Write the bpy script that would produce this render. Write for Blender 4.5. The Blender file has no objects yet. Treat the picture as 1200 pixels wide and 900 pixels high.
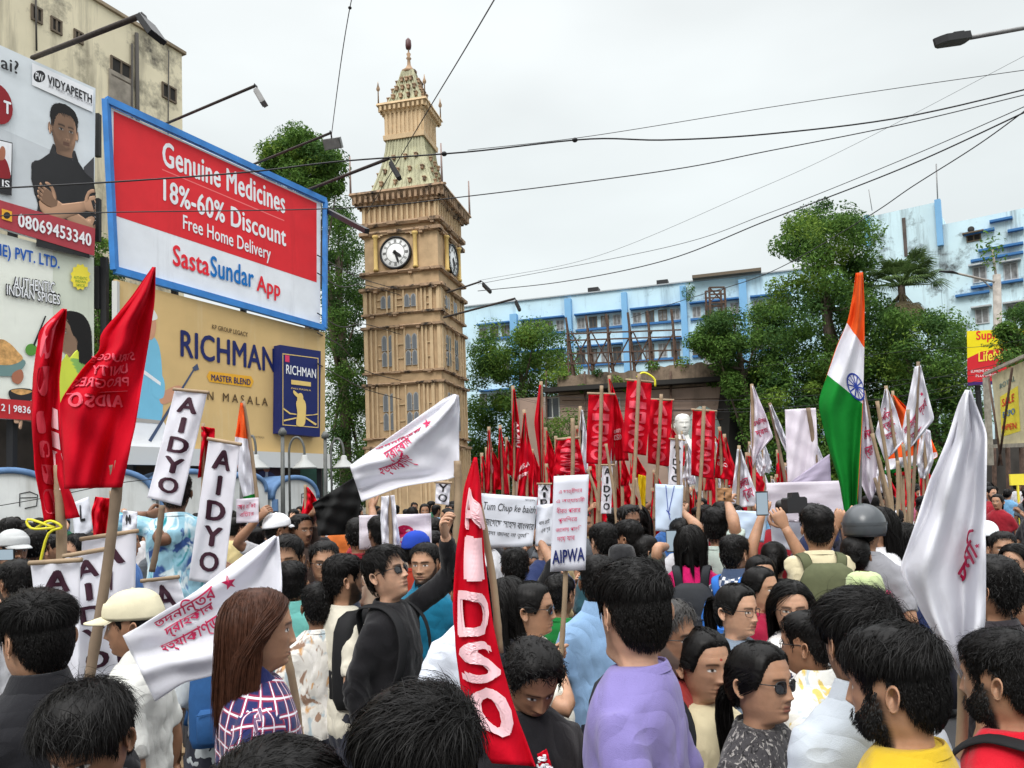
import bpy, bmesh, math, random
import numpy as np
from mathutils import Vector, Matrix
R = math.radians
SC = bpy.context.scene
C = SC.collection
rng = random.Random(11)
nr = np.random.RandomState(5)

# ------------------------------------------------------------------ camera
CAMZ, FPX, PITCH, ROLL, SHIFT = 1.95, 900.0, 3.5, 2.0, 70.0
CY = 450 + SHIFT
_p, _r = R(PITCH), R(ROLL)
FW = np.array([0, math.cos(_p), math.sin(_p)])
_u0 = np.array([0, -math.sin(_p), math.cos(_p)]); _r0 = np.array([1.0, 0, 0])
RT = math.cos(_r) * _r0 - math.sin(_r) * _u0
UP = math.sin(_r) * _r0 + math.cos(_r) * _u0
CAM = np.array([0, 0, CAMZ])
cd = bpy.data.cameras.new('camera'); co = bpy.data.objects.new('camera', cd); C.objects.link(co)
cd.sensor_width = 36; cd.lens = 36 * FPX / 1200; cd.shift_y = SHIFT / 1200
cd.clip_start = 0.05; cd.clip_end = 3000
co.matrix_world = Matrix(((RT[0], UP[0], -FW[0], CAM[0]), (RT[1], UP[1], -FW[1], CAM[1]), (RT[2], UP[2], -FW[2], CAM[2]), (0, 0, 0, 1)))
SC.camera = co

def ray(x, y):
    return FW + (x - 600) / FPX * RT - (y - CY) / FPX * UP
def at(x, y, d):
    """the point at distance d down the street on which the photo shows pixel x, y"""
    v = ray(x, y); return CAM + v * (d / v[1])
def px(P):
    v = np.asarray(P, float) - CAM; k = v @ FW
    return (600 + FPX * (v @ RT) / k, CY - FPX * (v @ UP) / k)

# ------------------------------------------------------------------ light and sky
SUN_EL, SUN_AZ = 47, 200
w = bpy.data.worlds.new('World'); SC.world = w; w.use_nodes = True
nt = w.node_tree; N = nt.nodes; L = nt.links
bg = N['Background']; bg.inputs[1].default_value = 1.0
sky = N.new('ShaderNodeTexSky'); sky.sky_type = 'NISHITA'; sky.sun_disc = False
sky.sun_elevation = R(SUN_EL); sky.sun_rotation = R(SUN_AZ)
tc = N.new('ShaderNodeTexCoord')
sep = N.new('ShaderNodeSeparateXYZ'); L.new(tc.outputs['Generated'], sep.inputs[0])
# overcast dome: brighter towards the zenith, as a cloud layer is, with faint cloud texture
ramp = N.new('ShaderNodeValToRGB'); L.new(sep.outputs[2], ramp.inputs[0])
cr = ramp.color_ramp
cr.elements[0].position = 0.0; cr.elements[0].color = (0.86, 0.91, 0.91, 1)
cr.elements[1].position = 1.0; cr.elements[1].color = (3.7, 3.73, 3.76, 1)
e = cr.elements.new(0.3); e.color = (0.87, 0.93, 0.935, 1)
e = cr.elements.new(0.60); e.color = (0.92, 0.96, 0.965, 1)
e = cr.elements.new(0.72); e.color = (2.5, 2.53, 2.56, 1)
mp = N.new('ShaderNodeMapping'); L.new(tc.outputs['Generated'], mp.inputs[0]); mp.inputs['Scale'].default_value = (1, 1, 2.6)
ns = N.new('ShaderNodeTexNoise'); ns.inputs['Scale'].default_value = 2.1; ns.inputs['Detail'].default_value = 4; ns.inputs['Roughness'].default_value = 0.45
L.new(mp.outputs[0], ns.inputs[0])
mr = N.new('ShaderNodeMapRange'); L.new(ns.outputs[0], mr.inputs[0])
mr.inputs[1].default_value = 0.3; mr.inputs[2].default_value = 0.7; mr.inputs[3].default_value = 0.88; mr.inputs[4].default_value = 1.08
mu = N.new('ShaderNodeMixRGB'); mu.blend_type = 'MULTIPLY'; mu.inputs[0].default_value = 1
L.new(ramp.outputs[0], mu.inputs[1]); L.new(mr.outputs[0], mu.inputs[2])
sk = N.new('ShaderNodeMixRGB'); sk.blend_type = 'MULTIPLY'; sk.inputs[0].default_value = 1
L.new(sky.outputs[0], sk.inputs[1]); sk.inputs[2].default_value = (0.08, 0.08, 0.08, 1)
mx = N.new('ShaderNodeMixRGB'); mx.inputs[0].default_value = 0.94
L.new(sk.outputs[0], mx.inputs[1]); L.new(mu.outputs[0], mx.inputs[2]); L.new(mx.outputs[0], bg.inputs[0])
sl = bpy.data.lights.new('sun', 'SUN'); so = bpy.data.objects.new('sun', sl); C.objects.link(so)
sl.energy = 1.9; sl.angle = R(25); sl.color = (1, .97, .93)
so.rotation_euler = (R(90 - SUN_EL), 0, R(180 - SUN_AZ))
SC.view_settings.view_transform = 'Standard'; SC.view_settings.look = 'None'
SC.view_settings.exposure = 0.08; SC.view_settings.gamma = 1
SC.cycles.max_bounces = 5; SC.cycles.diffuse_bounces = 3; SC.cycles.glossy_bounces = 2; SC.cycles.transparent_max_bounces = 6

# ------------------------------------------------------------------ materials
def S(c):
    """sRGB 0-255 to linear"""
    return tuple(((v / 255 + .055) / 1.055) ** 2.4 if v > 10 else v / 255 / 12.92 for v in c)
MATS = {}
def mat(name, col=None, rough=.8, spec=.3, noise=None, bump=None, trans=0, metal=0, objcol=False, vcol=False, stain=None, streak=None, coord='Object', sheen=0):
    """plain surface: base colour, mottling (scale, amount), bump (scale, strength, distance), stains (colour, scale, low, high), vertical streaks"""
    if name in MATS: return MATS[name]
    m = bpy.data.materials.new(name); m.use_nodes = True
    t = m.node_tree; n = t.nodes; l = t.links; b = n['Principled BSDF']
    b.inputs['Roughness'].default_value = rough; b.inputs['Specular IOR Level'].default_value = spec; b.inputs['Metallic'].default_value = metal
    if sheen: b.inputs['Sheen Weight'].default_value = sheen
    tcn = n.new('ShaderNodeTexCoord'); P = tcn.outputs[coord]
    if objcol: out = n.new('ShaderNodeObjectInfo').outputs['Color']
    elif vcol: at_ = n.new('ShaderNodeVertexColor'); at_.layer_name = 'Col'; out = at_.outputs[0]
    else:
        rgb = n.new('ShaderNodeRGB'); rgb.outputs[0].default_value = (*col, 1); out = rgb.outputs[0]
    if vcol == 'mask':
        oi = n.new('ShaderNodeObjectInfo'); am = n.new('ShaderNodeAttribute'); am.attribute_name = 'msk'
        mm = n.new('ShaderNodeMixRGB'); l.new(am.outputs['Fac'], mm.inputs[0]); l.new(oi.outputs['Color'], mm.inputs[1]); l.new(out, mm.inputs[2]); out = mm.outputs[0]
    def tex(scale, detail=4, vec=None, rgh=.55):
        x = n.new('ShaderNodeTexNoise'); x.inputs['Scale'].default_value = scale; x.inputs['Detail'].default_value = detail; x.inputs['Roughness'].default_value = rgh
        l.new(vec or P, x.inputs[0]); return x.outputs[0]
    if noise:
        v = n.new('ShaderNodeMapRange'); l.new(tex(noise[0]), v.inputs[0]); v.inputs[1].default_value = .3; v.inputs[2].default_value = .7
        v.inputs[3].default_value = 1 - noise[1]; v.inputs[4].default_value = 1 + noise[1]
        q = n.new('ShaderNodeMixRGB'); q.blend_type = 'MULTIPLY'; q.inputs[0].default_value = 1; l.new(out, q.inputs[1]); l.new(v.outputs[0], q.inputs[2]); out = q.outputs[0]
    for st, vert in ((stain, 0), (streak, 1)):
        if st:
            vec = None
            if vert:
                mpn = n.new('ShaderNodeMapping'); l.new(P, mpn.inputs[0]); mpn.inputs['Scale'].default_value = (1, 1, .1); vec = mpn.outputs[0]
            v = n.new('ShaderNodeMapRange'); l.new(tex(st[1], 8, vec, .7), v.inputs[0]); v.inputs[1].default_value = st[2]; v.inputs[2].default_value = st[3]
            q = n.new('ShaderNodeMixRGB'); l.new(v.outputs[0], q.inputs[0]); l.new(out, q.inputs[1]); q.inputs[2].default_value = (*st[0], 1); out = q.outputs[0]
    l.new(out, b.inputs['Base Color'])
    if bump:
        bn = n.new('ShaderNodeBump'); bn.inputs['Strength'].default_value = bump[1]; bn.inputs['Distance'].default_value = bump[2]
        l.new(tex(bump[0], 5), bn.inputs['Height']); l.new(bn.outputs[0], b.inputs['Normal'])
    if trans:
        tb = n.new('ShaderNodeBsdfTranslucent'); l.new(out, tb.inputs[0]); ms = n.new('ShaderNodeMixShader'); ms.inputs[0].default_value = trans
        l.new(b.outputs[0], ms.inputs[1]); l.new(tb.outputs[0], ms.inputs[2]); l.new(ms.outputs[0], n['Material Output'].inputs[0])
    m['out'] = 1
    MATS[name] = m
    return m

# ------------------------------------------------------------------ objects
def tag(o, label=None, cat=None, group=None, kind=None):
    if label: o['label'] = label
    if cat: o['category'] = cat
    if group: o['group'] = group
    if kind: o['kind'] = kind
    return o
def thing(name, label, cat, loc=(0, 0, 0), group=None, rz=0, sc=1):
    o = bpy.data.objects.new(name, None); C.objects.link(o); o.location = loc; o.rotation_euler = (0, 0, rz); o.scale = (sc,) * 3
    o.empty_display_size = .2
    o['_loc'] = list(map(float, loc)); return tag(o, label, cat, group)
def link(name, me, parent=None, local=False):
    """link a mesh; under an Empty its vertices are world coordinates unless local"""
    o = bpy.data.objects.new(name, me); C.objects.link(o)
    if parent is not None:
        o.parent = parent
        if not local and parent.type == 'EMPTY': o.matrix_parent_inverse = Matrix.Translation(-Vector(parent.location))
        elif not local and parent.parent is None: o.matrix_parent_inverse = Matrix.Translation(-Vector(parent.location))
    return o
def copy_tree(o, parent=None):
    c = o.copy(); C.objects.link(c)
    if parent is not None: c.parent = parent
    for ch in o.children: copy_tree(ch, c)
    return c

class MB:
    """collects shapes, then links them as one mesh object"""
    def __init__(s): s.v = []; s.f = []; s.mi = []; s.sm = []; s.n = 0
    def add(s, v, f, mi=0, smooth=False):
        v = np.asarray(v, float).reshape(-1, 3); s.v.append(v)
        for q in f: s.f.append([int(i) + s.n for i in q])
        s.mi += [mi] * len(f); s.sm += [smooth] * len(f); s.n += len(v); return s
    def box(s, c, size, rz=0, mi=0, axes=None):
        a, b, d = [x / 2 for x in size]
        p = np.array([(x, y, z) for x in (-a, a) for y in (-b, b) for z in (-d, d)])
        if axes is not None: p = p @ np.array(axes)
        elif rz: p = p @ np.array(((math.cos(rz), math.sin(rz), 0), (-math.sin(rz), math.cos(rz), 0), (0, 0, 1)))
        return s.add(p + np.array(c), [(0, 1, 3, 2), (4, 6, 7, 5), (0, 4, 5, 1), (2, 3, 7, 6), (0, 2, 6, 4), (1, 5, 7, 3)], mi)
    def beam(s, a, b, w, h=None, mi=0):
        a = np.array(a, float); b = np.array(b, float); d = b - a; Ln = np.linalg.norm(d); d = d / Ln
        up = np.array([0, 0, 1.0]) if abs(d[2]) < .95 else np.array([0, 1.0, 0])
        x = np.cross(up, d); x /= np.linalg.norm(x); y = np.cross(d, x)
        return s.box((a + b) / 2, (w, h or w, Ln), mi=mi, axes=(x, y, d))
    def tube(s, pts, r, n=8, mi=0, cap=True, flat=None, smooth=True, updir=None):
        """tube along points; r one radius or one per point; flat = ratio of the second axis"""
        p = np.asarray(pts, float); k = len(p); r = np.broadcast_to(np.asarray(r, float), (k,))
        fl = np.broadcast_to(np.asarray(1.0 if flat is None else flat, float), (k,))
        t = np.gradient(p, axis=0); t /= np.linalg.norm(t, axis=1)[:, None] + 1e-12
        x = np.cross(t[0], updir if updir is not None else ((0, 0, 1) if abs(t[0][2]) < .9 else (0, 1, 0))); x /= np.linalg.norm(x)
        a = np.linspace(0, 2 * math.pi, n, endpoint=False); vs = []
        for i in range(k):
            x = x - t[i] * (x @ t[i]); x /= np.linalg.norm(x); y = np.cross(t[i], x)
            vs.append(p[i] + r[i] * (np.cos(a)[:, None] * x + np.sin(a)[:, None] * y * fl[i]))
        f = [(i * n + j, i * n + (j + 1) % n, (i + 1) * n + (j + 1) % n, (i + 1) * n + j) for i in range(k - 1) for j in range(n)]
        if cap: f += [tuple(range(n))[::-1], tuple((k - 1) * n + j for j in range(n))]
        return s.add(np.concatenate(vs), f, mi, smooth)
    def loft(s, rings, mi=0, closed=True, cap=True, smooth=True):
        rings = [np.asarray(q, float) for q in rings]; n = len(rings[0]); k = len(rings); m = n if closed else n - 1
        f = [(i * n + j, i * n + (j + 1) % n, (i + 1) * n + (j + 1) % n, (i + 1) * n + j) for i in range(k - 1) for j in range(m)]
        if cap: f += [tuple(range(n))[::-1], tuple((k - 1) * n + j for j in range(n))]
        return s.add(np.concatenate(rings), f, mi, smooth)
    def lathe(s, prof, c, n=20, mi=0, axis=None, cap=True):
        a = np.linspace(0, 2 * math.pi, n, endpoint=False)
        X, Y, Z = axis if axis is not None else np.eye(3)
        return s.loft([np.array(c) + r * (np.cos(a)[:, None] * X + np.sin(a)[:, None] * Y) + z * np.asarray(Z) for r, z in prof], mi, cap=cap)
    def ball(s, c, r, nu=12, nv=8, mi=0):
        r = np.broadcast_to(np.asarray(r, float), (3,)); th = np.linspace(0.02, math.pi - .02, nv); a = np.linspace(0, 2 * math.pi, nu, endpoint=False)
        return s.loft([np.array(c) + r * np.stack([math.sin(t) * np.cos(a), math.sin(t) * np.sin(a), np.full(nu, math.cos(t))], 1) for t in th], mi)
    def mesh(s, name, mats, origin=None):
        me = bpy.data.meshes.new(name); V = np.concatenate(s.v)
        if origin is not None: V = V - np.asarray(origin)
        me.from_pydata(V.tolist(), [], s.f)
        for m in (mats if isinstance(mats, (list, tuple)) else [mats]): me.materials.append(m)
        if any(s.mi): me.polygons.foreach_set('material_index', s.mi)
        me.polygons.foreach_set('use_smooth', s.sm); me.update(); return me
    def build(s, name, mats, parent=None, local=False):
        if parent is None:
            V = np.concatenate(s.v); lo = V.min(0); hi = V.max(0); og = np.array([(lo[0] + hi[0]) / 2, (lo[1] + hi[1]) / 2, lo[2]])
            o = link(name, s.mesh(name, mats, og)); o.location = og; return o
        return link(name, s.mesh(name, mats), parent, local)

# throw-away scene: bakes modifiers and lettering without touching the real one
TMP = bpy.data.scenes.new('bake'); 
def bake(obs):
    for o in obs: TMP.collection.objects.link(o)
    vl = TMP.view_layers[0]; vl.update(); dg = vl.depsgraph; out = []
    for o in obs:
        out.append(bpy.data.meshes.new_from_object(o.evaluated_get(dg), depsgraph=dg))
    for o in obs:
        d = o.data; bpy.data.objects.remove(o)
        (bpy.data.curves if isinstance(d, bpy.types.Curve) else bpy.data.meshes).remove(d)
    return out
_tx = {}
def glyphs(s, bold=0.0, shear=0.0, res=3):
    """lettering as flat triangles, normalised to the unit box; returns verts, faces, aspect"""
    k = (s, bold, shear)
    if k not in _tx:
        cu = bpy.data.curves.new('t', 'FONT'); cu.body = s; cu.shear = shear; cu.resolution_u = res; cu.align_x = 'CENTER'; cu.space_character = 1 + bold * 1.5
        me = bake([bpy.data.objects.new('t', cu)])[0]
        v = np.empty(len(me.vertices) * 3); me.vertices.foreach_get('co', v); v = v.reshape(-1, 3)
        f = [tuple(p.vertices) for p in me.polygons]; bpy.data.meshes.remove(me)
        if bold > .012:                              # heavier strokes: the same letters laid again a little to each side
            e = bold * .8; n = len(v); F = list(f)
            v = np.concatenate([v + (dx, dy, k) for k, (dx, dy) in enumerate(((0, 0), (-e, 0), (e, 0), (0, e * .6), (0, -e * .6)))]); f = [tuple(i + j * n for i in q) for j in range(5) for q in F]
        lo = v[:, :2].min(0); hi = v[:, :2].max(0); v[:, :2] = (v[:, :2] - lo) / (hi - lo); _tx[k] = (v, f, (hi[0] - lo[0]) / (hi[1] - lo[1]))
    return _tx[k]

def spline(pts, n, closed=False):
    """Catmull-Rom through points, n samples"""
    p = np.asarray(pts, float); k = len(p)
    if k == 2 and not closed: return p[0] + (p[1] - p[0]) * np.linspace(0, 1, n)[:, None]
    if closed: q = np.concatenate([p[-1:], p, p[:2]]); segs = k
    else: q = np.concatenate([2 * p[:1] - p[1:2], p, 2 * p[-1:] - p[-2:-1]]); segs = k - 1
    t = np.linspace(0, segs, n, endpoint=not closed); i = np.minimum(t.astype(int), segs - 1); u = (t - i)[:, None]
    a, b, c, d = q[i], q[i + 1], q[i + 2], q[i + 3]
    return .5 * ((2 * b) + (c - a) * u + (2 * a - 5 * b + 4 * c - d) * u ** 2 + (3 * b - a - 3 * c + d) * u ** 3)

# ------------------------------------------------------------------ flat printed surfaces
class Board:
    """a vertical plane standing in the street; the photo's pixels are read back onto it"""
    def __init__(s, P, Q):
        s.P = np.array(P, float); d = np.array(Q, float) - s.P; d[2] = 0; s.u = d / np.linalg.norm(d)
        s.n = np.array([s.u[1], -s.u[0], 0]); 
        if s.n @ (CAM - s.P) < 0: s.n = -s.n
        s.up = np.array([0, 0, 1.0])
    def hit(s, x, y, off=0):
        v = ray(x, y); k = ((s.P - CAM) @ s.n) / (v @ s.n); return CAM + v * k + s.n * off
    def poly(s, mb, pts, off=.004, sm=0, mi=0):
        p = spline(pts, sm, True) if sm else pts
        V = [s.hit(x, y, off) for x, y in p]; tri = fill2([((q - s.P) @ s.u, q[2]) for q in V])
        return mb.add(V, tri, mi)
    def text(s, mb, t, A, B, T, off=.008, bold=0, shear=0, mi=0):
        """lettering with its box from baseline pixels A to B and its top at pixel T above A"""
        v, f, asp = glyphs(t, bold, shear); a, b, c = s.hit(*A, off), s.hit(*B, off), s.hit(*T, off)
        return mb.add(a + v[:, :1] * (b - a) + v[:, 1:2] * (c - a) + v[:, 2:] * s.n * .0006, f, mi)
def fill2(p):
    """triangles of a simple polygon"""
    from mathutils.geometry import tessellate_polygon
    return [tuple(t) for t in tessellate_polygon([[Vector((a, b, 0)) for a, b in p]])]
def nz(p, f, seed=0):
    """cheap smooth noise of points, about -1..1"""
    p = np.asarray(p) * f; r = np.random.RandomState(seed); o = 0
    for k in range(6):
        d = r.normal(size=3) * (1 + .5 * k); o = o + np.sin(p @ d + r.uniform(0, 6.28)) / (1 + .3 * k)
    return o / 3
# ------------------------------------------------------------------ people
EYE = 1.585
def ringpts(a, f, b, w, ex=2.0, y0=0.0):
    """closed ring: half width w, front reach f, back reach b"""
    ca, sa = np.cos(a), np.sin(a)
    x = w * np.sign(sa) * np.abs(sa) ** (2 / ex); y = -np.sign(ca) * np.abs(ca) ** (2 / ex) * np.where(ca > 0, f, b)
    return x, y + y0
HEADP = np.array([  # z, front, back, half width, exponent   (eye level 0, chin -.118, crown +.115)
    (.1155, .004, .004, .004, 2), (.113, .026, .03, .026, 2), (.108, .043, .048, .040, 2), (.099, .060, .066, .054, 2), (.085, .074, .081, .0655, 2.05), (.068, .084, .091, .0725, 2.1), (.048, .0915, .097, .0765, 2.15), (.025, .0955, .099, .0775, 2.2),
    (.008, .0935, .098, .0765, 2.2), (-.008, .0925, .095, .0755, 2.2), (-.025, .0925, .090, .0735, 2.2), (-.042, .092, .082, .0705, 2.2), (-.058, .0915, .073, .0675, 2.2), (-.075, .0895, .065, .0625, 2.2), (-.090, .0865, .060, .0555, 2.15), (-.102, .083, .058, .049, 2.1), (-.112, .075, .058, .0475, 2.1),
    (-.117, .060, .059, .0485, 2), (-.121, .044, .060, .050, 2), (-.130, .034, .062, .052, 2), (-.150, .031, .064, .0535, 2), (-.175, .034, .067, .056, 2), (-.195, .042, .072, .064, 2)])
def prof(tab, z):
    o = np.argsort(tab[:, 0]); t = tab[o]; out = []
    for k in range(1, tab.shape[1]):
        out.append(np.interp(z, t[:, 0], t[:, k]))
    return out
def g(x, s): return np.exp(-.5 * (x / s) ** 2)
def sst(a, b, x): t = np.clip((x - a) / (b - a), 0, 1); return t * t * (3 - 2 * t)
def azim(n):
    """azimuths from the front, denser over the face"""
    h = n // 2; t = np.linspace(0, 1, h + 1); a = math.pi * (.42 * t + .58 * t ** 1.9); return np.concatenate([a[:-1], (2 * math.pi - a[::-1])[:-1]])
HAIRA = np.array([0, .35, .7, .95, 1.1, 1.3, 1.42, 1.6, 1.85, 2.2, 2.6, math.pi]); HAIRZ = np.array([.076, .078, .07, .045, .012, -.018, .02, .03, -.02, -.062, -.078, -.082])
def hairline(a): return np.interp(np.abs((a + math.pi) % (2 * math.pi) - math.pi), HAIRA, HAIRZ)
def head_grid(n, face):
    zs = [.1155, .1145, .113, .1105, .107, .102, .096, .089, .081, .072, .062, .052] + list(np.linspace(.044, -.112, 26 if n < 60 else 60)) + [-.115, -.118, -.121, -.125, -.131, -.14, -.15, -.163, -.178, -.195]
    zs = np.array(zs); a = azim(n); f, b, w, ex = prof(HEADP, zs)
    for q in (f, b, w):
        for _ in range(4): q[12:-8] = np.convolve(np.pad(q, 2, mode='edge'), np.ones(5) / 5, 'valid')[12:-8]
    if face.get('f'): w = w * np.interp(zs, [-.14, -.115, -.06, .01], [.98, .95, .94, .98])
    if face.get('fat'): w = w * np.interp(zs, [-.05, .05], [1.07, 1.02])
    V = np.zeros((len(zs), n, 3))
    for i, z in enumerate(zs):
        x, y = ringpts(a, f[i], b[i], w[i], ex[i]); V[i, :, 0] = x; V[i, :, 1] = y; V[i, :, 2] = z
    x, y, z = V[..., 0], V[..., 1], V[..., 2]; ax = np.abs(x)
    fr = (np.cos(a) > .0)[None, :] * sst(0.0, .5, np.cos(a))[None, :]
    d = np.zeros_like(x)
    nz_ = np.interp(z, [-.050, -.044, -.038, -.02, 0, .012, .03], [0, .010, .0235, .017, .009, .005, 0]) * face.get('nose', 1)
    nw = np.interp(z, [-.05, -.038, -.02, .01, .03], [.011, .0105, .0085, .0065, .008]); d += nz_ * g(x, nw)
    d += .007 * g(ax - .0145, .0055) * g(z + .040, .006)                       # nostril wings
    d -= .0105 * g(ax - .031, .014) * g(z - .001, .010)                       # sockets
    d += .0065 * g(ax - .032, .0105) * g(z + .001, .0075)                     # eyeball
    d += .0045 * g(ax - .026, .018) * g(z - .021, .006) * (.4 if face.get('f') else 1)
    d += .0035 * g(ax - .044, .014) * g(z + .022, .014)
    d += .0055 * g(x, .019) * (g(z + .063, .0042) + 1.1 * g(z + .0735, .0045)) - .004 * g(x, .02) * g(z + .0685, .0022) - .002 * g(x, .006) * g(z + .054, .006)
    d += .0065 * g(x, .017) * g(z + .1, .010) - .003 * g(x, .02) * g(z + .085, .005)
    if face.get('smile'): d += .004 * g(ax - .037, .010) * g(z + .045, .012); 
    V[..., 1] = y - d * fr
    # colours: mask 0 keeps the skin tone
    col = np.zeros((len(zs), n, 3)); m = np.zeros((len(zs), n))
    def paint(mask, c):
        k = mask * fr if mask.shape == fr.shape else mask * fr
        nonlocal col, m
        col = col * (1 - k[..., None]) + np.array(c) * k[..., None]; m = np.maximum(m, k)
    if face.get('beard'):
        bl = face['beard']; aa = np.abs((a + math.pi) % (2 * math.pi) - math.pi)[None, :] + 0 * z
        k = sst(0.02, .045, np.abs(z + .118) * 0 + np.interp(aa, [0, .35, .7, 1.0, 1.3], [-.050, -.050, -.052, -.036, .0]) - z + .02) * sst(1.62, 1.42, aa) * sst(-.135, -.118, z)
        k = np.clip(k, 0, 1) * (1 - g(x, .022) ** .6 * g(z + .0685, .009)) * (1 - .9 * g(x, .008) * g(z + .083, .004))
        k = np.clip(k * 1.15 * (.85 + .3 * nr.rand(*k.shape)), 0, 1); bc = face.get('beardcol', (.012, .010, .009)); mm = k * bl
        col = np.array(bc) * np.ones_like(col); m = mm.copy()
        V[..., 1] -= .006 * mm * fr * bl; V[..., 2] -= .006 * mm * sst(-.085, -.11, z)
    if face.get('tash'): paint(.9 * sst(.028, .020, ax) * g(z + .0555 + ax * .15, .0045), (.015, .012, .01))
    paint(.30 * g(ax - .031, .017) * g(z + .004, .011), (.10, .045, .03)); paint(.16 * g(ax - .040, .012) * g(z + .028, .012), (.42, .14, .09)); paint(.35 * g(ax - .031, .013) * g(z - .0095, .0016), (.07, .03, .02)); paint(.25 * g(ax - .026 - .25 * (-.045 - z), .0022) * sst(-.072, -.062, z) * sst(-.040, -.046, z), (.09, .04, .028))
    paint(.75 * sst(.024, .017, ax) * (g(z + .063, .0035) + g(z + .0735, .004)).clip(0, 1), (.30, .07, .06) if face.get('f') else (.22, .075, .06))
    paint(.8 * sst(.024, .02, ax) * g(z + .0685, .0013), (.05, .015, .012))
    paint(.85 * sst(.0225, .018, np.abs(ax - .030)) * g(z - .0205 + 7 * (ax - .03) ** 2, .0030 if face.get('f') else .0040), (.014, .011, .010))
    e = ((ax - .0315) / .0145) ** 2 + ((z + .0005) / .0056) ** 2
    paint(sst(1.25, .8, e), (.62, .58, .54)); ir = (ax - .031) ** 2 + (z + .0) ** 2
    paint(sst(.0066 ** 2, .0052 ** 2, ir) * (e < 1.25), (.018, .010, .007))
    paint(.9 * sst(.0165, .013, np.abs(ax - .0315)) * g(z - .0052 + 16 * (ax - .0315) ** 2, .0014), (.012, .009, .008))
    paint(.55 * sst(.0055, .003, np.abs(ax - .0085)) * g(z + .0465, .0022), (.05, .02, .015))
    if face.get('bindi'): paint(sst(.0045, .0035, np.sqrt(x ** 2 + (z - .035) ** 2)), (.35, .01, .01))
    return V, col, m, zs, a

TORSO = np.array([  # z, front, back, half width
    (1.475, .050, .070, .062), (1.455, .053, .076, .070), (1.435, .062, .083, .092), (1.41, .075, .092, .128), (1.38, .088, .099, .160), (1.345, .100, .105, .178), (1.30, .112, .108, .178), (1.2, .114, .102, .166), (1.08, .110, .094, .152), (1.0, .112, .098, .156), (.92, .110, .112, .168), (.86, .100, .112, .170), (.80, .085, .10, .16)])
SHO = np.array([.150, .010, 1.340]); UA, FA = .29, .255
def ik(S0, T, pole):
    """elbow between shoulder and wrist"""
    S0 = np.array(S0, float); T = np.array(T, float); d = T - S0; L_ = np.linalg.norm(d); mxl = UA + FA - .004
    if L_ > mxl: d *= mxl / L_; T = S0 + d; L_ = mxl
    if L_ < .12: L_ = .12
    u = d / np.linalg.norm(d); x = (UA ** 2 - FA ** 2 + L_ ** 2) / (2 * L_); h = math.sqrt(max(UA ** 2 - x * x, 0))
    p = np.array(pole, float); p -= u * (p @ u); p /= np.linalg.norm(p) + 1e-9
    return S0 + u * x + p * h, T
HANG = {'L': dict(t=(.23, -.03, .835)), 'R': dict(t=(-.23, -.03, .835))}
TORSO[:, 3] = np.where(TORSO[:, 0] > 1.44, TORSO[:, 3], TORSO[:, 3] * np.interp(TORSO[:, 0], [.8, 1.2, 1.345, 1.44], [.92, .88, .86, .95])); TORSO[:, 1:3] *= .94
def arm_path(side, arm):
    s = 1 if side == 'L' else -1
    S0 = SHO * (s, 1, 1) + np.array(arm.get('lift', (0, 0, 0)))
    if arm['t'][2] > 1.35: S0 = S0 + (-s * .012, -.01, .045)
    E, T = ik(S0, arm['t'], arm.get('pole', (s * .5, .8, -.6))); return S0, E, T
def bend(S0, E, T, n=14, e=.05):
    """rounded elbow path and 0..1 along it"""
    a = [S0 + (E - S0) * t for t in np.linspace(0, 1 - e / UA, n // 2)]; b = [E + (T - E) * t for t in np.linspace(e / FA, 1, n // 2)]
    mid = [.25 * a[-1] + .5 * E + .25 * b[0]]; return np.array(a + mid + b)
def unit(v): v = np.asarray(v, float); return v / (np.linalg.norm(v) + 1e-12)
def hand(mb, W, d, nrm, side, kind):
    """palm, four fingers and a thumb; d along the hand, nrm out of the palm"""
    d = unit(d); nrm = unit(np.asarray(nrm) - d * (np.asarray(nrm) @ d)); x = np.cross(d, nrm) * (1 if side == 'L' else -1)   # x towards the thumb
    k = np.linspace(0, 2 * math.pi, 12, endpoint=False); rr = []
    for t, hw, th in ((-.02, .024, .021), (0, .025, .019), (.02, .033, .018), (.05, .041, .0165), (.08, .042, .015), (.095, .039, .011), (.1, .03, .006)):
        rr.append(W + d * t + np.cos(k)[:, None] * x * hw + np.sin(k)[:, None] * nrm * th)
    mb.loft(rr)
    cu = {'fist': (R(62), R(88), R(50)), 'open': (R(6), R(9), R(6)), 'relax': (R(24), R(30), R(20)), 'hold': (R(38), R(48), R(30)), 'point': (R(60), R(85), R(50))}[kind]
    for i, (o, L_) in enumerate(((.031, .068), (.0105, .077), (-.0105, .071), (-.030, .056))):
        c = cu if not (kind == 'point' and i == 0) else (R(4), R(6), R(4))
        p = W + d * .088 + x * o; pts = [p - d * .015, p]; an = 0; sp = x * (.10 * o / .03 if kind == 'open' else 0.03 * o / .03)
        for seg, cc in zip((.45, .31, .24), c):
            an += cc; p = p + (unit(d + sp) * math.cos(an) + nrm * math.sin(an)) * L_ * seg; pts.append(p)
        mb.tube(spline(pts, 9), np.array([.0088, .0090, .0092, .0086, .0086, .0080, .0078, .0070, .0045]) * (1 if i < 3 else .88), 7)
    p = W + d * .022 + x * .028 + nrm * .006; tw = {'fist': .9, 'open': .1, 'relax': .35, 'hold': .6, 'point': .8}[kind]
    q1 = p + unit(d * .75 + x * .75 + nrm * tw * .7) * .042; q2 = q1 + unit(d * .9 + x * (.45 - tw) + nrm * tw) * .033; q3 = q2 + unit(d * .8 + x * (.25 - 1.2 * tw) + nrm * tw * .8) * .026
    mb.tube(spline([p - x * .012, p, q1, q2, q3], 9), [.013, .0135, .013, .012, .0108, .0102, .0098, .0085, .005], 8)
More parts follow.
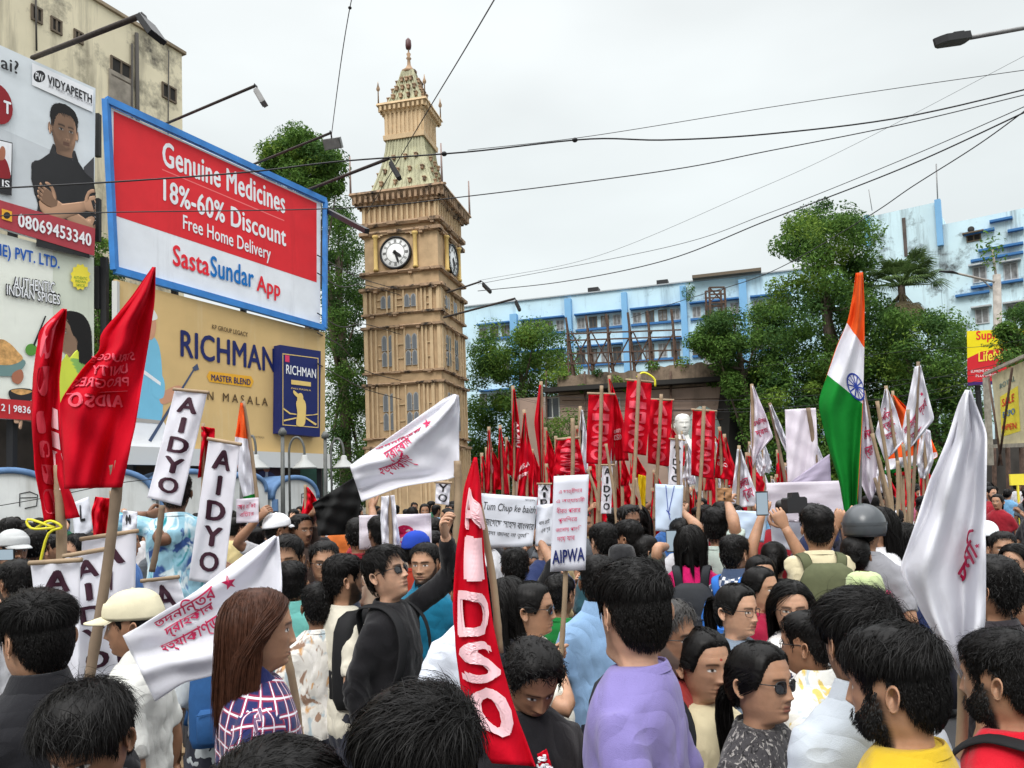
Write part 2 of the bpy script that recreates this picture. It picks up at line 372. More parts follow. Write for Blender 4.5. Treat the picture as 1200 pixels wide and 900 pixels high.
def headturn(V, yaw, pitch, tilt=0):
    """turn head vertices (body space) about the neck, easing in up the neck"""
    p = np.array([0, .022, 1.50]); wgt = sst(1.425, 1.53, V[..., 2])
    out = V.copy(); q = V - p
    for ax, an in (('x', pitch), ('y', tilt), ('z', yaw)):
        A = R(an) * wgt; c, s = np.cos(A), np.sin(A); x, y, z = q[..., 0].copy(), q[..., 1].copy(), q[..., 2].copy()
        if ax == 'x': q = np.stack([x, y * c - z * s, y * s + z * c], -1)
        elif ax == 'y': q = np.stack([x * c + z * s, y, -x * s + z * c], -1)
        else: q = np.stack([x * c - y * s, x * s + y * c, z], -1)
    return q + p
def head_matrix(yaw, pitch, tilt=0):
    p = Vector((0, .022, 1.50)); Rm = Matrix.Rotation(R(yaw), 4, 'Z') @ Matrix.Rotation(R(tilt), 4, 'Y') @ Matrix.Rotation(R(pitch), 4, 'X')
    return Matrix.Translation(p) @ Rm @ Matrix.Translation(-p) @ Matrix.Translation((0, 0, EYE))
SKIN = mat('skin', rough=.5, spec=.35, vcol='mask', noise=(28, .12), bump=(260, .25, .002))
_sp = SKIN.node_tree.nodes['Principled BSDF']; _sp.inputs['Subsurface Weight'].default_value = .12; _sp.inputs['Subsurface Radius'].default_value = (1, .4, .25); _sp.inputs['Subsurface Scale'].default_value = .006
def ear(V0, s):
    """one ear as a small rimmed shell"""
    nu, nv = 7, 18; out = []
    for i in range(nu):
        t = i / (nu - 1); an = np.linspace(0, 2 * math.pi, nv, endpoint=False)
        ry = .0165 * t * (1 + .12 * np.sin(an)); rz = .031 * t; h = np.interp(t, [0, .45, .72, .88, 1], [.004, .003, .010, .015, .009])
        y = ry * np.cos(an); z = rz * np.sin(an); lob = np.where(np.sin(an) < -.6, .6, 1.0)
        out.append(np.stack([s * (.0705 + h * lob + .30 * np.maximum(y, -.01) + .01 * t), .020 + y + z * .18, -.014 + z], 1))
    return out
def body_mesh(name, face, head=(0, 0, 0), arms=None, n=96, hands=('relax', 'relax'), hn=None, legs=True):
    """one continuous figure: head, neck, trunk, arms with hands, legs"""
    arms = arms or HANG; V, col, m, zs, a = head_grid(n, face); V = V + (0, 0, EYE); V[..., 1] += .0
    tr = []; tz = np.array([1.44, 1.42, 1.395, 1.36, 1.3, 1.2, 1.08, 1.0, .92, .86, .80]); f, b, wd = prof(TORSO, tz)
    for i, z in enumerate(tz):
        x, y = ringpts(a, f[i] - .008, b[i] - .008, wd[i] - .008, 2.3, .0); tr.append(np.stack([x, y, np.full_like(x, z)], 1))
    V = np.concatenate([V, np.array(tr)]); k = len(tr)
    V = headturn(V, *head)
    mb = MB(); mb.loft(list(V))
    cl = np.concatenate([col.reshape(-1, 3), np.zeros((k * n, 3))]); mk = np.concatenate([m.ravel(), np.zeros(k * n)])
    for s in (1, -1):
        rings = [headturn(q + (0, 0, EYE), *head) for q in ear(V, s)]; mb.loft(rings if s > 0 else [q[::-1] for q in rings], cap=True)
    for i, sd in enumerate('LR'):
        S0, E, T = arm_path(sd, arms.get(sd, HANG[sd])); p = bend(S0, E, T)
        mb.tube(p, np.interp(np.linspace(0, 1, len(p)), [0, .15, .42, .5, .62, .85, 1], [.047, .044, .038, .037, .040, .030, .025]), 12)
        s = 1 if sd == 'L' else -1; nn = (hn or {}).get(sd)
        if nn is None: nn = np.cross(unit(T - E), unit(T - S0) + (0, .01, 0)); nn = (-s * 1.0, -.2, 0) if T[2] < 1.2 else (0, -1, .2)
        dirn = arms.get(sd, {}).get('hd'); hand(mb, T, unit(T - E) if dirn is None else dirn, nn, sd, hands[i])
        if legs:
            x = s * .088; mb.tube([(x, .0, .90), (x * 1.03, -.005, .7), (x * 1.05, -.01, .50), (x * 1.05, .01, .3), (x * 1.05, .02, .08)], [.08, .075, .053, .05, .035], 10)
            mb.tube([(x * 1.05, .06, .035), (x * 1.05, 0, .045), (x * 1.1, -.1, .035), (x * 1.12, -.165, .022)], [.035, .042, .046, .025], 10, flat=.75)
    me = mb.mesh(name, SKIN); nv = len(me.vertices); c4 = np.ones((nv, 4)); c4[:, :3] = 0; c4[:len(cl), :3] = cl; m1 = np.zeros(nv); m1[:len(mk)] = mk
    co_ = np.concatenate(mb.v); sh = co_[:, 2] < .075; c4[sh, :3] = (.02, .018, .017); m1[sh] = 1
    ca = me.color_attributes.new('Col', 'FLOAT_COLOR', 'POINT'); ca.data.foreach_set('color', c4.ravel())
    ma = me.attributes.new('msk', 'FLOAT', 'POINT'); ma.data.foreach_set('value', m1); return me

# ---- clothing
def cloth_mat(name, kind, cols=(), scale=20, rough=.85):
    """kind: plain (object colour), plaid, print, leaf, check, stripe"""
    if name in MATS: return MATS[name]
    m = mat(name, objcol=True, rough=rough, spec=.15, noise=(6, .06), bump=(11, .3, .012), sheen=.15); t = m.node_tree; n = t.nodes; l = t.links; b = n['Principled BSDF']
    tcn = n.new('ShaderNodeTexCoord'); P = tcn.outputs['Object']; out = None
    if kind in ('plaid', 'check', 'stripe'): fa = n.new('ShaderNodeAttribute'); fa.attribute_name = 'fab'; P = fa.outputs['Vector']
    def C3(c): x = n.new('ShaderNodeRGB'); x.outputs[0].default_value = (*c, 1); return x.outputs[0]
    def mix(f, a, c): x = n.new('ShaderNodeMixRGB'); l.new(f, x.inputs[0]); l.new(a, x.inputs[1]); l.new(c, x.inputs[2]); return x.outputs[0]
    def step(v, lo, hi): x = n.new('ShaderNodeMapRange'); l.new(v, x.inputs[0]); x.inputs[1].default_value = lo; x.inputs[2].default_value = hi; return x.outputs[0]
    if kind == 'plaid':
        def band(rot, ax, sc, lo, hi):
            mp_ = n.new('ShaderNodeMapping'); l.new(P, mp_.inputs[0]); mp_.inputs['Rotation'].default_value = rot; mp_.inputs['Scale'].default_value = (sc,) * 3
            wv = n.new('ShaderNodeTexWave'); wv.wave_type = 'BANDS'; wv.bands_direction = ax; wv.inputs['Scale'].default_value = 1; wv.inputs['Distortion'].default_value = 0; wv.inputs['Detail'].default_value = 0; l.new(mp_.outputs[0], wv.inputs[0]); return step(wv.outputs[1], lo, hi)
        r1 = (0, 0, R(8)); out = C3(cols[0])
        for ax in 'XY': out = mix(band(r1, ax, scale, .70, .86), out, C3(cols[1]))
        for ax in 'XY': out = mix(band(r1, ax, scale, .955, .985), out, C3(cols[2]))
    elif kind in ('print', 'leaf', 'motif'):
        if kind == 'motif':
            v = n.new('ShaderNodeTexVoronoi'); v.inputs['Scale'].default_value = scale; v.inputs['Randomness'].default_value = .35; l.new(P, v.inputs[0]); f = step(v.outputs['Distance'], .34, .26)
            v2 = n.new('ShaderNodeTexVoronoi'); v2.inputs['Scale'].default_value = scale * 4; l.new(P, v2.inputs[0]); f2 = step(v2.outputs['Distance'], .28, .4)
            mm = n.new('ShaderNodeMath'); mm.operation = 'MULTIPLY'; l.new(f, mm.inputs[0]); l.new(f2, mm.inputs[1]); out = mix(mm.outputs[0], C3(cols[0]), C3(cols[1]))
        else:
            out = C3(cols[0])
            for i, c in enumerate(cols[1:]):
                mp_ = n.new('ShaderNodeMapping'); l.new(P, mp_.inputs[0]); mp_.inputs['Location'].default_value = (i * 3.1, i * 1.7, 0); mp_.inputs['Scale'].default_value = (1, 1, .6)
                x = n.new('ShaderNodeTexNoise'); x.inputs['Scale'].default_value = scale * (1 + .25 * i); x.inputs['Detail'].default_value = 3; x.inputs['Distortion'].default_value = 1.2; l.new(mp_.outputs[0], x.inputs[0])
                out = mix(step(x.outputs[0], .56, .62), out, C3(c))
    elif kind in ('check', 'stripe'):
        if kind == 'check':
            x = n.new('ShaderNodeTexChecker'); x.inputs['Scale'].default_value = scale; l.new(P, x.inputs[0]); x.inputs[1].default_value = (*cols[0], 1); x.inputs[2].default_value = (*cols[1], 1); out = x.outputs[0]
        else:
            wv = n.new('ShaderNodeTexWave'); wv.bands_direction = 'Y'; wv.inputs['Scale'].default_value = scale; l.new(P, wv.inputs[0]); out = mix(step(wv.outputs[1], .4, .6), C3(cols[0]), C3(cols[1]))
    if out is not None:
        l.new(out, b.inputs['Base Color'])
    # soft drape folds and a fine weave under the small-scale bump
    bn = [q for q in n if q.type == 'BUMP'][0]; prev = None
    for sc, dist, st, vec, dis in ((3.6, .045, .42, (1, 1, .42), 1.3), (11, .010, .22, (1, 1, .6), .8), (420, .0012, .35, (1, 1, 1), 0)):
        mp_ = n.new('ShaderNodeMapping'); l.new(tcn.outputs['Object'], mp_.inputs[0]); mp_.inputs['Scale'].default_value = vec; mp_.inputs['Rotation'].default_value = (R(12), R(18), 0)
        x = n.new('ShaderNodeTexNoise'); x.inputs['Scale'].default_value = sc; x.inputs['Detail'].default_value = 2; x.inputs['Distortion'].default_value = dis; l.new(mp_.outputs[0], x.inputs[0])
        ab = n.new('ShaderNodeMath'); ab.operation = 'PINGPONG'; ab.inputs[1].default_value = .12; l.new(x.outputs[0], ab.inputs[0])
        q = n.new('ShaderNodeBump'); q.inputs['Strength'].default_value = st; q.inputs['Distance'].default_value = dist * 4; l.new(ab.outputs[0] if sc < 100 else x.outputs[0], q.inputs['Height'])
        if prev is not None: l.new(prev, q.inputs['Normal'])
        prev = q.outputs[0]
    l.new(prev, bn.inputs['Normal']); bn.inputs['Strength'].default_value = .15
    return m
def torso_rings(off, top, hem, flare=0, n=40, k=26, neck=.012, belly=0):
    a = np.linspace(0, 2 * math.pi, n, endpoint=False); zs = np.linspace(top, hem, k); f, b, wd = prof(TORSO, zs); out = []
    for i, z in enumerate(zs):
        o = off + neck * (0 if z < 1.43 else -(z - 1.43) / .03 * .25) + flare * max(0, (1.05 - z)) + belly * g(z - 1.08, .1)
        hang = .012 * sst(1.3, 1.0, z); x, y = ringpts(a, f[i] + o + hang + belly * .6 * g(z - 1.06, .1), b[i] + o + hang, wd[i] + o + hang, 2.25)
        # front of the neckline sits lower than the back
        dz = np.where(np.cos(a) > 0, -.012 * np.cos(a) * sst(1.41, 1.455, z), 0.0); out.append(np.stack([x, y, z + dz], 1))
    return out
def shirt_mesh(name, arms=None, sleeve='short', hem=.80, off=.016, seed=0, vox=.013, top=1.462, belly=0, amp=.007, flare=.0):
    arms = arms or HANG; mb = MB(); mb.loft(torso_rings(off, top, hem, flare, belly=belly))
    for sd in 'LR':
        S0, E, T = arm_path(sd, arms.get(sd, HANG[sd])); p = bend(S0, E, T); t = np.linspace(0, 1, len(p)); end = {'short': .40, 'long': .97, 'roll': .6}[sleeve]
        q = np.array([np.interp(np.linspace(0, end, 12), t, p[:, i]) for i in range(3)]).T
        q[0] -= unit(q[1] - q[0]) * .035
        mb.tube(q, np.interp(np.linspace(0, end, 12), [0, .1, .3, .42, .6, 1], [.050, .058, .058, .061, .054, .040]) + off - .014, 14)
    o = bpy.data.objects.new(name, mb.mesh(name, SKIN)); o.data.materials.clear()
    r = o.modifiers.new('r', 'REMESH'); r.mode = 'VOXEL'; r.voxel_size = vox
    s = o.modifiers.new('s', 'SMOOTH'); s.factor = .6; s.iterations = 5
    me = bake([o])[0]; me.name = name; nv = len(me.vertices)
    v = np.empty(nv * 3); me.vertices.foreach_get('co', v); v = v.reshape(-1, 3); nn = np.empty(nv * 3); me.vertices.foreach_get('normal', nn); nn = nn.reshape(-1, 3)
    A = v * (9, 9, 22) + (v[:, [2]] * (5, 0, 3)); wr = np.abs(np.sin(nz(A, .55, seed) * 2.6)) * .9 + .7 * nz(v, 26, seed + 3)
    soft = .35 + .65 * sst(1.36, 1.15, v[:, 2]) + .5 * sst(.17, .25, np.abs(v[:, 0]))
    fold = np.sin(nz(v * (1, 1, .55), 7, seed + 9) * 3 + v[:, 2] * 26 + np.abs(v[:, 0]) * 30) * sst(1.40, 1.25, v[:, 2]); v = v + nn * (amp * (wr - .7) * soft + amp * .55 * fold)[:, None]
    nl = len(me.loops); lv = np.empty(nl, int); me.loops.foreach_get('vertex_index', lv); npoly = len(me.polygons); lt = np.empty(npoly, int); me.polygons.foreach_get('loop_total', lt); ls = np.empty(npoly, int); me.polygons.foreach_get('loop_start', ls)
    fab = np.stack([np.arctan2(v[:, 0], -v[:, 1]) * .15, v[:, 2], 0 * v[:, 2]], 1)[lv]      # the weave follows the cloth: round the trunk, and round each sleeve up to its seam
    for sd in 'LR':
        S0, E, T = arm_path(sd, arms.get(sd, HANG[sd])); s_ = 1 if sd == 'L' else -1; p = bend(S0, E, T); k = np.argmin(((v[:, None] - p[None]) ** 2).sum(2), 1); dd = np.linalg.norm(v - p[k], axis=1); on = (dd < .085) & ((v[:, 0] * s_ > .145) | (k > 2)); tn = np.gradient(p, axis=0); tn /= np.linalg.norm(tn, axis=1)[:, None]; o = v - p[k]; ax = unit(np.cross(tn[0], (0, 1, 0))); ay = np.cross(tn, ax); al = k * (UA + FA) / len(p) + (o * tn[k]).sum(1)
        q = np.stack([np.arctan2((o * ay[k]).sum(1), o @ ax) * .062 + .3, al * s_, 0 * al], 1); fon = np.repeat(on[lv[ls]], lt); fab[fon] = q[lv][fon]
    fa = me.attributes.new('fab', 'FLOAT_VECTOR', 'CORNER'); fa.data.foreach_set('vector', fab.ravel())
    me.vertices.foreach_set('co', v.ravel()); me.polygons.foreach_set('use_smooth', [True] * len(me.polygons)); me.update(); return me
def collar_mesh(name, kind='shirt'):
    """a turned-down shirt collar, or a ribbed crew neckline"""
    mb = MB(); n = 36; a = np.linspace(0, 2 * math.pi, n, endpoint=False)
    if kind == 'crew':
        rings = []
        for z, f, b, w in ((1.436, .083, .093, .092), (1.452, .0745, .086, .081), (1.458, .069, .082, .0755), (1.455, .064, .078, .071), (1.435, .062, .076, .070)):
            x, y = ringpts(a, f, b, w, 2); rings.append(np.stack([x, y, z - .030 * np.maximum(np.cos(a), 0) ** 1.2 + .012 * np.maximum(-np.cos(a), 0)], 1))
        mb.loft(rings, cap=False)
    else:
        a = np.linspace(.18, 2 * math.pi - .18, n); rings = []
        for z, f, b, w in ((1.425, .083, .094, .096), (1.455, .080, .091, .088), (1.49, .069, .083, .073), (1.497, .065, .080, .070), (1.49, .061, .077, .066), (1.44, .058, .074, .064)):
            x, y = ringpts(a, f, b, w, 2); rings.append(np.stack([x, y, z - .075 * np.maximum(np.cos(a), 0) ** 1.5], 1))
        mb.loft(rings, closed=False, cap=False)
    return mb.mesh(name, SKIN)
def trousers_mesh(name, seed=0):
    mb = MB(); a = np.linspace(0, 2 * math.pi, 24, endpoint=False); rr = []
    for z, f, b, w in ((.99, .118, .108, .164), (.92, .122, .126, .182), (.86, .115, .13, .188), (.80, .105, .12, .18), (.76, .09, .1, .16)):
        x, y = ringpts(a, f, b, w, 2.3); rr.append(np.stack([x, y, np.full_like(x, z)], 1))
    mb.loft(rr)
    for s in (1, -1):
        x = s * .09; mb.tube([(x, 0, .86), (x * 1.02, -.005, .7), (x * 1.08, -.01, .5), (x * 1.08, .01, .3), (x * 1.1, .02, .09)], [.105, .098, .078, .074, .07], 14)
    return mb.mesh(name, SKIN)

# ---- hair (head space: eye level 0, facing -Y)
def hair_mat(name, col, rough=.42):
    m = mat(name, col, rough=.45, spec=.16, noise=(60, .35)); return m
def scalp(n_, seed, ztop=True):
    """random points and normals on the skull above the hairline"""
    r = np.random.RandomState(seed); u = r.uniform(-.09, .1145, n_ * 4); a = r.uniform(0, 2 * math.pi, n_ * 4)
    wt = prof(HEADP, u)[2] / .078; k = r.rand(len(u)) < np.maximum(wt, .3) + .35 * (u > .06); k &= u > hairline(a) + .002
    u, a = u[k][:n_], a[k][:n_]; f, b, w, ex = prof(HEADP, u); x, y = ringpts(a, f, b, w, 2.15)
    p = np.stack([x, y, u], 1); c = p - (0, .004, 0.0); nrm = c / np.array([.0775, .098, .116]) ** 2; nrm /= np.linalg.norm(nrm, axis=1)[:, None]; return p, nrm, a, r
def ribbons(mb, P, width, seed=0, mi=0):
    """P: strands x steps x 3 as tapering two-sided ribbons"""
    ns_, k, _ = P.shape; t = np.gradient(P, axis=1); t /= np.linalg.norm(t, axis=2)[..., None] + 1e-9
    c = P - np.array([0, .004, 0]); sd = np.cross(t, c); sd /= np.linalg.norm(sd, axis=2)[..., None] + 1e-9
    rt = np.random.RandomState(seed + 1).normal(0, .55, (ns_, 1, 1)); nn = np.cross(sd, t); sd = sd * np.cos(rt) + nn * np.sin(rt)
    wv = (width if np.ndim(width) else np.full(ns_, width))[:, None] * np.interp(np.linspace(0, 1, k), [0, .3, .8, 1], [.8, 1, .7, .12])[None]
    A = P + sd * wv[..., None]; B = P - sd * wv[..., None] + c * .012 * wv[..., None] / .001 * .05
    V = np.stack([A, B], 2).reshape(-1, 3); i0 = (np.arange(ns_) * k * 2)[:, None] + (np.arange(k - 1) * 2)[None]; i0 = i0.ravel()
    F = np.stack([i0, i0 + 1, i0 + 3, i0 + 2], 1); mb.add(V, F.tolist(), mi, True)
def inside_push(p, rad, c=(0, .004, 0)):
    q = (p - np.array(c)) / rad; d = np.linalg.norm(q, axis=-1); k = np.maximum(1 / np.maximum(d, 1e-6), 1); return np.array(c) + (p - np.array(c)) * k[..., None]
def hair_short(name, seed=0, top=.022, side=.006, ln=.045, comb=(.5, -.5), ns_=2600, fringe=0, wd=.0011, m=None, curl=0, recede=0, n=56):
    """close-cropped or tousled men's cut: a clumped cap and loose locks over it"""
    mb = MB(); zs = np.concatenate([[.1155, .1145, .1125, .109, .104, .097, .089, .08, .07, .06], np.linspace(.05, -.10, 26)]); a = np.linspace(0, 2 * math.pi, n, endpoint=False); rr = []
    for z in zs:
        f, b, w, ex = prof(HEADP, z); x, y = ringpts(a, f, b, w, 2.15); p = np.stack([x, y, np.full_like(x, z)], 1); c = p - (0, .004, 0)
        nrm = c / np.array([.0775, .098, .116]) ** 2; nrm /= np.linalg.norm(nrm, axis=1)[:, None]; hl = hairline(a) + recede * (np.cos(a) > .3)
        k = sst(-.002, .016, z - hl); tk = side + (top - side) * sst(.02, .085, z) * (1 + .25 * nz(p, 30, seed))
        q = np.stack([p[:, 0] + p[:, 2] * comb[0] * .5, p[:, 1] * .4, p[:, 2] * .4], 1); cl = nz(q, 150, seed + 1) * .0028 + nz(p, 60, seed + 2) * .0025 * sst(.02, .08, z)
        rr.append(p + nrm * np.where(k > 0, k * (tk + cl), 0)[:, None] - nrm * (.006 * (1 - k))[:, None])
    mb.loft(rr)
    if ns_:
        p, nrm, aa, r = scalp(ns_, seed); tk = (side + (top - side) * sst(.02, .085, p[:, 2])); whorl = p - np.array([.015, .06, .105]); whorl[:, 2] -= .03
        tan = whorl - nrm * np.sum(whorl * nrm, 1)[:, None]; tan /= np.linalg.norm(tan, axis=1)[:, None] + 1e-6
        cv = np.array([comb[0], comb[1], 0.1]); wtop = sst(.03, .085, p[:, 2])[:, None]; tan = tan * (1 - .75 * wtop) + cv * .75 * wtop + r.normal(0, .25, p.shape) + np.array([0, 0, -.35]) * (1 - wtop)
        tan -= nrm * np.sum(tan * nrm, 1)[:, None]; tan /= np.linalg.norm(tan, axis=1)[:, None] + 1e-6
        L_ = ((side * 2.2 + (ln - side * 2.2) * wtop[:, 0]) * r.uniform(.6, 1.25, len(p))); k = 6; P = np.zeros((len(p), k, 3)); pos = p + nrm * tk[:, None] * .95; P[:, 0] = pos; d = tan * .85 + nrm * (.22 + .26 * wtop) * r.uniform(.2, 1.2, (len(p), 1))
        for i in range(1, k):
            tz_ = (side + (top - side) * sst(.02, .085, pos[:, 2] - .012))[:, None] * r.uniform(.85, 1.2, (len(p), 1)) + .001; d = d + np.array([0, 0, -.18]) - nrm * .12 + r.normal(0, .07 + curl, p.shape); d /= np.linalg.norm(d, axis=1)[:, None]; pos = pos + d * (L_ / (k - 1))[:, None]; pos = inside_push(pos, np.array([.0775, .098, .116]) + tz_); P[:, i] = pos
        ribbons(mb, P, wd * r.uniform(.7, 1.4, len(p)))
    return mb.mesh(name, m or HAIRM)
def hair_long(name, seed=0, length=.36, ns_=3600, m=None, wd=.0018, tied=None, part=.0, nfar=False, front=True):
    """long hair falling from a parting, or drawn back into a tail or bun"""
    mb = MB(); n = 36 if nfar else 110; a = np.linspace(0, 2 * math.pi, n, endpoint=False); zs = np.concatenate([[.1155, .1145, .1125, .109, .104, .097, .089, .08, .07, .06], np.linspace(.05, -.10, 24 if nfar else 60)]); rr = []
    for z in zs:
        f, b, w, ex = prof(HEADP, z); x, y = ringpts(a, f, b, w, 2.15); p = np.stack([x, y, np.full_like(x, z)], 1); c = p - (0, .004, 0); nrm = c / np.array([.0775, .098, .116]) ** 2; nrm /= np.linalg.norm(nrm, axis=1)[:, None]
        k = sst(-.002, .012, z - hairline(a) + .004); q = np.stack([p[:, 0] * .35, p[:, 1], p[:, 2] * .5], 1)
        tk = (.009 if tied is None else .0105) + nz(q, 130, seed) * .0016 - .004 * g(p[:, 0] - part, .005) * (p[:, 1] < .04)
        rr.append(p + nrm * (k * tk - .006 * (1 - k))[:, None])
    mb.loft(rr)
    p, nrm, aa, r = scalp(ns_, seed + 7)
    if tied is None:
        # inner mass behind the ears so that no gaps show
        aa2 = np.linspace(R(88), R(272), 28); rings = []
        for t in np.linspace(0, 1, 12):
            z = .06 - t * (length * .9); f, b, w, ex = prof(HEADP, max(z, -.06)); x, y = ringpts(aa2, f, max(b, .078), max(w, .066) , 2.1)
            fl = 1.07 + .10 * sst(.3, 1, t); rings.append(np.stack([x * fl, y * (1.06 + .12 * t) + .004, z + .008 * np.sin(aa2 * 9 + t * 3)], 1))
        inner = [q * np.array([.86, .86, 1]) for q in rings[::-1]]; mb.loft(rings + inner, closed=False, cap=False)
        sgn = np.where(p[:, 0] > part, 1, -1); k = 10; rl_ = np.abs(r.normal(0, .003, (len(p), 1))) + .003 * nz(p * (1, .3, .2), 90, seed + 4)[:, None]; swept = sst(-.01, -.06, p[:, 1])[:, None] * np.array([0, .40, 0]); P = np.zeros((len(p), k, 3)); pos = p + nrm * .009; P[:, 0] = pos
        d = np.stack([sgn * 1.0, .45 + 0 * sgn, -.25 + 0 * sgn], 1) + r.normal(0, .08, p.shape); L_ = length * r.uniform(.82, 1.08, len(p)) * np.where(p[:, 2] > .0, 1.12, .8)
        for i in range(1, k):
            gdir = np.array([0, .02, -1.0]); tp = pos - np.array([0, .004, 0]); nn = tp / np.array([.0775, .098, .116]) ** 2; nn /= np.linalg.norm(nn, axis=1)[:, None]
            d = d * .45 + gdir * .62 + swept * (pos[:, 2:3] > -.04) + np.stack([.12 * sgn * (pos[:, 2] > .03), .25 * (pos[:, 1] < -.02) * (pos[:, 2] < .09), 0 * sgn], 1); d -= np.where(pos[:, 2:3] > -.02, nn * np.sum(d * nn, 1)[:, None], 0); d /= np.linalg.norm(d, axis=1)[:, None] + 1e-6
            pos = pos + d * (L_ / (k - 1))[:, None] + r.normal(0, .0012, p.shape)
            q = inside_push(pos, np.array([.087, .108, .126]) + rl_); low = pos[:, 2:3] < -.03
            pos = np.where(low, np.stack([np.sign(pos[:, 0]) * np.maximum(np.abs(pos[:, 0]), .055 * (np.abs(pos[:, 0]) > .02)), np.maximum(pos[:, 1], -.02), pos[:, 2]], 1), q); P[:, i] = pos
        ribbons(mb, P, wd * r.uniform(.7, 1.4, len(p)))
    else:
        kn = {'tail': np.array([0, .112, .03]), 'bun': np.array([0, .108, .005]), 'low': np.array([0, .095, -.045])}[tied]; k = 7; P = np.zeros((len(p), k, 3)); st = p + nrm * .009; rs_ = np.abs(r.normal(0, .02, (len(p), 1))) + .012 * nz(p * (1, .3, .3), 90, seed + 4)[:, None]
        for i in range(k):
            t = i / (k - 1); q = st * (1 - t) + kn * t; P[:, i] = inside_push(q, np.array([.0885, .109, .1275])) * (1 + rs_ * math.sin(math.pi * t)) + r.normal(0, .0012, p.shape)
        ribbons(mb, P, wd * r.uniform(.7, 1.3, len(p)))
        m2 = max(200, ns_ // 4); pts = []
        if tied == 'bun':
            mb.ball(kn + (0, .018, 0), (.04, .03, .038), 16, 10); th = r.uniform(0, 6.28, m2); Q = np.zeros((m2, 8, 3)); tl = r.uniform(0, 6.28, m2); rad = r.uniform(.036, .043, m2)
            for i in range(8):
                s_ = th + i * .35; Q[:, i] = kn + (0, .02, 0) + np.stack([rad * np.cos(s_), rad * .75 * np.sin(s_) * np.sin(tl), rad * np.sin(s_) * np.cos(tl)], 1)
            ribbons(mb, Q, wd * 1.3)
        else:
            Lt = .26 if tied == 'tail' else .34; c = np.array([kn + (0, 0, 0), kn + (0, .03, .0), kn + (0, .045, -.06), kn + (0, .035, -.5 * Lt), kn + (0, .02, -.8 * Lt), kn + (0, .012, -Lt)]); mb.tube(spline(c, 12), np.interp(np.linspace(0, 1, 12), [0, .1, .4, .8, 1], [.014, .02, .024, .018, .004]), 10)
            Q = np.zeros((m2, 10, 3)); o = r.normal(0, 1, (m2, 3)); o /= np.linalg.norm(o, axis=1)[:, None]; cc = spline(c, 10)
            for i in range(10): Q[:, i] = cc[i] + o * np.interp(i / 9, [0, .2, .5, 1], [.014, .022, .027, .016]) + r.normal(0, .002, (m2, 3))
            ribbons(mb, Q, wd * 1.2)
    return mb.mesh(name, m or HAIRM)
def beard_mesh(name, head, ns_=1500, seed=3):
    """short beard locks along jaw, chin and upper lip (body space)"""
    r = np.random.RandomState(seed); z = r.uniform(-.118, .0, ns_ * 3); a = r.uniform(-1.5, 1.5, ns_ * 3); top = np.interp(np.abs(a), [0, .35, .7, 1.0, 1.3, 1.5], [-.052, -.052, -.054, -.036, .0, .01]); k = (z < top) & ~((np.abs(a) < .27) & (np.abs(z + .0685) < .010)); z, a = z[k][:ns_], a[k][:ns_]
    f, b, w_, ex = prof(HEADP, z); w_ = w_ * .98; x, y = ringpts(a, f, b, w_, 2.15); p = np.stack([x, y - .009 * (np.abs(a) < .5) * np.exp(-((z + .075) / .02) ** 2) - .004, z], 1); n_ = unit3(p * (1, 1, .3)); P = np.zeros((len(p), 4, 3)); d = n_ * .35 + np.array([0, 0, -1.0]) + r.normal(0, .22, p.shape); d /= np.linalg.norm(d, axis=1)[:, None]
    for i in range(4): P[:, i] = p + d * (.013 * i / 3 * r.uniform(.7, 1.3, (len(p), 1))) + n_ * .003 * math.sin(i)
    P = headturn(P + (0, 0, EYE), *head); mb = MB(); mb.loft([[(0, 0, 1.5), (.001, 0, 1.5), (0, .001, 1.5)], [(0, 0, 1.501), (.001, 0, 1.501), (0, .001, 1.501)]]); c = P.mean((0, 1)); t = np.gradient(P, axis=1); sd = np.cross(t, (P - c)); sd /= np.linalg.norm(sd, axis=2)[..., None] + 1e-9; wv = np.array([.0011, .001, .0008, .0002])[None, :, None]
    V = np.stack([P - sd * wv, P + sd * wv], 2).reshape(-1, 3); i0 = ((np.arange(len(p)) * 8)[:, None] + (np.arange(3) * 2)[None]).ravel(); mb.add(V, np.stack([i0, i0 + 1, i0 + 3, i0 + 2], 1).tolist(), 0, True); return mb.mesh(name, HAIRM)
def unit3(v): return v / (np.linalg.norm(v, axis=1)[:, None] + 1e-9)
HAIRM = hair_mat('black_hair', (.0052, .0045, .0042)); HAIRB = hair_mat('brown_hair', (.058, .022, .012)); HAIRG = hair_mat('greying_hair', (.05, .047, .045))
def cap_mesh(name, peak=True):
    mb = MB(); n = 40; a = np.linspace(0, 2 * math.pi, n, endpoint=False); rr = []
    for t in list(np.linspace(1.53, 0, 11)) + [-.12, -.13]:
        k = math.cos(t) ** .82 if t > -.13 else .93; z = .036 + .098 * math.sin(t) if t > -.13 else .05; x, y = ringpts(a, .110 * k, .113 * k, .0905 * k, 2.05)
        rr.append(np.stack([x * (1 + .004 * np.cos(6 * a)), y, z + .012 * np.cos(a) * (z < .08)], 1))
    mb.loft(rr)
    if peak:
        top = []; 
        for t in np.linspace(0, 1, 6):
            aa = np.linspace(-1.15, 1.15, 17); r0 = .088; top.append(np.stack([np.sin(aa) * .086 * (1 - .12 * t), -np.cos(aa) * .104 - t * .075 * np.cos(aa) ** .7, .046 - .016 * t - .012 * (np.sin(aa) ** 2)], 1))
        mb.loft(top + [q - (0, 0, .005) for q in top[::-1]], closed=False, cap=False)
    mb.ball((0, .004, .134), (.007, .007, .004), 8, 5); return mb.mesh(name, SKIN)
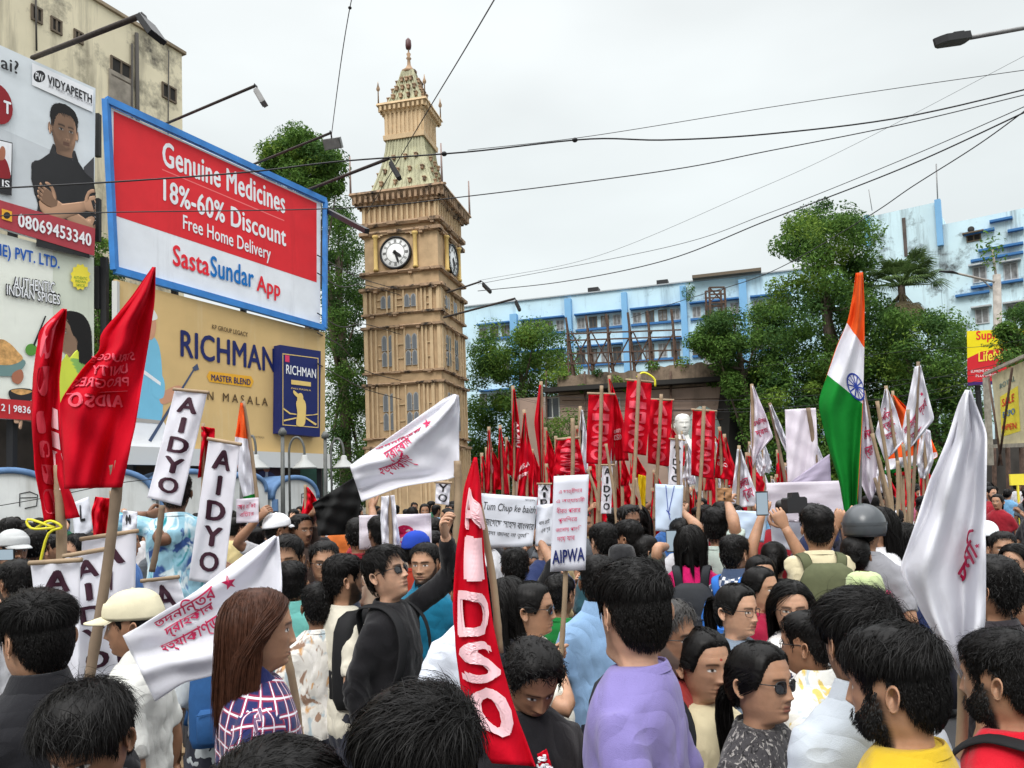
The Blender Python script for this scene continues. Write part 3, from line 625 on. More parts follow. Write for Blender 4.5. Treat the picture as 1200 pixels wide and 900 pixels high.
def glasses_mesh(name, sun=False):
    mb = MB()
    for s in (1, -1):
        c = np.array([s * .033, -.098, -.002]); an = np.linspace(0, 2 * math.pi, 20, endpoint=False)
        q = np.stack([c[0] + .024 * np.sign(np.cos(an)) * np.abs(np.cos(an)) ** .8, c[1] + .35 * np.abs(np.abs(c[0] + .024 * np.cos(an)) - .02) * .9, c[2] + .018 * np.sign(np.sin(an)) * np.abs(np.sin(an)) ** .8], 1)
        mb.tube(np.concatenate([q, q[:2]]), .0022 if sun else .0014, 5, cap=False)
        if sun: mb.add(np.concatenate([q, [c + (0, -.002, 0)]]), [(i, (i + 1) % 20, 20) for i in range(20)], 1, True)
        mb.tube([(s * .056, -.090, .006), (s * .074, -.075, .008), (s * .079, 0, .006), (s * .076, .018, -.004)], .0018, 5)
    mb.tube([(-.010, -.103, .002), (0, -.106, .004), (.010, -.103, .002)], .0018, 5)
    return mb.mesh(name, [GLF, GLL])
GLF = mat('glasses_frame', (.012, .011, .011), rough=.3, spec=.5); GLL = mat('dark_lens', (.008, .008, .01), rough=.06, spec=.8)
# ------------------------------------------------------------------ ground
ASPH = mat('asphalt', (.055, .055, .058), rough=.9, noise=(.6, .25), bump=(60, .4, .01))
gm = MB(); gm.add([(-1500, -300, 0), (1500, -300, 0), (1500, 2500, 0), (-1500, 2500, 0)], [(0, 1, 2, 3)]); tag(gm.build('ground', mat('earth', (.11, .10, .08), rough=.95, noise=(.2, .3))), kind='structure')
rm_ = MB(); rm_.add([(-9.5, -30, .004), (16, -30, .004), (26, 60, .004), (-4.5, 60, .004)], [(0, 1, 2, 3)]); tag(rm_.build('road', ASPH), kind='structure')
BLK = mat('black_paint', (.02, .02, .022), rough=.5); RUST = mat('rusty_steel', (.09, .055, .04), rough=.75, noise=(8, .4)); STEEL = mat('grey_steel', (.22, .22, .22), rough=.5, metal=.4, noise=(6, .2))
DGREEN = mat('dark_green_paint', (.02, .075, .055), rough=.55, noise=(2, .3))
def ink(name, c, rough=.55): return mat(name, S(c), rough=rough, spec=.3, noise=(1.3, .06), bump=(1.1, .35, .05), streak=(tuple(.72 * v for v in S(c)), 1.6, .58, .85))
WHT = ink('white_print', (236, 238, 242)); 

# ------------------------------------------------------------------ clock tower
TC = at(489.5, 450, 48.4); TC[2] = 0; TROT = R(-13)
TX = np.array([math.cos(TROT), math.sin(TROT), 0]); TY = np.array([-math.sin(TROT), math.cos(TROT), 0])
_cx = TC + 2.5 * TX - 2.5 * TY
def tz(y, x=517):
    return at(x, y, _cx[1])[2]
STONE = mat('tower_stone', (.49, .345, .205), rough=.85, noise=(1.6, .16), stain=((.20, .13, .075), .9, .60, .80), streak=((.17, .115, .07), 2.2, .60, .82), bump=(14, .25, .02))
STONE2 = mat('tower_ribs', (.57, .42, .255), rough=.85, noise=(2, .12), streak=((.22, .15, .09), 3, .58, .8))
COLY = mat('tower_columns', (.64, .45, .16), rough=.7, noise=(2, .1)); LEDGE = mat('tower_ledge', (.37, .25, .16), rough=.9, noise=(2, .2), stain=((.035, .03, .027), 1.6, .50, .64))
TROOF = mat('tower_roof', (.42, .41, .27), rough=.7, noise=(1.5, .2), streak=((.13, .12, .075), 3, .5, .75), stain=((.42, .36, .15), 1.2, .6, .75))
DIAL = mat('clock_dial', (.72, .73, .73), rough=.5); TGLASS = mat('tower_window_glass', (.15, .165, .185), rough=.25, spec=.5); TFR = mat('tower_window_frame', (.34, .35, .36), rough=.6)
tower = thing('clock_tower', 'tall tan stone clock tower with green pointed roof and round white dials', 'clock tower', TC)
def tp_(x, y, z): return TC + TX * x + TY * y + np.array([0, 0, z])
FACES = [(TX, -TY), (TY, TX), (-TX, TY), (-TY, -TX)]        # along, outward
def fbox(mb, k, u0, u1, o0, o1, z0, z1, mi=0):
    """box on tower face k, from u0 to u1 along it, o0 to o1 out from the axis"""
    A, O = FACES[k]; c = TC + A * (u0 + u1) / 2 + O * (o0 + o1) / 2 + np.array([0, 0, (z0 + z1) / 2]); mb.box(c, (abs(u1 - u0), abs(o1 - o0), z1 - z0), axes=(A, O, (0, 0, 1)), mi=mi)
def ring(mb, h0, h1, z0, z1, mi=0):
    """square frustum round the axis"""
    q = [tp_(sx * h, sy * h, z) for h, z in ((h0, z0), (h1, z1)) for sx, sy in ((-1, -1), (1, -1), (1, 1), (-1, 1))]
    mb.add(q, [(0, 1, 5, 4), (1, 2, 6, 5), (2, 3, 7, 6), (3, 0, 4, 7), (4, 5, 6, 7), (3, 2, 1, 0)], mi)
def tzc(y, x=480): return at(x, y, TC[1])[2]
Z = dict(base=0, l3a=tz(521), l3=tz(512), l2b=tz(446), l2=tz(434), l1b=tz(378), l1=tz(364), c0=tz(333), c1=tz(314), cap=tz(268), pan0=tz(254), pan1=tz(232), cor=tz(218))
H = 2.42
mb = MB(); ring(mb, 2.62, 2.45, 0, Z['l3']); ring(mb, 2.40, 2.36, Z['l3'], Z['cor'] - .3); mb.build('shaft', STONE, tower)
mb = MB(); rr_ = random.Random(3)
stages = [(.2, Z['l3a'] - .02), (Z['l3'] + .12, Z['l2b'] - .1), (Z['l2'] + .1, Z['l1b'] - .1), (Z['l1'] + .1, Z['c0'] - .1), (Z['pan0'] + .08, Z['pan1'] - .02)]
for k in range(4):
    for si, (a, b) in enumerate(stages):
        e = 2.44 if si else 2.56
        for u, wd, o in [(-2.34, .22, .10), (-2.02, .12, .06), (-1.72, .10, .05), (-.95, .1, .06), (-.62, .16, .06), (-.36, .1, .05), (.12, .1, .06), (.98, .1, .06), (1.28, .12, .07), (1.52, .12, .05), (1.86, .2, .08), (2.34, .22, .10)] if si < 4 else [(-2.3 + i * .354, .13, .07) for i in range(14)]:
            fbox(mb, k, u - wd / 2, u + wd / 2, 2.3, e + o - .02 * (k % 2), a, b)
    for si, (a, b) in enumerate(stages[1:4]):        # sunk-looking panel borders
        for u in (-1.35, -.2, .55, 1.7):
            for t in (.30, .62):
                z = a + (b - a) * t; fbox(mb, k, u - .24, u + .24, 2.3, 2.465, z, z + .07)
mb.build('rib_cladding', STONE2, tower)
mb = MB()
for z, h, w_ in ((Z['l3a'] - .1, .2, 2.66), (Z['l3'], .14, 2.60), (Z['l2b'] - .1, .18, 2.62), (Z['l2'], .16, 2.56), (Z['l1b'] - .1, .18, 2.62), (Z['l1'], .16, 2.56), (Z['c0'] - .08, .22, 2.68), (Z['c1'] - .05, .2, 2.62), (Z['cap'], .26, 2.60), (Z['pan0'] - .2, .26, 2.66), (Z['pan1'] - .06, .14, 2.58)):
    ring(mb, w_ - .1, w_, z, z + h * .6); ring(mb, w_, w_ - .05, z + h * .6, z + h)
    for k in range(4):                                # the ledge steps forward round each pilaster group
        for u in (-2.3, -.45, 1.6, 2.3): fbox(mb, k, u - .3, u + .3, 2.3, w_ + .05 - .004 * (k % 2), z + h * .15, z + h * .95)
    for q in range(7): k = rr_.randrange(4); u = rr_.uniform(-2.2, 2.2); fbox(mb, k, u, u + .22, 2.3, w_ + .02, z - .12 + .01 * q, z + .01)
mb.build('string_course', LEDGE, tower)
mb = MB(); ring(mb, 2.56, 3.0, Z['cor'] - .72, Z['cor'] - .12); ring(mb, 3.06, 3.02, Z['cor'] - .12, Z['cor'] + .02)
for k in range(4):
    for i in range(16): u = -2.7 + i * .36; fbox(mb, k, u - .08, u + .08, 2.5, 2.96 - .01 * (k % 2), Z['cor'] - .62, Z['cor'] - .125)
mb.build('cornice', LEDGE, tower)
zc = tz(293, 517) + .12
for k, uu in ((0, -.28), (1, 0.1), (2, 0), (3, 0)):
    A, O = FACES[k]; c = TC + A * uu + O * 2.44 + np.array([0, 0, zc]); AX = (A, np.array([0, 0, 1.0]), O)
    d = MB(); d.lathe([(.0, .0), (.92, 0), (.92, .10), (.88, .12), (.0, .12)], c, 40, axis=AX)
    dial = d.build('clock_face', DIAL, tower)
    d = MB(); d.lathe([(.90, .0), (1.02, .0), (1.02, .16), (.98, .2), (.9, .17), (.9, .0)], c, 40, axis=AX, cap=False)
    for i in range(12):
        a = i * math.pi / 6; v = math.cos(a) * np.array([0, 0, 1]) + math.sin(a) * A; x = np.cross(v, O)
        for j in ((-1, 1) if i % 3 else (-1.6, 0, 1.6)): d.box(c + v * .72 + x * .035 * j + O * .125, (.03, .2, .012), axes=(x, v, O))
    d.lathe([(.58, .121), (.605, .121), (.605, .13), (.58, .13), (.58, .121)], c, 40, axis=AX, cap=False)
    link('numerals', d.mesh('numerals', BLK), dial)
    for ln, an, w_ in ((.50, R(125), .10), (.74, R(163), .075)):
        v = math.cos(an) * np.array([0, 0, 1]) + math.sin(an) * A; x = np.cross(v, O); h = MB()
        h.add([c + O * .15 + p for p in (-v * .15 - x * w_, -v * .15 + x * w_, v * ln * .7 + x * w_ * .9, v * ln, v * ln * .7 - x * w_ * .9)] + [c + O * .17 + p for p in (-v * .15 - x * w_, -v * .15 + x * w_, v * ln * .7 + x * w_ * .9, v * ln, v * ln * .7 - x * w_ * .9)], [(0, 1, 2, 3, 4), (9, 8, 7, 6, 5)] + [(i, (i + 1) % 5, 5 + (i + 1) % 5, 5 + i) for i in range(5)])
        link('clock_hand', h.mesh('clock_hand', BLK), dial)
    for u in (uu - 1.28, uu + 1.28):
        p = TC + A * u + O * 2.56; d = MB(); z0, z1 = Z['c1'] + .18, Z['cap'] - .02
        d.lathe([(.17, z0), (.17, z0 + .12), (.13, z0 + .16), (.125, z1 - .22), (.15, z1 - .18), (.19, z1 - .1), (.19, z1)], p, 12); d.build('column', COLY, tower)
    arch = MB()
    for i in range(7): t = -math.pi / 2 + math.pi * i / 6; q = MB(); arch.box(c + A * 1.5 * math.sin(t) * .8 + np.array([0, 0, 1.16 + .18 * math.cos(t)]) + O * .02, (.42, .14, .2), axes=(A, O, (0, 0, 1)))
    arch.build('dial_moulding', STONE2, tower)
    for (a, b), tall in ((stages[1], 2), (stages[2], 2), (stages[3], 1)):
        for u in (-1.18, -.76, .34, .76):
            hh = b - a; rows = ((.16, .47), (.52, .84)) if tall == 2 else ((.28, .78),)
            for t0, t1 in rows:
                z0, z1 = a + hh * t0, a + hh * t1; p = [(-.12, z0), (.12, z0), (.12, z1 - .2), (.07, z1 - .07), (0, z1), (-.07, z1 - .07), (-.12, z1 - .2)]
                fr = MB(); o1 = 2.47; q = [TC + A * (u + x * 1.45) + O * o1 + np.array([0, 0, z + (.05 if z > z0 else -.05)]) for x, z in p]; q2 = [v - O * .1 for v in q]
                fr.add(q + q2, [tuple(range(7))] + [(i, i + 7, (i + 1) % 7 + 7, (i + 1) % 7) for i in range(7)]); fo = fr.build('window', TFR, tower)
                gl = MB(); q = [TC + A * (u + x) + O * (o1 + .012) + np.array([0, 0, z]) for x, z in p]; gl.add(q, [tuple(range(7))]); link('pane', gl.mesh('pane', TGLASS), fo)
# roofs
rz0, rz1 = Z['cor'] + .02, tzc(172); bz1 = tzc(140); sz0 = bz1 + .5; sz1 = tzc(86)
def roof(mb, prof_):
    for (h0, z0), (h1, z1) in zip(prof_[:-1], prof_[1:]): ring(mb, h0, h1, z0, z1)
mb = MB(); t = np.linspace(0, 1, 7); P1 = [(2.15 - (2.15 - 1.22) * (1 - (1 - q) ** 1.5), rz0 + (rz1 - rz0) * q) for q in t]; roof(mb, P1)
P2 = [(1.22 - .84 * (1 - (1 - q) ** 1.2), sz0 + (sz1 - sz0) * q) for q in t]; roof(mb, P2)
for pr, nn in ((P1, 13), (P2, 9)):
    for k in range(4):
        A, O = FACES[k]
        for i in range(nn):
            s_ = -1 + 2 * (i + .5) / nn
            for (h0, z0), (h1, z1) in zip(pr[:-1], pr[1:]): mb.beam(TC + A * s_ * h0 + O * (h0 + .02) + (0, 0, z0), TC + A * s_ * h1 + O * (h1 + .02) + (0, 0, z1), .06)
mb.build('roof', TROOF, tower)
for pr, rows in ((P1, (.2, .42, .66)), (P2, (.2, .45, .7))):
    for k in range(4):
        A, O = FACES[k]
        for r_ in rows:
            h = np.interp(r_, t, [q[0] for q in pr]); z = np.interp(r_, t, [q[1] for q in pr])
            for s_ in (-.7, -.2, .3, .8) if r_ < .5 else (-.45, .1, .6): c = TC + A * s_ * h + O * (h + .08) + (0, 0, z); mb = MB(); mb.box(c, (.16, .24, .2), axes=(A, O, (0, 0, 1))); mb.box(c + (0, 0, .13), (.24, .3, .06), axes=(A, O, (0, 0, 1))); mb.build('dormer', LEDGE, tower)
mb = MB(); ring(mb, 1.26, 1.26, rz1, bz1); ring(mb, 1.36, 1.38, rz1, rz1 + .3); ring(mb, 1.32, 1.58, bz1 - .1, bz1 + .35); ring(mb, 1.68, 1.63, bz1 + .35, bz1 + .5)
for k in range(4):
    for i in range(9): u = -1.12 + i * .28; fbox(mb, k, u - .07, u + .07, 1.2, 1.33 - .006 * (k % 2), rz1 + .3, bz1 - .1)
    for i in range(10): u = -1.4 + i * .31; fbox(mb, k, u - .07, u + .07, 1.3, 1.62, bz1 + .02, bz1 + .33)
mb.build('belfry', STONE2, tower)
mb = MB(); zt = tzc(45); mb.lathe([(.5, sz1 - .05), (.52, sz1 + .1), (.34, sz1 + .18), (.2, sz1 + .4), (.12, sz1 + .55), (.10, sz1 + .9), (.18, sz1 + 1.0), (.09, sz1 + 1.1), (.15, sz1 + 1.3), (.06, sz1 + 1.4), (.04, zt - .75), (.03, zt - .7)], TC, 10); mb.build('finial', LEDGE, tower)
mb = MB(); mb.lathe([(.02, zt - .75), (.17, zt - .7), (.2, zt - .5), (.18, zt - .15), (.08, zt)], TC, 12); mb.build('beacon', mat('beacon_red', (.09, .035, .035), rough=.4), tower)
for sx, sy in ((-1, -1), (1, -1), (1, 1), (-1, 1)):
    mb = MB(); p = tp_(sx * 1.55, sy * 1.55, 0); mb.lathe([(.05, bz1 + .5), (.035, bz1 + 1.3), (.11, bz1 + 1.4), (.12, bz1 + 1.5), (.05, bz1 + 1.7), (.015, bz1 + 1.95)], p, 8); mb.build('pinnacle', LEDGE, tower)
    mb = MB(); p = tp_(sx * 2.95, sy * 2.95, 0); mb.tube([p + (0, 0, Z['cor']), p + (0, 0, Z['cor'] + 2.4)], [.07, .045], 6); mb.build('pole', mat('faded_pole', (.30, .22, .2), rough=.7), tower)

# ------------------------------------------------------------------ hoardings down the street's side
def slab(mb, B, c4, t=.12, off=0, mi=0):
    """a thick panel behind its printed face, from four pixel corners"""
    q = [B.hit(*c, off) for c in c4]; r = [p - B.n * t for p in q]; mb.add(q + r, [(0, 1, 2, 3), (7, 6, 5, 4)] + [(i, 4 + i, 4 + (i + 1) % 4, (i + 1) % 4) for i in range(4)], mi)
def inks(B, parent, name, items):
    """printed areas on a panel, each colour slightly proud of the last"""
    mb = MB(); ms = []
    k0 = parent.get('_lay', 0); parent['_lay'] = k0 + len(items) + 3 * sum(isinstance(q[1], str) for q in items)
    i = k0 - 1
    for it in items:
        i += 4 if isinstance(it[1], str) else 1; m = it[0]; 
        if m not in ms: ms.append(m)
        off = .004 + .001 * i + (.002 if isinstance(it[1], str) else 0)
        if isinstance(it[1], str): B.text(mb, it[1], it[2], it[3], it[4], off=off, bold=it[5] if len(it) > 5 else .02, mi=ms.index(m))
        else: B.poly(mb, it[1], off=off, sm=it[2] if len(it) > 2 else 0, mi=ms.index(m))
    return link(name, mb.mesh(name, ms), parent)
def circ(x, y, r, k=1.0, n=24): return [(x + r * math.cos(i * 2 * math.pi / n), y + k * r * math.sin(i * 2 * math.pi / n) + (0.4 * r * math.cos(i * 2 * math.pi / n) if k != 1 else 0)) for i in range(n)]
def posts(parent, B, xs, y0, d=.16, m=None):
    for x in xs:
        p = B.hit(x, y0, -.25); mb = MB(); mb.beam((p[0], p[1], 0), (p[0], p[1], p[2]), d); mb.build('post', m or BLK, parent)
BB = Board(at(123, 118, 20.6), at(380, 235, 27.0))
RED = ink('billboard_red', (222, 38, 48)); BLU = mat('blue_frame_paint', S((58, 128, 200)), rough=.55, noise=(2.5, .15), stain=((.05, .13, .28), 3.5, .62, .8)); RED2 = ink('logo_red', (228, 35, 52)); BLU2 = ink('logo_blue', (0, 112, 190))
b1 = thing('billboard', 'blue framed red and white billboard offering discounts on medicines', 'billboard', BB.hit(250, 300) * (1, 1, 0))
mb = MB(); slab(mb, BB, [(128, 126), (376, 238), (375, 380), (134, 316)], .1); pn = mb.build('panel', ink('billboard_white', (233, 237, 243)), b1)
inks(BB, pn, 'printed_red', [(RED, [(133, 130), (371, 238), (371, 331), (133, 252)]), (ink('pale_line', (240, 120, 120)), [(190, 198), (333, 258), (333, 259.2), (190, 199.2)])])
inks(BB, pn, 'lettering', [(WHT, 'Genuine Medicines', (190, 194), (334, 251), (190, 164.5), .035), (WHT, '18%-60% Discount', (191, 235), (335, 289.5), (191, 209), .035), (WHT, 'Free Home Delivery', (214, 273.5), (317, 310), (214, 251.5), .02),
   (RED2, 'Sasta', (202, 311), (245, 324), (202, 286), .035), (BLU2, 'Sundar', (246, 324), (297, 338), (246, 299), .03), (RED2, 'App', (300, 347), (328, 354), (300, 322), .03)])
for o_ in pn.children: pass
mb = MB()
for a, b in (((123, 118), (380, 236)), ((380, 236), (379, 385)), ((379, 385), (133, 317)), ((133, 317), (123, 118))):
    p, q = BB.hit(*a, .06), BB.hit(*b, .06); mb.beam(p, q, .15, .2)
mb.build('frame', BLU, b1); posts(b1, BB, (128, 210, 290, 375), 300)
mb = MB(); 
for y in (150, 250, 330): mb.beam(BB.hit(121, y - 20, -.3), BB.hit(121, y + 30, -.3), .14)
mb.build('rear_frame', BLK, b1)
# gold board below
RB = Board(at(135, 330, 20.75), at(381, 388, 27.1)); GOLD = mat('gold_print', S((212, 180, 124)), rough=.55, noise=(.9, .07), streak=((.68, .55, .33), 1.5, .55, .8)); NAVY = ink('navy_print', (24, 36, 96)); GOLD2 = ink('pale_gold', (226, 196, 120)); SKN = ink('printed_skin', (205, 150, 120)); SKYB = ink('printed_light_blue', (122, 192, 222)); ORG = ink('printed_orange', (232, 172, 50))
b2 = thing('billboard', 'gold billboard with navy lettering and a printed golfer in light blue', 'billboard', RB.hit(250, 480) * (1, 1, 0))
mb = MB(); slab(mb, RB, [(135, 327), (381, 390), (381, 538), (140, 531)], .1); pn = mb.build('panel', GOLD, b2)
inks(RB, pn, 'printed_golfer', [(WHT, [(150, 490), (192, 494), (190, 528), (146, 529)], 12), (SKYB, [(166, 396), (176, 392), (186, 405), (190, 440), (189, 492), (170, 494), (152, 488), (158, 440)], 40), (SKN, [(172, 372), (179, 368), (183, 380), (180, 396), (173, 396)], 24), (ink('printed_white_cap', (226, 226, 222)), [(171, 375), (176, 360), (182, 366), (184, 374)], 16), (SKN, [(188, 462), (206, 452), (214, 455), (208, 466), (190, 474)], 20), (SKYB, [(180, 430), (192, 445), (191, 466), (178, 462)], 16), (WHT, [(160, 427), (188, 448), (188, 452), (159, 432)]), (ink('printed_belt', (170, 165, 160)), [(151, 489), (190, 493), (190, 497), (151, 494)]), (ink('printed_club', (70, 84, 112)), [(229, 428), (230.5, 429), (177, 518), (173.5, 516)]), (ink('printed_club', (70, 84, 112)), [(225, 431), (231, 426), (233, 433), (228, 435)])])
inks(RB, pn, 'lettering', [(ORG, [(245, 435), (294, 441), (297, 447), (294, 454), (245, 447.5), (242, 441)]), (NAVY, 'RICHMAN', (211, 418), (322, 437), (211, 386), .03), (ink('brown_print', (90, 70, 45)), 'KP GROUP LEGACY', (248, 385.5), (290, 395), (248, 380)), (NAVY, 'MASTER BLEND', (247, 446), (293, 451.6), (247, 438.5)), (ink('brown_print', (90, 70, 45)), 'P A N   M A S A L A', (222, 466.5), (313, 476), (222, 456)), (ink('brown_print', (90, 70, 45)), 'PAN MASALA', (296, 513), (309, 514), (296, 510.5), 0)])
PB = Board(RB.hit(328, 404, .35), RB.hit(376, 411, .35)); mb = MB(); slab(mb, PB, [(328.5, 404), (376, 411.5), (375, 512), (327.5, 507.5)], .32); pk = mb.build('pack_panel', NAVY, b2)
inks(PB, pk, 'lettering', [(GOLD2, [(331, 414), (373, 419.5), (373, 420.4), (331, 415)]), (GOLD2, [(331, 414), (331.8, 414), (331.8, 498.5), (331, 498.4)]), (GOLD2, [(372.2, 419.5), (373, 419.5), (373, 501.5), (372.2, 501.4)]), (GOLD2, [(331, 497.4), (373, 500.6), (373, 501.5), (331, 498.3)]), (ink('pink_print', (214, 60, 100)), [(334, 416), (339, 416.7), (339, 424.5), (334, 423.8)]), (WHT, 'RICHMAN', (335, 438), (370, 443.5), (335, 427), .02), (GOLD2, [(341, 445), (364, 448), (364, 453), (341, 450.3)]), (GOLD2, 'PAN MASALA', (341, 456), (364, 458.5), (341, 454), 0)])
inks(PB, pk, 'printed_golfer', [(GOLD2, [(349, 462), (353, 461), (355, 466), (353, 470), (348, 470)], 16), (GOLD2, [(347, 470), (357, 471), (358, 484), (356, 498.5), (347, 498), (348, 484)], 24), (GOLD2, [(353, 470), (345, 463), (343, 459), (345, 458), (357, 470)], 12), (GOLD2, [(331.8, 478), (340, 484), (347, 485), (347, 486.2), (339, 485.4), (331.8, 480)]), (GOLD2, [(358, 486), (366, 486), (372, 484.5), (372, 486), (358, 487.4)]), (GOLD2, [(358, 489), (371, 497), (369, 498.5), (358, 491)]), (GOLD2, [(332, 492), (347, 489), (347, 490.5), (332, 494)])])
mb = MB(); mb.beam(RB.hit(135, 330, .03), RB.hit(135, 470, .03), .14); mb.build('frame', mat('pale_batten', (.6, .6, .58)), b2); posts(b2, RB, (160, 250, 330, 379), 480)
mb = MB(); p, q = RB.hit(140, 534, .15), RB.hit(381, 541, .15); mb.beam(p, q, .22, .5); mb.build('walkway', mat('pale_batten', (.6, .6, .58)), b2)
def flat_print(B, parent, name, top, chin, yaw, face, hair, col, skin=(.46, .27, .17), arms=None, head=(0, 0, 0), lo=.9, off=.012, sari=None, xs=.74, xr=(-.6, .6)):
    """a printed picture of a person: a figure seen straight on, its tones printed on the sheet"""
    hs = face.pop('hairmesh'); parts = []; A = {**HANG, **(arms or {})}
    bm_ = body_mesh('t', face, head, A, 96, ('relax', 'relax'), None, False); cv = np.empty(len(bm_.vertices) * 4); bm_.color_attributes['Col'].data.foreach_get('color', cv); mk = np.empty(len(bm_.vertices)); bm_.attributes['msk'].data.foreach_get('value', mk)
    bc = np.array(skin) * (1 - mk[:, None]) + cv.reshape(-1, 4)[:, :3] * mk[:, None]; hm = np.array(head_matrix(*head)); sh = shirt_mesh('t', A, 'short', vox=.014, amp=.010); cl_ = collar_mesh('t', 'shirt')
    for me, cc, M_ in ((bm_, bc, None), (hs, np.array((.012, .010, .010)), hm), (sh, np.array(col), None), (cl_, np.array(col) * 1.15, None)):
        v = np.empty(len(me.vertices) * 3); me.vertices.foreach_get('co', v); v = v.reshape(-1, 3); n = np.empty(len(v) * 3); me.vertices.foreach_get('normal', n); n = n.reshape(-1, 3)
        if M_ is not None: v = v @ M_[:3, :3].T + M_[:3, 3]; n = n @ M_[:3, :3].T
        c_, s_ = math.cos(R(yaw)), math.sin(R(yaw)); Ry = np.array(((c_, s_, 0), (-s_, c_, 0), (0, 0, 1))); v = v @ Ry; n = n @ Ry
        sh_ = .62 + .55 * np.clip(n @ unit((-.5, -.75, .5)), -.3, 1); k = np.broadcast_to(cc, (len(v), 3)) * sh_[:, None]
        if sari is not None and me is sh: w_ = np.sin(v[:, 2] * 9 + v[:, 0] * 14) > .1; k = np.where(w_[:, None], np.array(sari) * sh_[:, None], k)
        parts.append((v, [tuple(p.vertices) for p in me.polygons if min(v[i][2] for i in p.vertices) > lo and all(xr[0] < v[i][0] < xr[1] for i in p.vertices)], k))
    P0, P1 = B.hit(*top), B.hit(*chin); sc = (P0 - P1)[2] / .237; mb = MB(); cols = []; ux = B.u if B.u[0] > 0 else -B.u
    for v, f, k in parts: mb.add(P0 + v[:, :1] * sc * xs * ux + (v[:, 2:] - 1.712) * sc * B.up + B.n * (off + .012 * (.4 - v[:, 1:2])), f, 0, True); cols.append(k)
    me = mb.mesh(name, mat('photo_print', vcol=True, rough=.55, spec=.3)); cols = np.concatenate(cols); c4 = np.ones((len(cols), 4)); c4[:, :3] = cols; me.color_attributes.new('Col', 'FLOAT_COLOR', 'POINT').data.foreach_set('color', c4.ravel()); return link(name, me, parent)
# two older hoardings nearer
VB = Board(at(0, 60, 18.5), at(112, 103, 20.4)); MAROON = ink('maroon_print', (172, 62, 72)); DRK = ink('dark_print', (38, 38, 42)); DRK2 = ink('charcoal_print', (66, 66, 70)); DRED = ink('dark_red_print', (140, 24, 34))
b3 = thing('billboard', 'pale poster hoarding with a man in a black polo, arms folded, above a phone number', 'billboard', VB.hit(50, 250) * (1, 1, 0))
mb = MB(); slab(mb, VB, [(-90, 12), (112, 103.5), (110, 300), (-90, 240)], .1); pn = mb.build('panel', ink('pale_grey_print', (214, 221, 226)), b3)
SK2 = ink('printed_skin_b', (196, 138, 108)); SK3 = ink('printed_skin_c', (168, 108, 82))
inks(VB, pn, 'printed_shapes', [(ink('pale_shape', (200, 206, 211)), [(0, 150), (60, 176), (112, 230), (112, 262), (0, 236)]), (ink('red_sliver', (168, 40, 52)), [(97, 256), (105, 220), (110, 214), (110, 246)]), (DRK2, [(98, 196), (110, 184), (110, 268), (98, 266)])])
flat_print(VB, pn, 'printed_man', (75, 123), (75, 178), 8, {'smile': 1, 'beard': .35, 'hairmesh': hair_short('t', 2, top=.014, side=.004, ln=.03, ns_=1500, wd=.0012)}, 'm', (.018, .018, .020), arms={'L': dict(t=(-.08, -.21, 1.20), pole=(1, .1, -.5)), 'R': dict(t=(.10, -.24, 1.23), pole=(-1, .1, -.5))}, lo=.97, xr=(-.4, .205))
pn['_lay'] = 24
inks(VB, pn, 'lettering', [(MAROON, [(-90, 208), (111, 268), (110, 300), (-90, 240)]), (WHT, [(37, 74), (109, 106), (108, 132), (37, 100)]), (DRK, circ(45.5, 90, 7)), (WHT, 'PW', (41, 93), (50, 97), (41, 84.5), .02), (DRK, 'VIDYAPEETH', (55, 98.5), (107, 122), (55, 88), .04), (ink('grey_print', (120, 120, 126)), 'JEE  NEET  FOUNDATION', (56, 103), (107, 125.5), (56, 99.5), 0), (DRK, 'ai?', (0, 80.5), (21, 88.5), (0, 65), .02), (WHT, '08069453340', (20, 266), (106, 289.5), (20, 250), .04), (ORG, [(1, 245), (13, 248.5), (13, 260.5), (1, 257)]), (DRK, circ(7, 253, 4)), (DRED, circ(-4, 122, 18, 1.3)), (WHT, 'T', (3, 133), (12, 136), (3, 118), .05),
   (DRK, [(-20, 160), (13.5, 168), (12.5, 230), (-20, 222)]), (WHT, [(-20, 161), (12.7, 169), (11.8, 206), (-20, 198)]), (DRED, [(-10, 205), (-4, 188), (4, 186), (9, 196), (10, 210)], 20), (SK3, [(-3, 180), (1, 172), (5, 176), (4, 187), (-2, 188)], 16), (WHT, 'IS', (1, 219), (10, 221), (1, 211), .03)])
posts(b3, VB, (-60, 20, 105), 250)
SB = Board(at(0, 280, 18.6), at(110, 302, 20.5)); b4 = thing('billboard', 'food hoarding with a woman in a green sari, bowls of noodles and a red strip', 'billboard', SB.hit(50, 460) * (1, 1, 0))
YEL = ink('yellow_print', (240, 222, 70)); GRN = ink('green_print', (90, 150, 60)); CREAM = ink('cream_print', (233, 236, 226)); NOOD = mat('noodle_print', S((208, 160, 100)), rough=.6, noise=(9, .4)); TEAL = ink('grey_teal_print', (110, 140, 138))
mb = MB(); slab(mb, SB, [(-90, 250), (110, 302), (110, 497), (-90, 485)], .1); pn = mb.build('panel', CREAM, b4)
inks(SB, pn, 'printed_wall', [(ink('pale_wall_print', (210, 216, 200)), [(62, 290), (110, 302), (110, 480), (62, 470)])])
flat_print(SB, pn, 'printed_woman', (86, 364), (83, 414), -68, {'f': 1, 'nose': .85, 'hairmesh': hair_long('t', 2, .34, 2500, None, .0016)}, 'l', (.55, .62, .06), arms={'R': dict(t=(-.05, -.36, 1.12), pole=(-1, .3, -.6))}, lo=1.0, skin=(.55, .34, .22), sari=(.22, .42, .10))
pn['_lay'] = 24
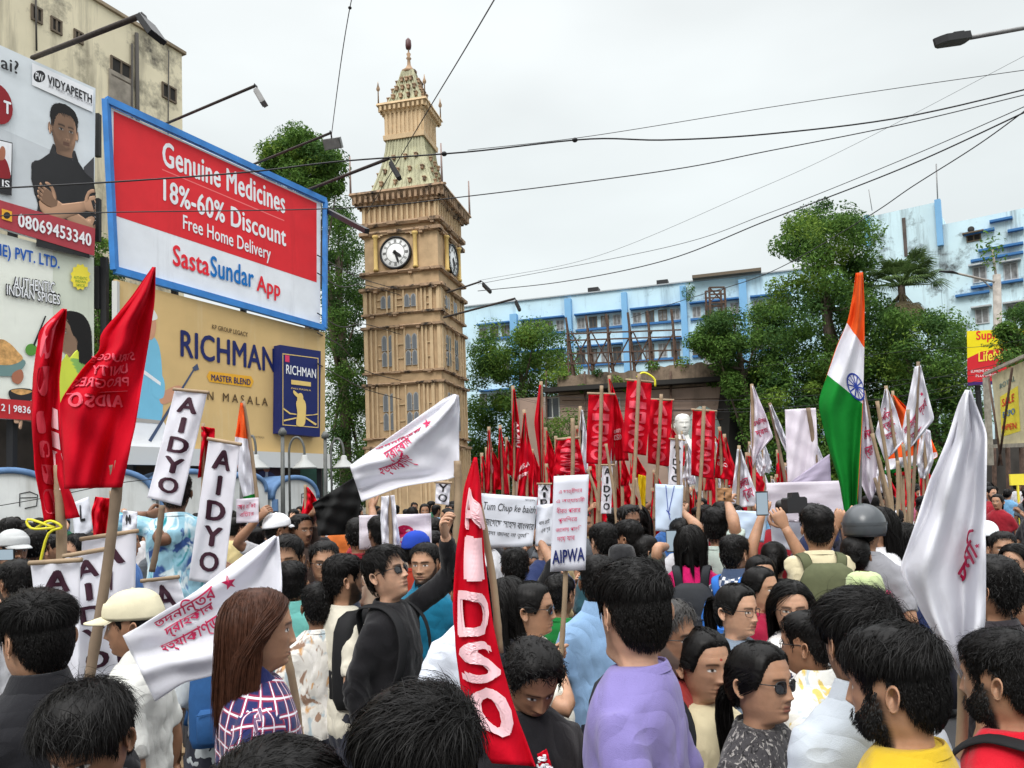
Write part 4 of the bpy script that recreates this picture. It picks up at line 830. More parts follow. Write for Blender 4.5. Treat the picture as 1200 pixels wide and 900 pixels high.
inks(SB, pn, 'printed_food', [(TEAL, [(-30, 416), (26, 421), (22, 436), (8, 441), (-30, 436)], 30), (NOOD, [(-25, 410), (-2, 398), (10, 402), (20, 412), (26, 421), (10, 428), (-20, 424)], 30), (SK3, [(14, 438), (24, 433), (27, 442), (22, 450), (14, 447)], 16), (DRK, [(10, 458), (24, 455), (39, 458), (36, 469), (22, 473), (12, 468)], 30), (NOOD, [(12, 458), (24, 456), (37, 459), (24, 463)], 20), (GRN, circ(36, 410, 7)), (DRK, [(38, 404), (52, 370), (53.5, 371), (40, 406)]), (ink('dark_red_print_b', (196, 44, 50)), [(-90, 460), (110, 476), (110, 497), (-90, 485)])])
inks(SB, pn, 'lettering', [(BLU2 if 0 else ink('strong_blue_print', (20, 90, 180)), 'ME) PVT. LTD.', (-8, 303), (69, 319.5), (-8, 284), .04), (DRK, 'AUTHENTIC', (14, 339.5), (64, 346), (14, 323.5), .09), (DRK, 'INDIAN SPICES', (5.5, 347), (70, 359), (5.5, 332), .09), (WHT, 'AUTHENTIC', (15, 338), (63, 344), (15, 325), .02), (WHT, 'INDIAN SPICES', (6.7, 345.5), (69, 357.5), (6.7, 334), .02), (YEL, [(93 + (12 if i % 2 else 10) * math.cos(i * math.pi / 12), 325 + (16 if i % 2 else 13.5) * math.sin(i * math.pi / 12)) for i in range(24)]), (GRN, 'AUTHENTIC', (85, 327), (101, 329), (85, 323.5), 0), (GRN, 'INDIAN', (87, 331), (99, 332.5), (87, 328), 0), (GRN, 'SPICE', (88, 336), (98, 337), (88, 333), 0), (WHT, '12 | 98363', (-4, 484), (39, 488), (-4, 473), .03)])
posts(b4, SB, (-60, 20, 105), 470)
# floodlights on arms
ARMM = mat('dark_arm', (.045, .035, .032), rough=.7, noise=(8, .4))
FL = 'floodlights on arms over the hoardings'
def flood(a, da, b, db, c, dc, lab, th=.07, hw=.3):
    A, B_, Cc = at(*a, da), at(*b, db), at(*c, dc); t = thing('floodlight', lab, 'floodlight', A * (1, 1, 1), FL)
    mb = MB(); mb.tube([A, B_], th * .75, 8); mb.build('arm', ARMM, t)
    u = unit(Cc - B_); s_ = unit(np.cross(u, (0, 0, 1))); L_ = np.linalg.norm(Cc - B_); mb = MB()
    mb.tube([B_, B_ + (0, 0, .06), B_ + u * L_ * .25 + (0, 0, .1), B_ + u * L_ * .45], .025, 6)
    mb.build('bracket', BLK, t); mb = MB(); mb.box((B_ + Cc) / 2 + u * .1, (L_ * .8, hw, .12), axes=(u, s_, np.cross(u, s_))); mb.box((B_ + Cc) / 2 + u * .1 + np.cross(u, s_) * .07, (L_ * .7, hw * .86, .03), axes=(u, s_, np.cross(u, s_)))
    mb.build('lamp_head', STEEL if th < .06 else BLK, t); return t
flood((38, 68), 19.6, (166, 18), 16.5, (184, 43), 16.4, 'thick black floodlight arm over the pale poster hoarding', .085, .5)
flood((192, 146), 22.3, (298, 101), 19.4, (309, 120), 19.4, 'slim floodlight arm rising from the top of the blue frame against grey sky', .05)
flood((296, 193), 25.0, (387, 156), 21.8, (391, 172), 22.0, 'floodlight arm with a grey lamp hanging in front of the tree', .05, .55)
flood((357, 224), 26.7, (455, 186), 23.2, (468, 208), 23.2, 'floodlight arm whose lamp overlaps the tower roof', .07, .3)
flood((520, 372), 42, (603, 350), 39, (609, 363), 39, 'floodlight arm in front of the far blue wall beside the tower', .08, .5)
flood((524, 343), 43, (563, 330), 40, (575, 342), 40, 'upper short floodlight arm beside the tower ledge', .07, .5)
mb = MB(); mb.beam(at(384, 247, 27.2), at(430, 271, 24), .16); tag(mb.build('bracket_arm', BLK), 'bare black steel arm beside the billboard ending at the tower', 'steel arm')
# row of white arched stalls with blue rims
AW = mat('whitewash', (.66, .68, .67), rough=.8, noise=(1.5, .08), streak=((.34, .33, .30), 1.2, .5, .8)); AB = mat('blue_rim_paint', S((92, 124, 164)), rough=.6, noise=(3, .2))
for i, (x0, x1, yt, d0, d1) in enumerate(((-52, 66, 552, 17.4, 18.6), (70, 183, 552, 18.8, 20.4), (187, 258, 553, 20.5, 21.8), (262, 314, 556, 21.9, 23.2), (318, 374, 560, 23.3, 24.9))):
    B = Board(at(x0, 600, d0), at(x1, 600, d1)); A0 = B.hit(x0, 600); A1 = B.hit(x1, 600); W_ = np.linalg.norm((A1 - A0)[:2]); zt = at((x0 + x1) / 2, yt, (d0 + d1) / 2)[2]; an = np.linspace(0, math.pi, 21); rise = .34 * W_
    P = [(0, 0)] + [(W_ / 2 - W_ / 2 * math.cos(t), zt - rise + rise * math.sin(t) ** .85) for t in an] + [(W_, 0)]; base = A0 * (1, 1, 0)
    t = thing('arched_stall', ('whitewashed stall with blue arched rim, {} of its row'.format(('first', 'second', 'third', 'fourth', 'last with a dark drawing on it')[i])), 'stall', base, 'white arched stalls under the hoardings')
    mb = MB(); q = [base + B.u * x + (0, 0, z) for x, z in P]; r = [p - B.n * 1.6 for p in q]; n_ = len(q); mb.add(q + r, [tuple(range(n_)), tuple(range(n_, 2 * n_))[::-1]] + [(j, n_ + j, n_ + (j + 1) % n_, (j + 1) % n_) for j in range(n_)]); mb.build('wall', AW, t)
    mb = MB(); k = .13; mb.loft([[base + B.u * (W_ / 2 - (W_ / 2 - e) * math.cos(tt)) + (0, 0, zt - rise + (rise - e + k * .4) * math.sin(tt) ** .85) + B.n * o for e, o in ((.0, .05), (.11, .05), (.11, -.1), (-.04, -1.7), (-.04, .0))] for tt in an]); mb.beam(base + B.n * .03 + B.u * .1, base + B.n * .03 + B.u * .1 + (0, 0, zt - rise), .2, .1); mb.build('arch_rim', AB, t)
    if i in (0, 4):
        mb = MB(); c = base + B.u * W_ * .62 + (0, 0, zt - rise * 1.25) + B.n * .006; mb.tube([c, c + (0, 0, .3), c + B.u * .2 + (0, 0, .34), c + B.u * .36 + (0, 0, .26), c + B.u * .34, c + B.u * .1 - (0, 0, .05)], .012, 5); mb.tube([c + (0, 0, .2), c + B.u * .34 + (0, 0, .2)], .01, 5); mb.build('painted_drawing', BLK, t)
# dark shed and boards under the hoardings
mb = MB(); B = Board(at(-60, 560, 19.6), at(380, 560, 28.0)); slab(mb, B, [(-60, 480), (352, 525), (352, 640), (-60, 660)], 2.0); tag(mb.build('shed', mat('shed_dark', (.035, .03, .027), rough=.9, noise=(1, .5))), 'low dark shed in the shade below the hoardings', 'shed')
B = Board(at(340, 560, 27.2), at(384, 560, 28.3)); mb = MB(); slab(mb, B, [(338, 538), (384, 540), (384, 640), (338, 640)], .1); tag(mb.build('green_hoarding', DGREEN), 'plain dark green sheet hoarding behind the curved street lamps', 'hoarding')
B = Board(at(296, 560, 24.6), at(332, 560, 25.6)); t = thing('poster', 'dark blue wall poster of a man in a suit under the gold billboard', 'poster', B.hit(314, 575) * (1, 1, 0)); mb = MB(); slab(mb, B, [(297, 538), (331, 540), (331, 585), (297, 585)], .04); pn = mb.build('panel', ink('dark_poster', (58, 34, 44)), t)
inks(B, pn, 'printed_man', [(ink('suit_blue', (48, 54, 98)), [(300, 578), (302, 556), (310, 552), (320, 555), (328, 566), (329, 582), (300, 584)], 24), (SK3, [(309, 541), (315, 541), (316, 550), (312, 554), (308, 549)], 16), (ink('printed_shirt', (170, 180, 200)), [(311, 553), (314, 553), (313, 575), (310, 566)])])
mb = MB(); mb.beam(B.hit(300, 585, -.1) * (1, 1, 0), B.hit(300, 540, -.1), .08); mb.beam(B.hit(328, 585, -.1) * (1, 1, 0), B.hit(328, 540, -.1), .08); mb.build('stake', BLK, t)
# curved twin lamps
LM = mat('lamp_post_paint', (.12, .125, .12), rough=.5, noise=(5, .2)); SHD = mat('lamp_shade_grey', (.42, .43, .42), rough=.5)
for xp, yt, arms, d, lab in ((331, 506, ((+1, 357, 541),), 22.5, 'post with a curved arm and cone shade in front of the blue pack picture'), (381, 510, ((+1, 403, 541),), 24.0, 'post with a curved arm and cone shade beside the black flag'), (283, 512, ((+1, 300, 541),), 21.4, 'post with a cone shade half hidden by the tricolour')):
    b = at(xp, 600, d); top = at(xp, yt, d); t = thing('street_lamp', lab, 'street lamp', b * (1, 1, 0), 'curved lamps under the hoardings')
    mb = MB(); mb.tube([b * (1, 1, 0), top], [.075, .055], 8); mb.lathe([(.11, top[2] - .1), (.13, top[2]), (.05, top[2] + .12)], top * (1, 1, 0), 10); mb.build('post', LM, t)
    for s_, xs, ys in arms:
        e = at(xs, ys, d); w_ = (e - b)[0] - .22; q = [b * (1, 1, 0) + (.22, 0, 1.0)] + [np.array([b[0] + .22 + w_ / 2 - w_ / 2 * math.cos(a), b[1], e[2] + .28 + .45 * math.sin(a)]) for a in np.linspace(0, math.pi, 12)] + [e + (0, 0, .1)]
        mb = MB(); mb.tube(q, .035, 8); mb.beam(b * (1, 1, 0) + (0, 0, 1.1), b * (1, 1, 0) + (.22, 0, 1.1), .05); mb.build('curved_arm', LM, t)
        mb = MB(); mb.lathe([(.05, .2), (.09, .16), (.10, .06), (.34, -.16), (.36, -.2), (.33, -.17), (.05, .05)], e, 18); mb.build('lamp_shade', SHD, t)

# ------------------------------------------------------------------ buildings
def solve_d(x, y, z):
    v = ray(x, y); return (z - CAMZ) / v[2] * v[1]
CREAMW = mat('cream_plaster', (.74, .67, .49), rough=.9, noise=(.25, .12), stain=((.10, .09, .075), .30, .52, .66), streak=((.20, .175, .13), .6, .50, .72), bump=(5, .2, .02)); GLS = mat('window_glass', (.05, .058, .065), rough=.15, spec=.6); DKG = mat('dark_opening', (.03, .028, .026), rough=.9)
zr = at(213, 60, 36)[2]; dl = solve_d(40, -46, zr); CBd = Board(at(213, 60, 36), at(40, -46, dl)); cb = thing('apartment_building', 'tall cream plaster block streaked with black damp above the hoardings', 'building', CBd.hit(150, 500) * (1, 1, 0))
mb = MB(); p = CBd.hit(213, 60); q = p + CBd.u * 26; n_ = CBd.n
def wall_block(mb, p, q, n_, zt, dep, z0=0):
    c = [p * (1, 1, 0), q * (1, 1, 0), (q - n_ * dep) * (1, 1, 0), (p - n_ * dep) * (1, 1, 0)]
    mb.add([v + (0, 0, z0) for v in c] + [v + (0, 0, zt) for v in c], [(0, 1, 5, 4), (1, 2, 6, 5), (2, 3, 7, 6), (3, 0, 4, 7), (4, 5, 6, 7), (3, 2, 1, 0)])
wall_block(mb, p, q, n_, zr - .15, 10); mb.build('wall', CREAMW, cb)
mb = MB(); wall_block(mb, p - CBd.u * .15 + n_ * .15, q, n_, zr, 10.3, zr - .149); mb.build('roof_slab', mat('old_slab', (.30, .24, .17), rough=.9, noise=(1, .3)), cb)
def hole(B, parent, x0, y0, x1, y1, m=DKG, ledge=None, name='window', frame=None):
    """window: sunk-looking dark pane in a frame with a ledge above"""
    a, b, c = B.hit(x0, y0), B.hit(x1, y0), B.hit(x0, y1); w_ = np.linalg.norm((b - a)[:2]); u = unit((b - a) * (1, 1, 0)); ctr = a + u * w_ / 2; z1, z0 = a[2], c[2]
    mb = MB(); ax = (u, B.n, (0, 0, 1)); t_ = .08
    for q, s_ in ((a + u * 0, (t_, .14, z1 - z0)), (a + u * w_, (t_, .14, z1 - z0)), (ctr, (t_, .14, z1 - z0))): mb.box((*(q[:2]), (z0 + z1) / 2), s_, axes=ax)
    for z in (z0, z1): mb.box((*(ctr[:2]), z), (w_ + t_, .16, t_), axes=ax)
    if ledge: mb.box((*(ctr[:2] + B.n[:2] * .25), z1 + .12), (w_ + .5, .6, .1), axes=ax)
    o = mb.build(name, frame or STEEL, parent); mb = MB(); mb.box((*(ctr[:2] + B.n[:2] * .01), (z0 + z1) / 2), (w_ - t_, .04, z1 - z0 - t_), axes=ax); link('pane', mb.mesh('pane', m), o); return o
PALEF = mat('pale_window_frame', (.42, .44, .45), rough=.7, noise=(3, .2)); BRN = mat('brown_frame', (.14, .11, .08), rough=.8)
for x0, y0, x1, y1 in ((130, 66, 152, 88), (190, 97, 205, 113), (60, 20, 71, 35), (87, 35, 96, 47), (37, 6, 48, 22)): hole(CBd, cb, x0, y0, x1, y1, DKG, False, frame=BRN)
mb = MB(); mb.tube([CBd.hit(158, 40, .12), CBd.hit(161, 300, .12)], .09, 8); mb.tube([CBd.hit(153, 52, .1), CBd.hit(153, 300, .1)], .05, 6); mb.tube([CBd.hit(196, 60, .1), CBd.hit(194, 300, .1)], .03, 6)
mb.tube([CBd.hit(40, 0, .1), CBd.hit(41, 60, .1)], .04, 6); mb.build('drainpipe', mat('pipe_dark', (.06, .055, .05)), cb)
mb = MB(); a, b = CBd.hit(131, 88, .05), CBd.hit(149, 135, .05); mb.box((a + b) / 2, (1.1, .06, 1.9), axes=(CBd.u, CBd.n, (0, 0, 1))); mb.build('bricked_recess', mat('grey_brick', (.28, .25, .21), rough=.9, noise=(2, .3)), cb)
SKYW = mat('pale_blue_plaster', S((192, 220, 232)), rough=.85, noise=(.3, .08), streak=((.20, .29, .36), .6, .52, .76), stain=((.18, .24, .28), .4, .57, .7), bump=(4, .15, .02)); FIN = mat('blue_fin', S((122, 172, 212)), rough=.8, noise=(.5, .06)); SKYW2 = mat('weathered_blue_plaster', S((196, 220, 228)), rough=.88, noise=(.3, .08), stain=((.07, .08, .08), .5, .54, .68), streak=((.09, .10, .105), .6, .54, .74), bump=(4, .25, .02)); CURT = mat('curtained_glass', (.20, .20, .20), rough=.35, spec=.4, noise=(3, .5)); TRIM = mat('blue_trim', S((62, 112, 166)), rough=.8)
FB = Board(at(520, 362, 82.5), at(915, 320, 72.2)); fb = thing('office_building', 'long pale blue office block with darker fins and rows of windows behind the tower', 'building', FB.hit(740, 450) * (1, 1, 0))
zt = FB.hit(740, 338.5)[2]; mb = MB(); p, q = FB.hit(470, 360), FB.hit(1000, 318); 
if (q - p) @ FB.u < 0: p, q = q, p
wall_block(mb, p, q, FB.n, zt, 14); mb.build('wall', SKYW, fb)
mb = MB(); wall_block(mb, p + FB.n * .2, q + FB.n * .2, FB.n, zt + .12, 14.2, zt + .002); mb.build('coping', mat('grey_coping', (.35, .38, .4)), fb)
for x0, x1 in ((600, 608), (664.5, 672), (731, 737.5), (800, 807), (869, 878)):
    mb = MB(); a, b = FB.hit(x0, 400, .3), FB.hit(x1, 400, .3); zf = zt - .4 if x0 > 640 else zt - 1.4; mb.box((*((a + b)[:2] / 2), (zf + 2) / 2), (abs((b - a) @ FB.u), .6, zf - 2), axes=(FB.u, FB.n, (0, 0, 1))); mb.build('fin', FIN, fb)
zw = [(FB.hit(700, 371)[2], FB.hit(700, 383)[2]), (FB.hit(700, 409)[2], FB.hit(700, 425)[2]), (FB.hit(700, 452)[2], FB.hit(700, 468)[2])]
for a0, a1 in ((560, 599), (610, 663), (674, 730), (739, 799), (809, 868), (880, 930)):
    for r_, (z1, z0) in enumerate(zw):
        if r_ == 2 and a0 > 600: continue
        k = max(3, round((a1 - a0) / 14.5))
        for i in range(k):
            xa = a0 + (a1 - a0) * (i + .18) / k; xb = a0 + (a1 - a0) * (i + .8) / k
            vy = lambda z, x: CY - 0 if 0 else next(y for y in np.arange(300, 520, .5) if FB.hit(x, y)[2] <= z)
            hole(FB, fb, xa, vy(z1, xa), xb, vy(z0, xa), (CURT, GLS, CURT)[(i + r_) % 3], False, frame=(BRN if (i * 7 + r_) % 3 else PALEF))
        mb = MB(); a, b = FB.hit(a0, 380, .25), FB.hit(a1, 380, .25); mb.box((*((a + b)[:2] / 2), z1 + .3), (abs((b - a) @ FB.u) - .1, .9, .14), axes=(FB.u, FB.n, (0, 0, 1))); mb.box((*((a + b)[:2] / 2 - FB.n[:2] * .15), z0 - .22), (abs((b - a) @ FB.u) - .1, .3, .2), axes=(FB.u, FB.n, (0, 0, 1))); mb.build('sunshade', TRIM, fb)
for x0, x1, y0, y1 in ((769, 782, 327, 334), (688, 700, 336, 343)): mb = MB(); a, b = FB.hit(x0, y1, -1), FB.hit(x1, y0, -1); mb.box((a + b) / 2, (abs((b - a) @ FB.u), 1.2, b[2] - a[2] + .2), axes=(FB.u, FB.n, (0, 0, 1))); tag(mb.build('rooftop_box', BLK), 'black tank on the blue roof ' + ('nearer the big tree' if x0 > 700 else 'nearer the tower'), 'tank')
mb = MB(); a, b = FB.hit(812, 328, -1), FB.hit(892, 320, -1); mb.box((a + b) / 2 + (0, 0, .1), (np.linalg.norm(b - a), 4, .3), axes=(unit((b - a) * (1, 1, 0)), FB.n, (0, 0, 1))); tag(mb.build('roof_canopy', BRN), 'flat brown canopy on top of the long blue block', 'canopy')
GB = Board(at(1017, 245, 60), at(1200, 250, 54)); gb = thing('office_building', 'pale blue block with black damp stains and a taller stair tower beyond the palm', 'building', GB.hit(1100, 450) * (1, 1, 0))
zt = GB.hit(1060, 245)[2]; zt2 = GB.hit(1150, 254)[2]; mb = MB(); wall_block(mb, GB.hit(1017, 400), GB.hit(1107, 400), GB.n, zt, 9); mb.build('stair_tower', SKYW2, gb)
mb = MB(); wall_block(mb, GB.hit(1107, 400) + GB.u * .02, GB.hit(1290, 400), GB.n, zt2, 14); mb.build('wall', SKYW2, gb)
for x0, x1 in ((1016, 1022), (1100, 1107)): mb = MB(); a, b = GB.hit(x0, 300, .1), GB.hit(x1, 300, .1); zb = GB.hit(x0, 289)[2]; mb.box((*((a + b)[:2] / 2), (zt + .1 + zb) / 2), (abs((b - a) @ GB.u), .5, zt + .1 - zb), axes=(GB.u, GB.n, (0, 0, 1))); mb.build('fin', FIN, gb)
mb = MB(); a, b = GB.hit(1057, 256, .04), GB.hit(1064, 300, .04); mb.box((a + b) / 2, (abs((b - a) @ GB.u), .1, a[2] - b[2]), axes=(GB.u, GB.n, (0, 0, 1))); mb.build('damp_pipe_chase', mat('damp_brown', (.11, .09, .08), rough=.9, noise=(1, .4)), gb)
for x0, y0, x1, y1 in ((1140, 314, 1155, 332), (1176, 310, 1192, 329), (1143, 363, 1158, 380), (1180, 358, 1196, 376), (1133, 277, 1149, 284)): hole(GB, gb, x0, y0, x1, y1, CURT if y1 - y0 > 10 else DKG, True, frame=PALEF if y1 - y0 > 10 else BRN)
mb = MB()
for x0, x1, y in ((1138, 1200, 338), (1138, 1200, 307), (1120, 1160, 348), (1130, 1166, 276), (1181, 1200, 272), (1147, 1200, 295), (1160, 1187, 261)):
    a, b = GB.hit(x0, y, .15), GB.hit(x1, y - 1.5, .15); b[2] = a[2]; mb.beam(a, b, .5, .16)
mb.build('ledges', TRIM, gb)
mb = MB(); p = GB.hit(1138, 269, .05); mb.lathe([(0, .0), (.22, 0), (.22, .06), (0, .06)], p, 14, axis=(GB.u, np.array([0, 0, 1.]), GB.n)); mb.build('round_vent', DKG, gb)
# old parapet wall with growth, and lower pink wall
OLD = mat('ruined_wall', (.24, .18, .13), rough=.95, noise=(.8, .3), stain=((.03, .025, .02), .5, .50, .68), streak=((.06, .05, .04), .7, .52, .72), bump=(3, .5, .08)); PNK = mat('pink_old_plaster', (.36, .26, .21), rough=.9, noise=(.6, .15), streak=((.07, .06, .05), .6, .55, .75), stain=((.10, .08, .07), .6, .6, .75))
WB = Board(at(635, 470, 52), at(872, 460, 49)); ow = thing('old_wall', 'ruined brown parapet wall over pink plaster with weeds growing on it', 'wall', WB.hit(750, 520) * (1, 1, 0))
mb = MB(); wall_block(mb, WB.hit(600, 500), WB.hit(862, 500), WB.n, WB.hit(750, 458)[2], 5); mb.build('lower_wall', PNK, ow)
mb = MB(); n_ = 40; top = []; P0, P1_ = WB.hit(655, 450, .15), WB.hit(868, 450, .15)
for i in range(n_ + 1):
    p = P0 + (P1_ - P0) * i / n_; y = np.interp(i / n_, [0, .25, .5, .55, .75, 1], [441, 437, 434, 430, 426, 424]); top.append(at(655 + 213 * i / n_, y + rr_.uniform(-1.6, 1.6), p[1])[2])
zb = WB.hit(750, 457)[2]; v = []
for i in range(n_ + 1):
    p = P0 + (P1_ - P0) * i / n_; v += [(p[0], p[1], zb), (p[0], p[1], top[i]), (p[0], p[1] + 1.2, top[i] - .1), (p[0], p[1] + 1.2, zb)]
mb.add(v, [(4 * i + j, 4 * i + (j + 1) % 4, 4 * i + 4 + (j + 1) % 4, 4 * i + 4 + j) for i in range(n_) for j in range(4)] + [(0, 1, 2, 3), (4 * n_ + 3, 4 * n_ + 2, 4 * n_ + 1, 4 * n_)]); mb.build('parapet', OLD, ow)
mb = MB(); a, b = WB.hit(640, 459, .5), WB.hit(868, 452, .5); b[2] = a[2]; mb.beam(a, b, 1.1, .3); mb.build('ledge', DKG, ow)
for x0, x1 in ((639, 655), (690, 700), (716, 726)): hole(WB, ow, x0, 467, x1, 490, GLS, False, frame=mat('faded_frame', (.42, .42, .40)))
B2 = Board(at(862, 500, 48.6), at(900, 500, 50)); mb = MB(); slab(mb, B2, [(858, 428), (884, 434), (890, 560), (852, 560)], 3); mb.build('dark_void_slab', DKG, ow)  # near-black slab put in for the unlit void at the wall's end
mb = MB(); 
for x in (641, 686, 786, 852): a = WB.hit(x, 560, .35); mb.tube([a * (1, 1, 0), WB.hit(x, 436, .35)], .07, 6)
for y in (470, 483, 494): mb.tube([WB.hit(660, y, .4), WB.hit(866, y - 2, .4)], .035, 5)
mb.build('railing', RUST, ow)
mb = MB(); q = circ(830, 500, 1); a = WB.hit(826, 540, .3); mb.loft([[a + WB.u * (s_ * math.cos(t)) + (0, 0, 1.2 + 2.6 * math.sin(t) * .9) + WB.n * o for t in np.linspace(0, math.pi, 12)] for s_, o in ((1.15, 0), (1.15, .12), (0.02, .12))], closed=False, cap=False); mb.build('arched_screen', mat('mint_glass', (.33, .42, .39), rough=.3), ow)
# skeleton of an empty hoarding on the parapet
mb = MB(); sf = thing('scaffold', 'rusty bare lattice frame of an empty hoarding on the old wall', 'frame', WB.hit(730, 440, -1) * (1, 1, 0))
for i, x in enumerate((666, 690, 714, 740, 763, 792)):
    mb = MB(); f_ = lambda dx, y, o: WB.hit(x + dx, y, o); mb.beam(f_(-6, 368 - 2 * i, -1.1), f_(3, 442, -1.1), .14); mb.beam(f_(3, 442, -2.1), f_(-6, 368 - 2 * i, -1.1), .14); mb.beam(f_(-5, 372 - 2 * i, -1.1), f_(-1, 442, -.6), .1); mb.build('upright', RUST, sf)
mb = MB()
for y in (388, 396, 412, 424): mb.beam(WB.hit(660, y, -1.0), WB.hit(798, y - 5, -1.0), .09)
for a, b in ((664, 690), (690, 666), (690, 714), (716, 690), (714, 740), (740, 763), (763, 740), (763, 790)): mb.beam(WB.hit(a, 432, -1.2), WB.hit(b, 384, -1.2), .09)
mb.build('bracing', RUST, sf)
t = thing('lattice_mast', 'short square lattice mast standing in the trees before the blue block', 'mast', at(840, 470, 58) * (1, 1, 0)); mb = MB()
for dx in (0, 18):
    for o in (0, 1.1): a = at(831 + dx, 337, 58); mb.beam((a[0], a[1] + o, 0), (a[0], a[1] + o, a[2]), .14)
for y in (337, 345, 355, 372, 390): a, b = at(831, y, 58), at(849, y - .5, 58); mb.beam(a, b, .11); mb.beam(a + (0, 1.1, 0), b + (0, 1.1, 0), .11)
for y0, y1 in ((337, 355), (355, 337), (372, 390)): mb.beam(at(831, y0, 58), at(849, y1, 58), .09)
mb.build('lattice', RUST, t)
t = thing('kiosk', 'small white kiosk with a dark cap roof on the old wall among leaves', 'kiosk', WB.hit(841, 430, -2)); mb = MB(); a = WB.hit(841, 404, -2); zb_ = WB.hit(841, 428, -2)[2]; mb.box((a[0], a[1], (a[2] + zb_) / 2 - .2), (1.4, 1.4, a[2] - zb_)); mb.build('wall', WHT, t); mb = MB(); mb.lathe([(1.3, a[2] - .35), (1.2, a[2] - .1), (.7, a[2] + .15), (.1, a[2] + .3)], a * (1, 1, 0), 10); mb.build('roof', DKG, t)
# boards at the far side
SPB = Board(at(1134, 420, 33), at(1200, 415, 31)); t = thing('billboard', 'yellow and red pipe advertisement board half covered by leaves', 'billboard', SPB.hit(1170, 460) * (1, 1, 0)); mb = MB(); slab(mb, SPB, [(1133, 388), (1215, 384), (1215, 448), (1134, 452)], .1); pn = mb.build('panel', ink('bright_yellow', (238, 218, 30)), t)
inks(SPB, pn, 'printed_red', [(ink('bright_red', (206, 40, 50)), [(1133.5, 420), (1150, 412), (1175, 408), (1215, 408), (1215, 444), (1134, 448)]), (ink('violet_strip', (70, 40, 110)), [(1134, 448), (1215, 444), (1215, 448), (1134, 452)])])
inks(SPB, pn, 'lettering', [(RED2, 'Supreme', (1144, 401.5), (1192, 399), (1144, 388), .03), (DRK, 'Total Piping Solutions', (1149, 408), (1194, 405.5), (1149, 403), 0), (YEL, 'LifeNext', (1147, 424), (1190, 420), (1147, 412), .03), (WHT, 'SUPREME CENTRE', (1138, 437), (1170, 435), (1138, 434), 0), (WHT, 'PLUMBING', (1144, 442), (1168, 440.5), (1144, 439), 0)]); posts(t, SPB, (1140, 1190), 430)
HBd = Board(at(1157, 470, 22), at(1200, 470, 19)); t = thing('hoarding', 'faded hand painted hoarding tied to bamboo poles at the street side', 'hoarding', HBd.hit(1180, 560) * (1, 1, 0)); mb = MB(); slab(mb, HBd, [(1162, 440), (1230, 410), (1230, 524), (1170, 520)], .06); pn = mb.build('panel', mat('faded_cream_print', S((205, 196, 160)), rough=.8, noise=(3, .15), stain=((.30, .25, .12), 2, .55, .7)), t)
inks(HBd, pn, 'lettering', [(YEL, [(1172, 465), (1193, 452), (1196, 505), (1174, 512)]), (TEAL, 'ROYAL', (1172, 456), (1190, 446), (1172, 450)), (RED2, 'SALE', (1175, 477), (1189, 470), (1175, 468)), (BLU2, 'EXPO', (1176, 490), (1190, 485), (1176, 483)), (RED2, 'OPEN', (1175, 505), (1192, 502), (1175, 498))])
mb = MB(); mb.beam(HBd.hit(1158, 442, .05), HBd.hit(1163, 545, .05), .13); mb.beam(HBd.hit(1158, 438, .08), HBd.hit(1225, 408, .08), .08); mb.beam(HBd.hit(1164, 523, .05), HBd.hit(1230, 520, .05), .1); mb.build('frame', mat('weathered_wood', (.36, .33, .27), rough=.9, noise=(6, .3)), t)
mb = MB(); mb.tube([HBd.hit(1168, 440, .2), HBd.hit(1184, 545, .2)], .03, 6); mb.tube([HBd.hit(1197, 430, .2), HBd.hit(1180, 545, .2)], .03, 6); mb.build('tie_pole', RUST, t)
mb = MB()
for x in (1160, 1176, 1192): mb.tube([HBd.hit(x, 525, -.1), HBd.hit(x, 600, -.1) * (1, 1, 0)], .06, 7)
mb.build('post', RUST, t)
# shuttered row of stalls behind the far crowd at the street's other side
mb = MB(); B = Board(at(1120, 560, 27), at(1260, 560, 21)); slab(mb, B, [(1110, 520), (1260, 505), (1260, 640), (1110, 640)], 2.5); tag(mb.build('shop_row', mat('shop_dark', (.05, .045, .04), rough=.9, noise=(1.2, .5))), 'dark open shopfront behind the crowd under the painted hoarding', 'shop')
mb = MB(); a = at(1192, 562, 18); mb.box(a, (.34, .05, .26)); mb.beam(a - (0, 0, .13), a * (1, 1, 0), .04); tag(mb.build('notice_board', YEL), 'small bright yellow notice on a pole by the shopfront', 'notice')
# street light on concrete pole, and one reaching in overhead
CONC = mat('concrete_pole', (.34, .31, .28), rough=.9, noise=(4, .25)); t = thing('street_light', 'concrete pole with a long arm street light before the stained blue block', 'street light', at(1172, 600, 36) * (1, 1, 0)); mb = MB(); a = at(1171, 560, 36); mb.tube([a * (1, 1, 0), at(1168, 322, 36)], [.24, .17], 10); mb.tube([at(1163, 292, 36), at(1168, 330, 36)], .06, 6); mb.build('pole', CONC, t)
mb = MB(); mb.tube([at(1168, 331, 36), at(1120, 320, 35.4)], .05, 6); mb.tube([at(1162, 338, 36), at(1150, 327, 35.9)], .03, 6); mb.build('arm', CONC, t); mb = MB(); mb.tube([at(1122, 320.5, 35.4), at(1114, 318.6, 35.3), at(1101, 318, 35.2)], [.06, .13, .06], 8, flat=.5); mb.build('lamp_head', BLK, t)
t = thing('street_light', 'slim dark street light head on an arm high against the sky', 'street light', at(1260, 24, 13.5)); mb = MB(); mb.tube([at(1260, 22, 13.5), at(1138, 44, 13)], .04, 8); p_ = at(1260, 22, 13.5); mb.tube([p_, p_ * (1, 1, 0)], [.06, .1], 8); mb.build('arm', STEEL, t)
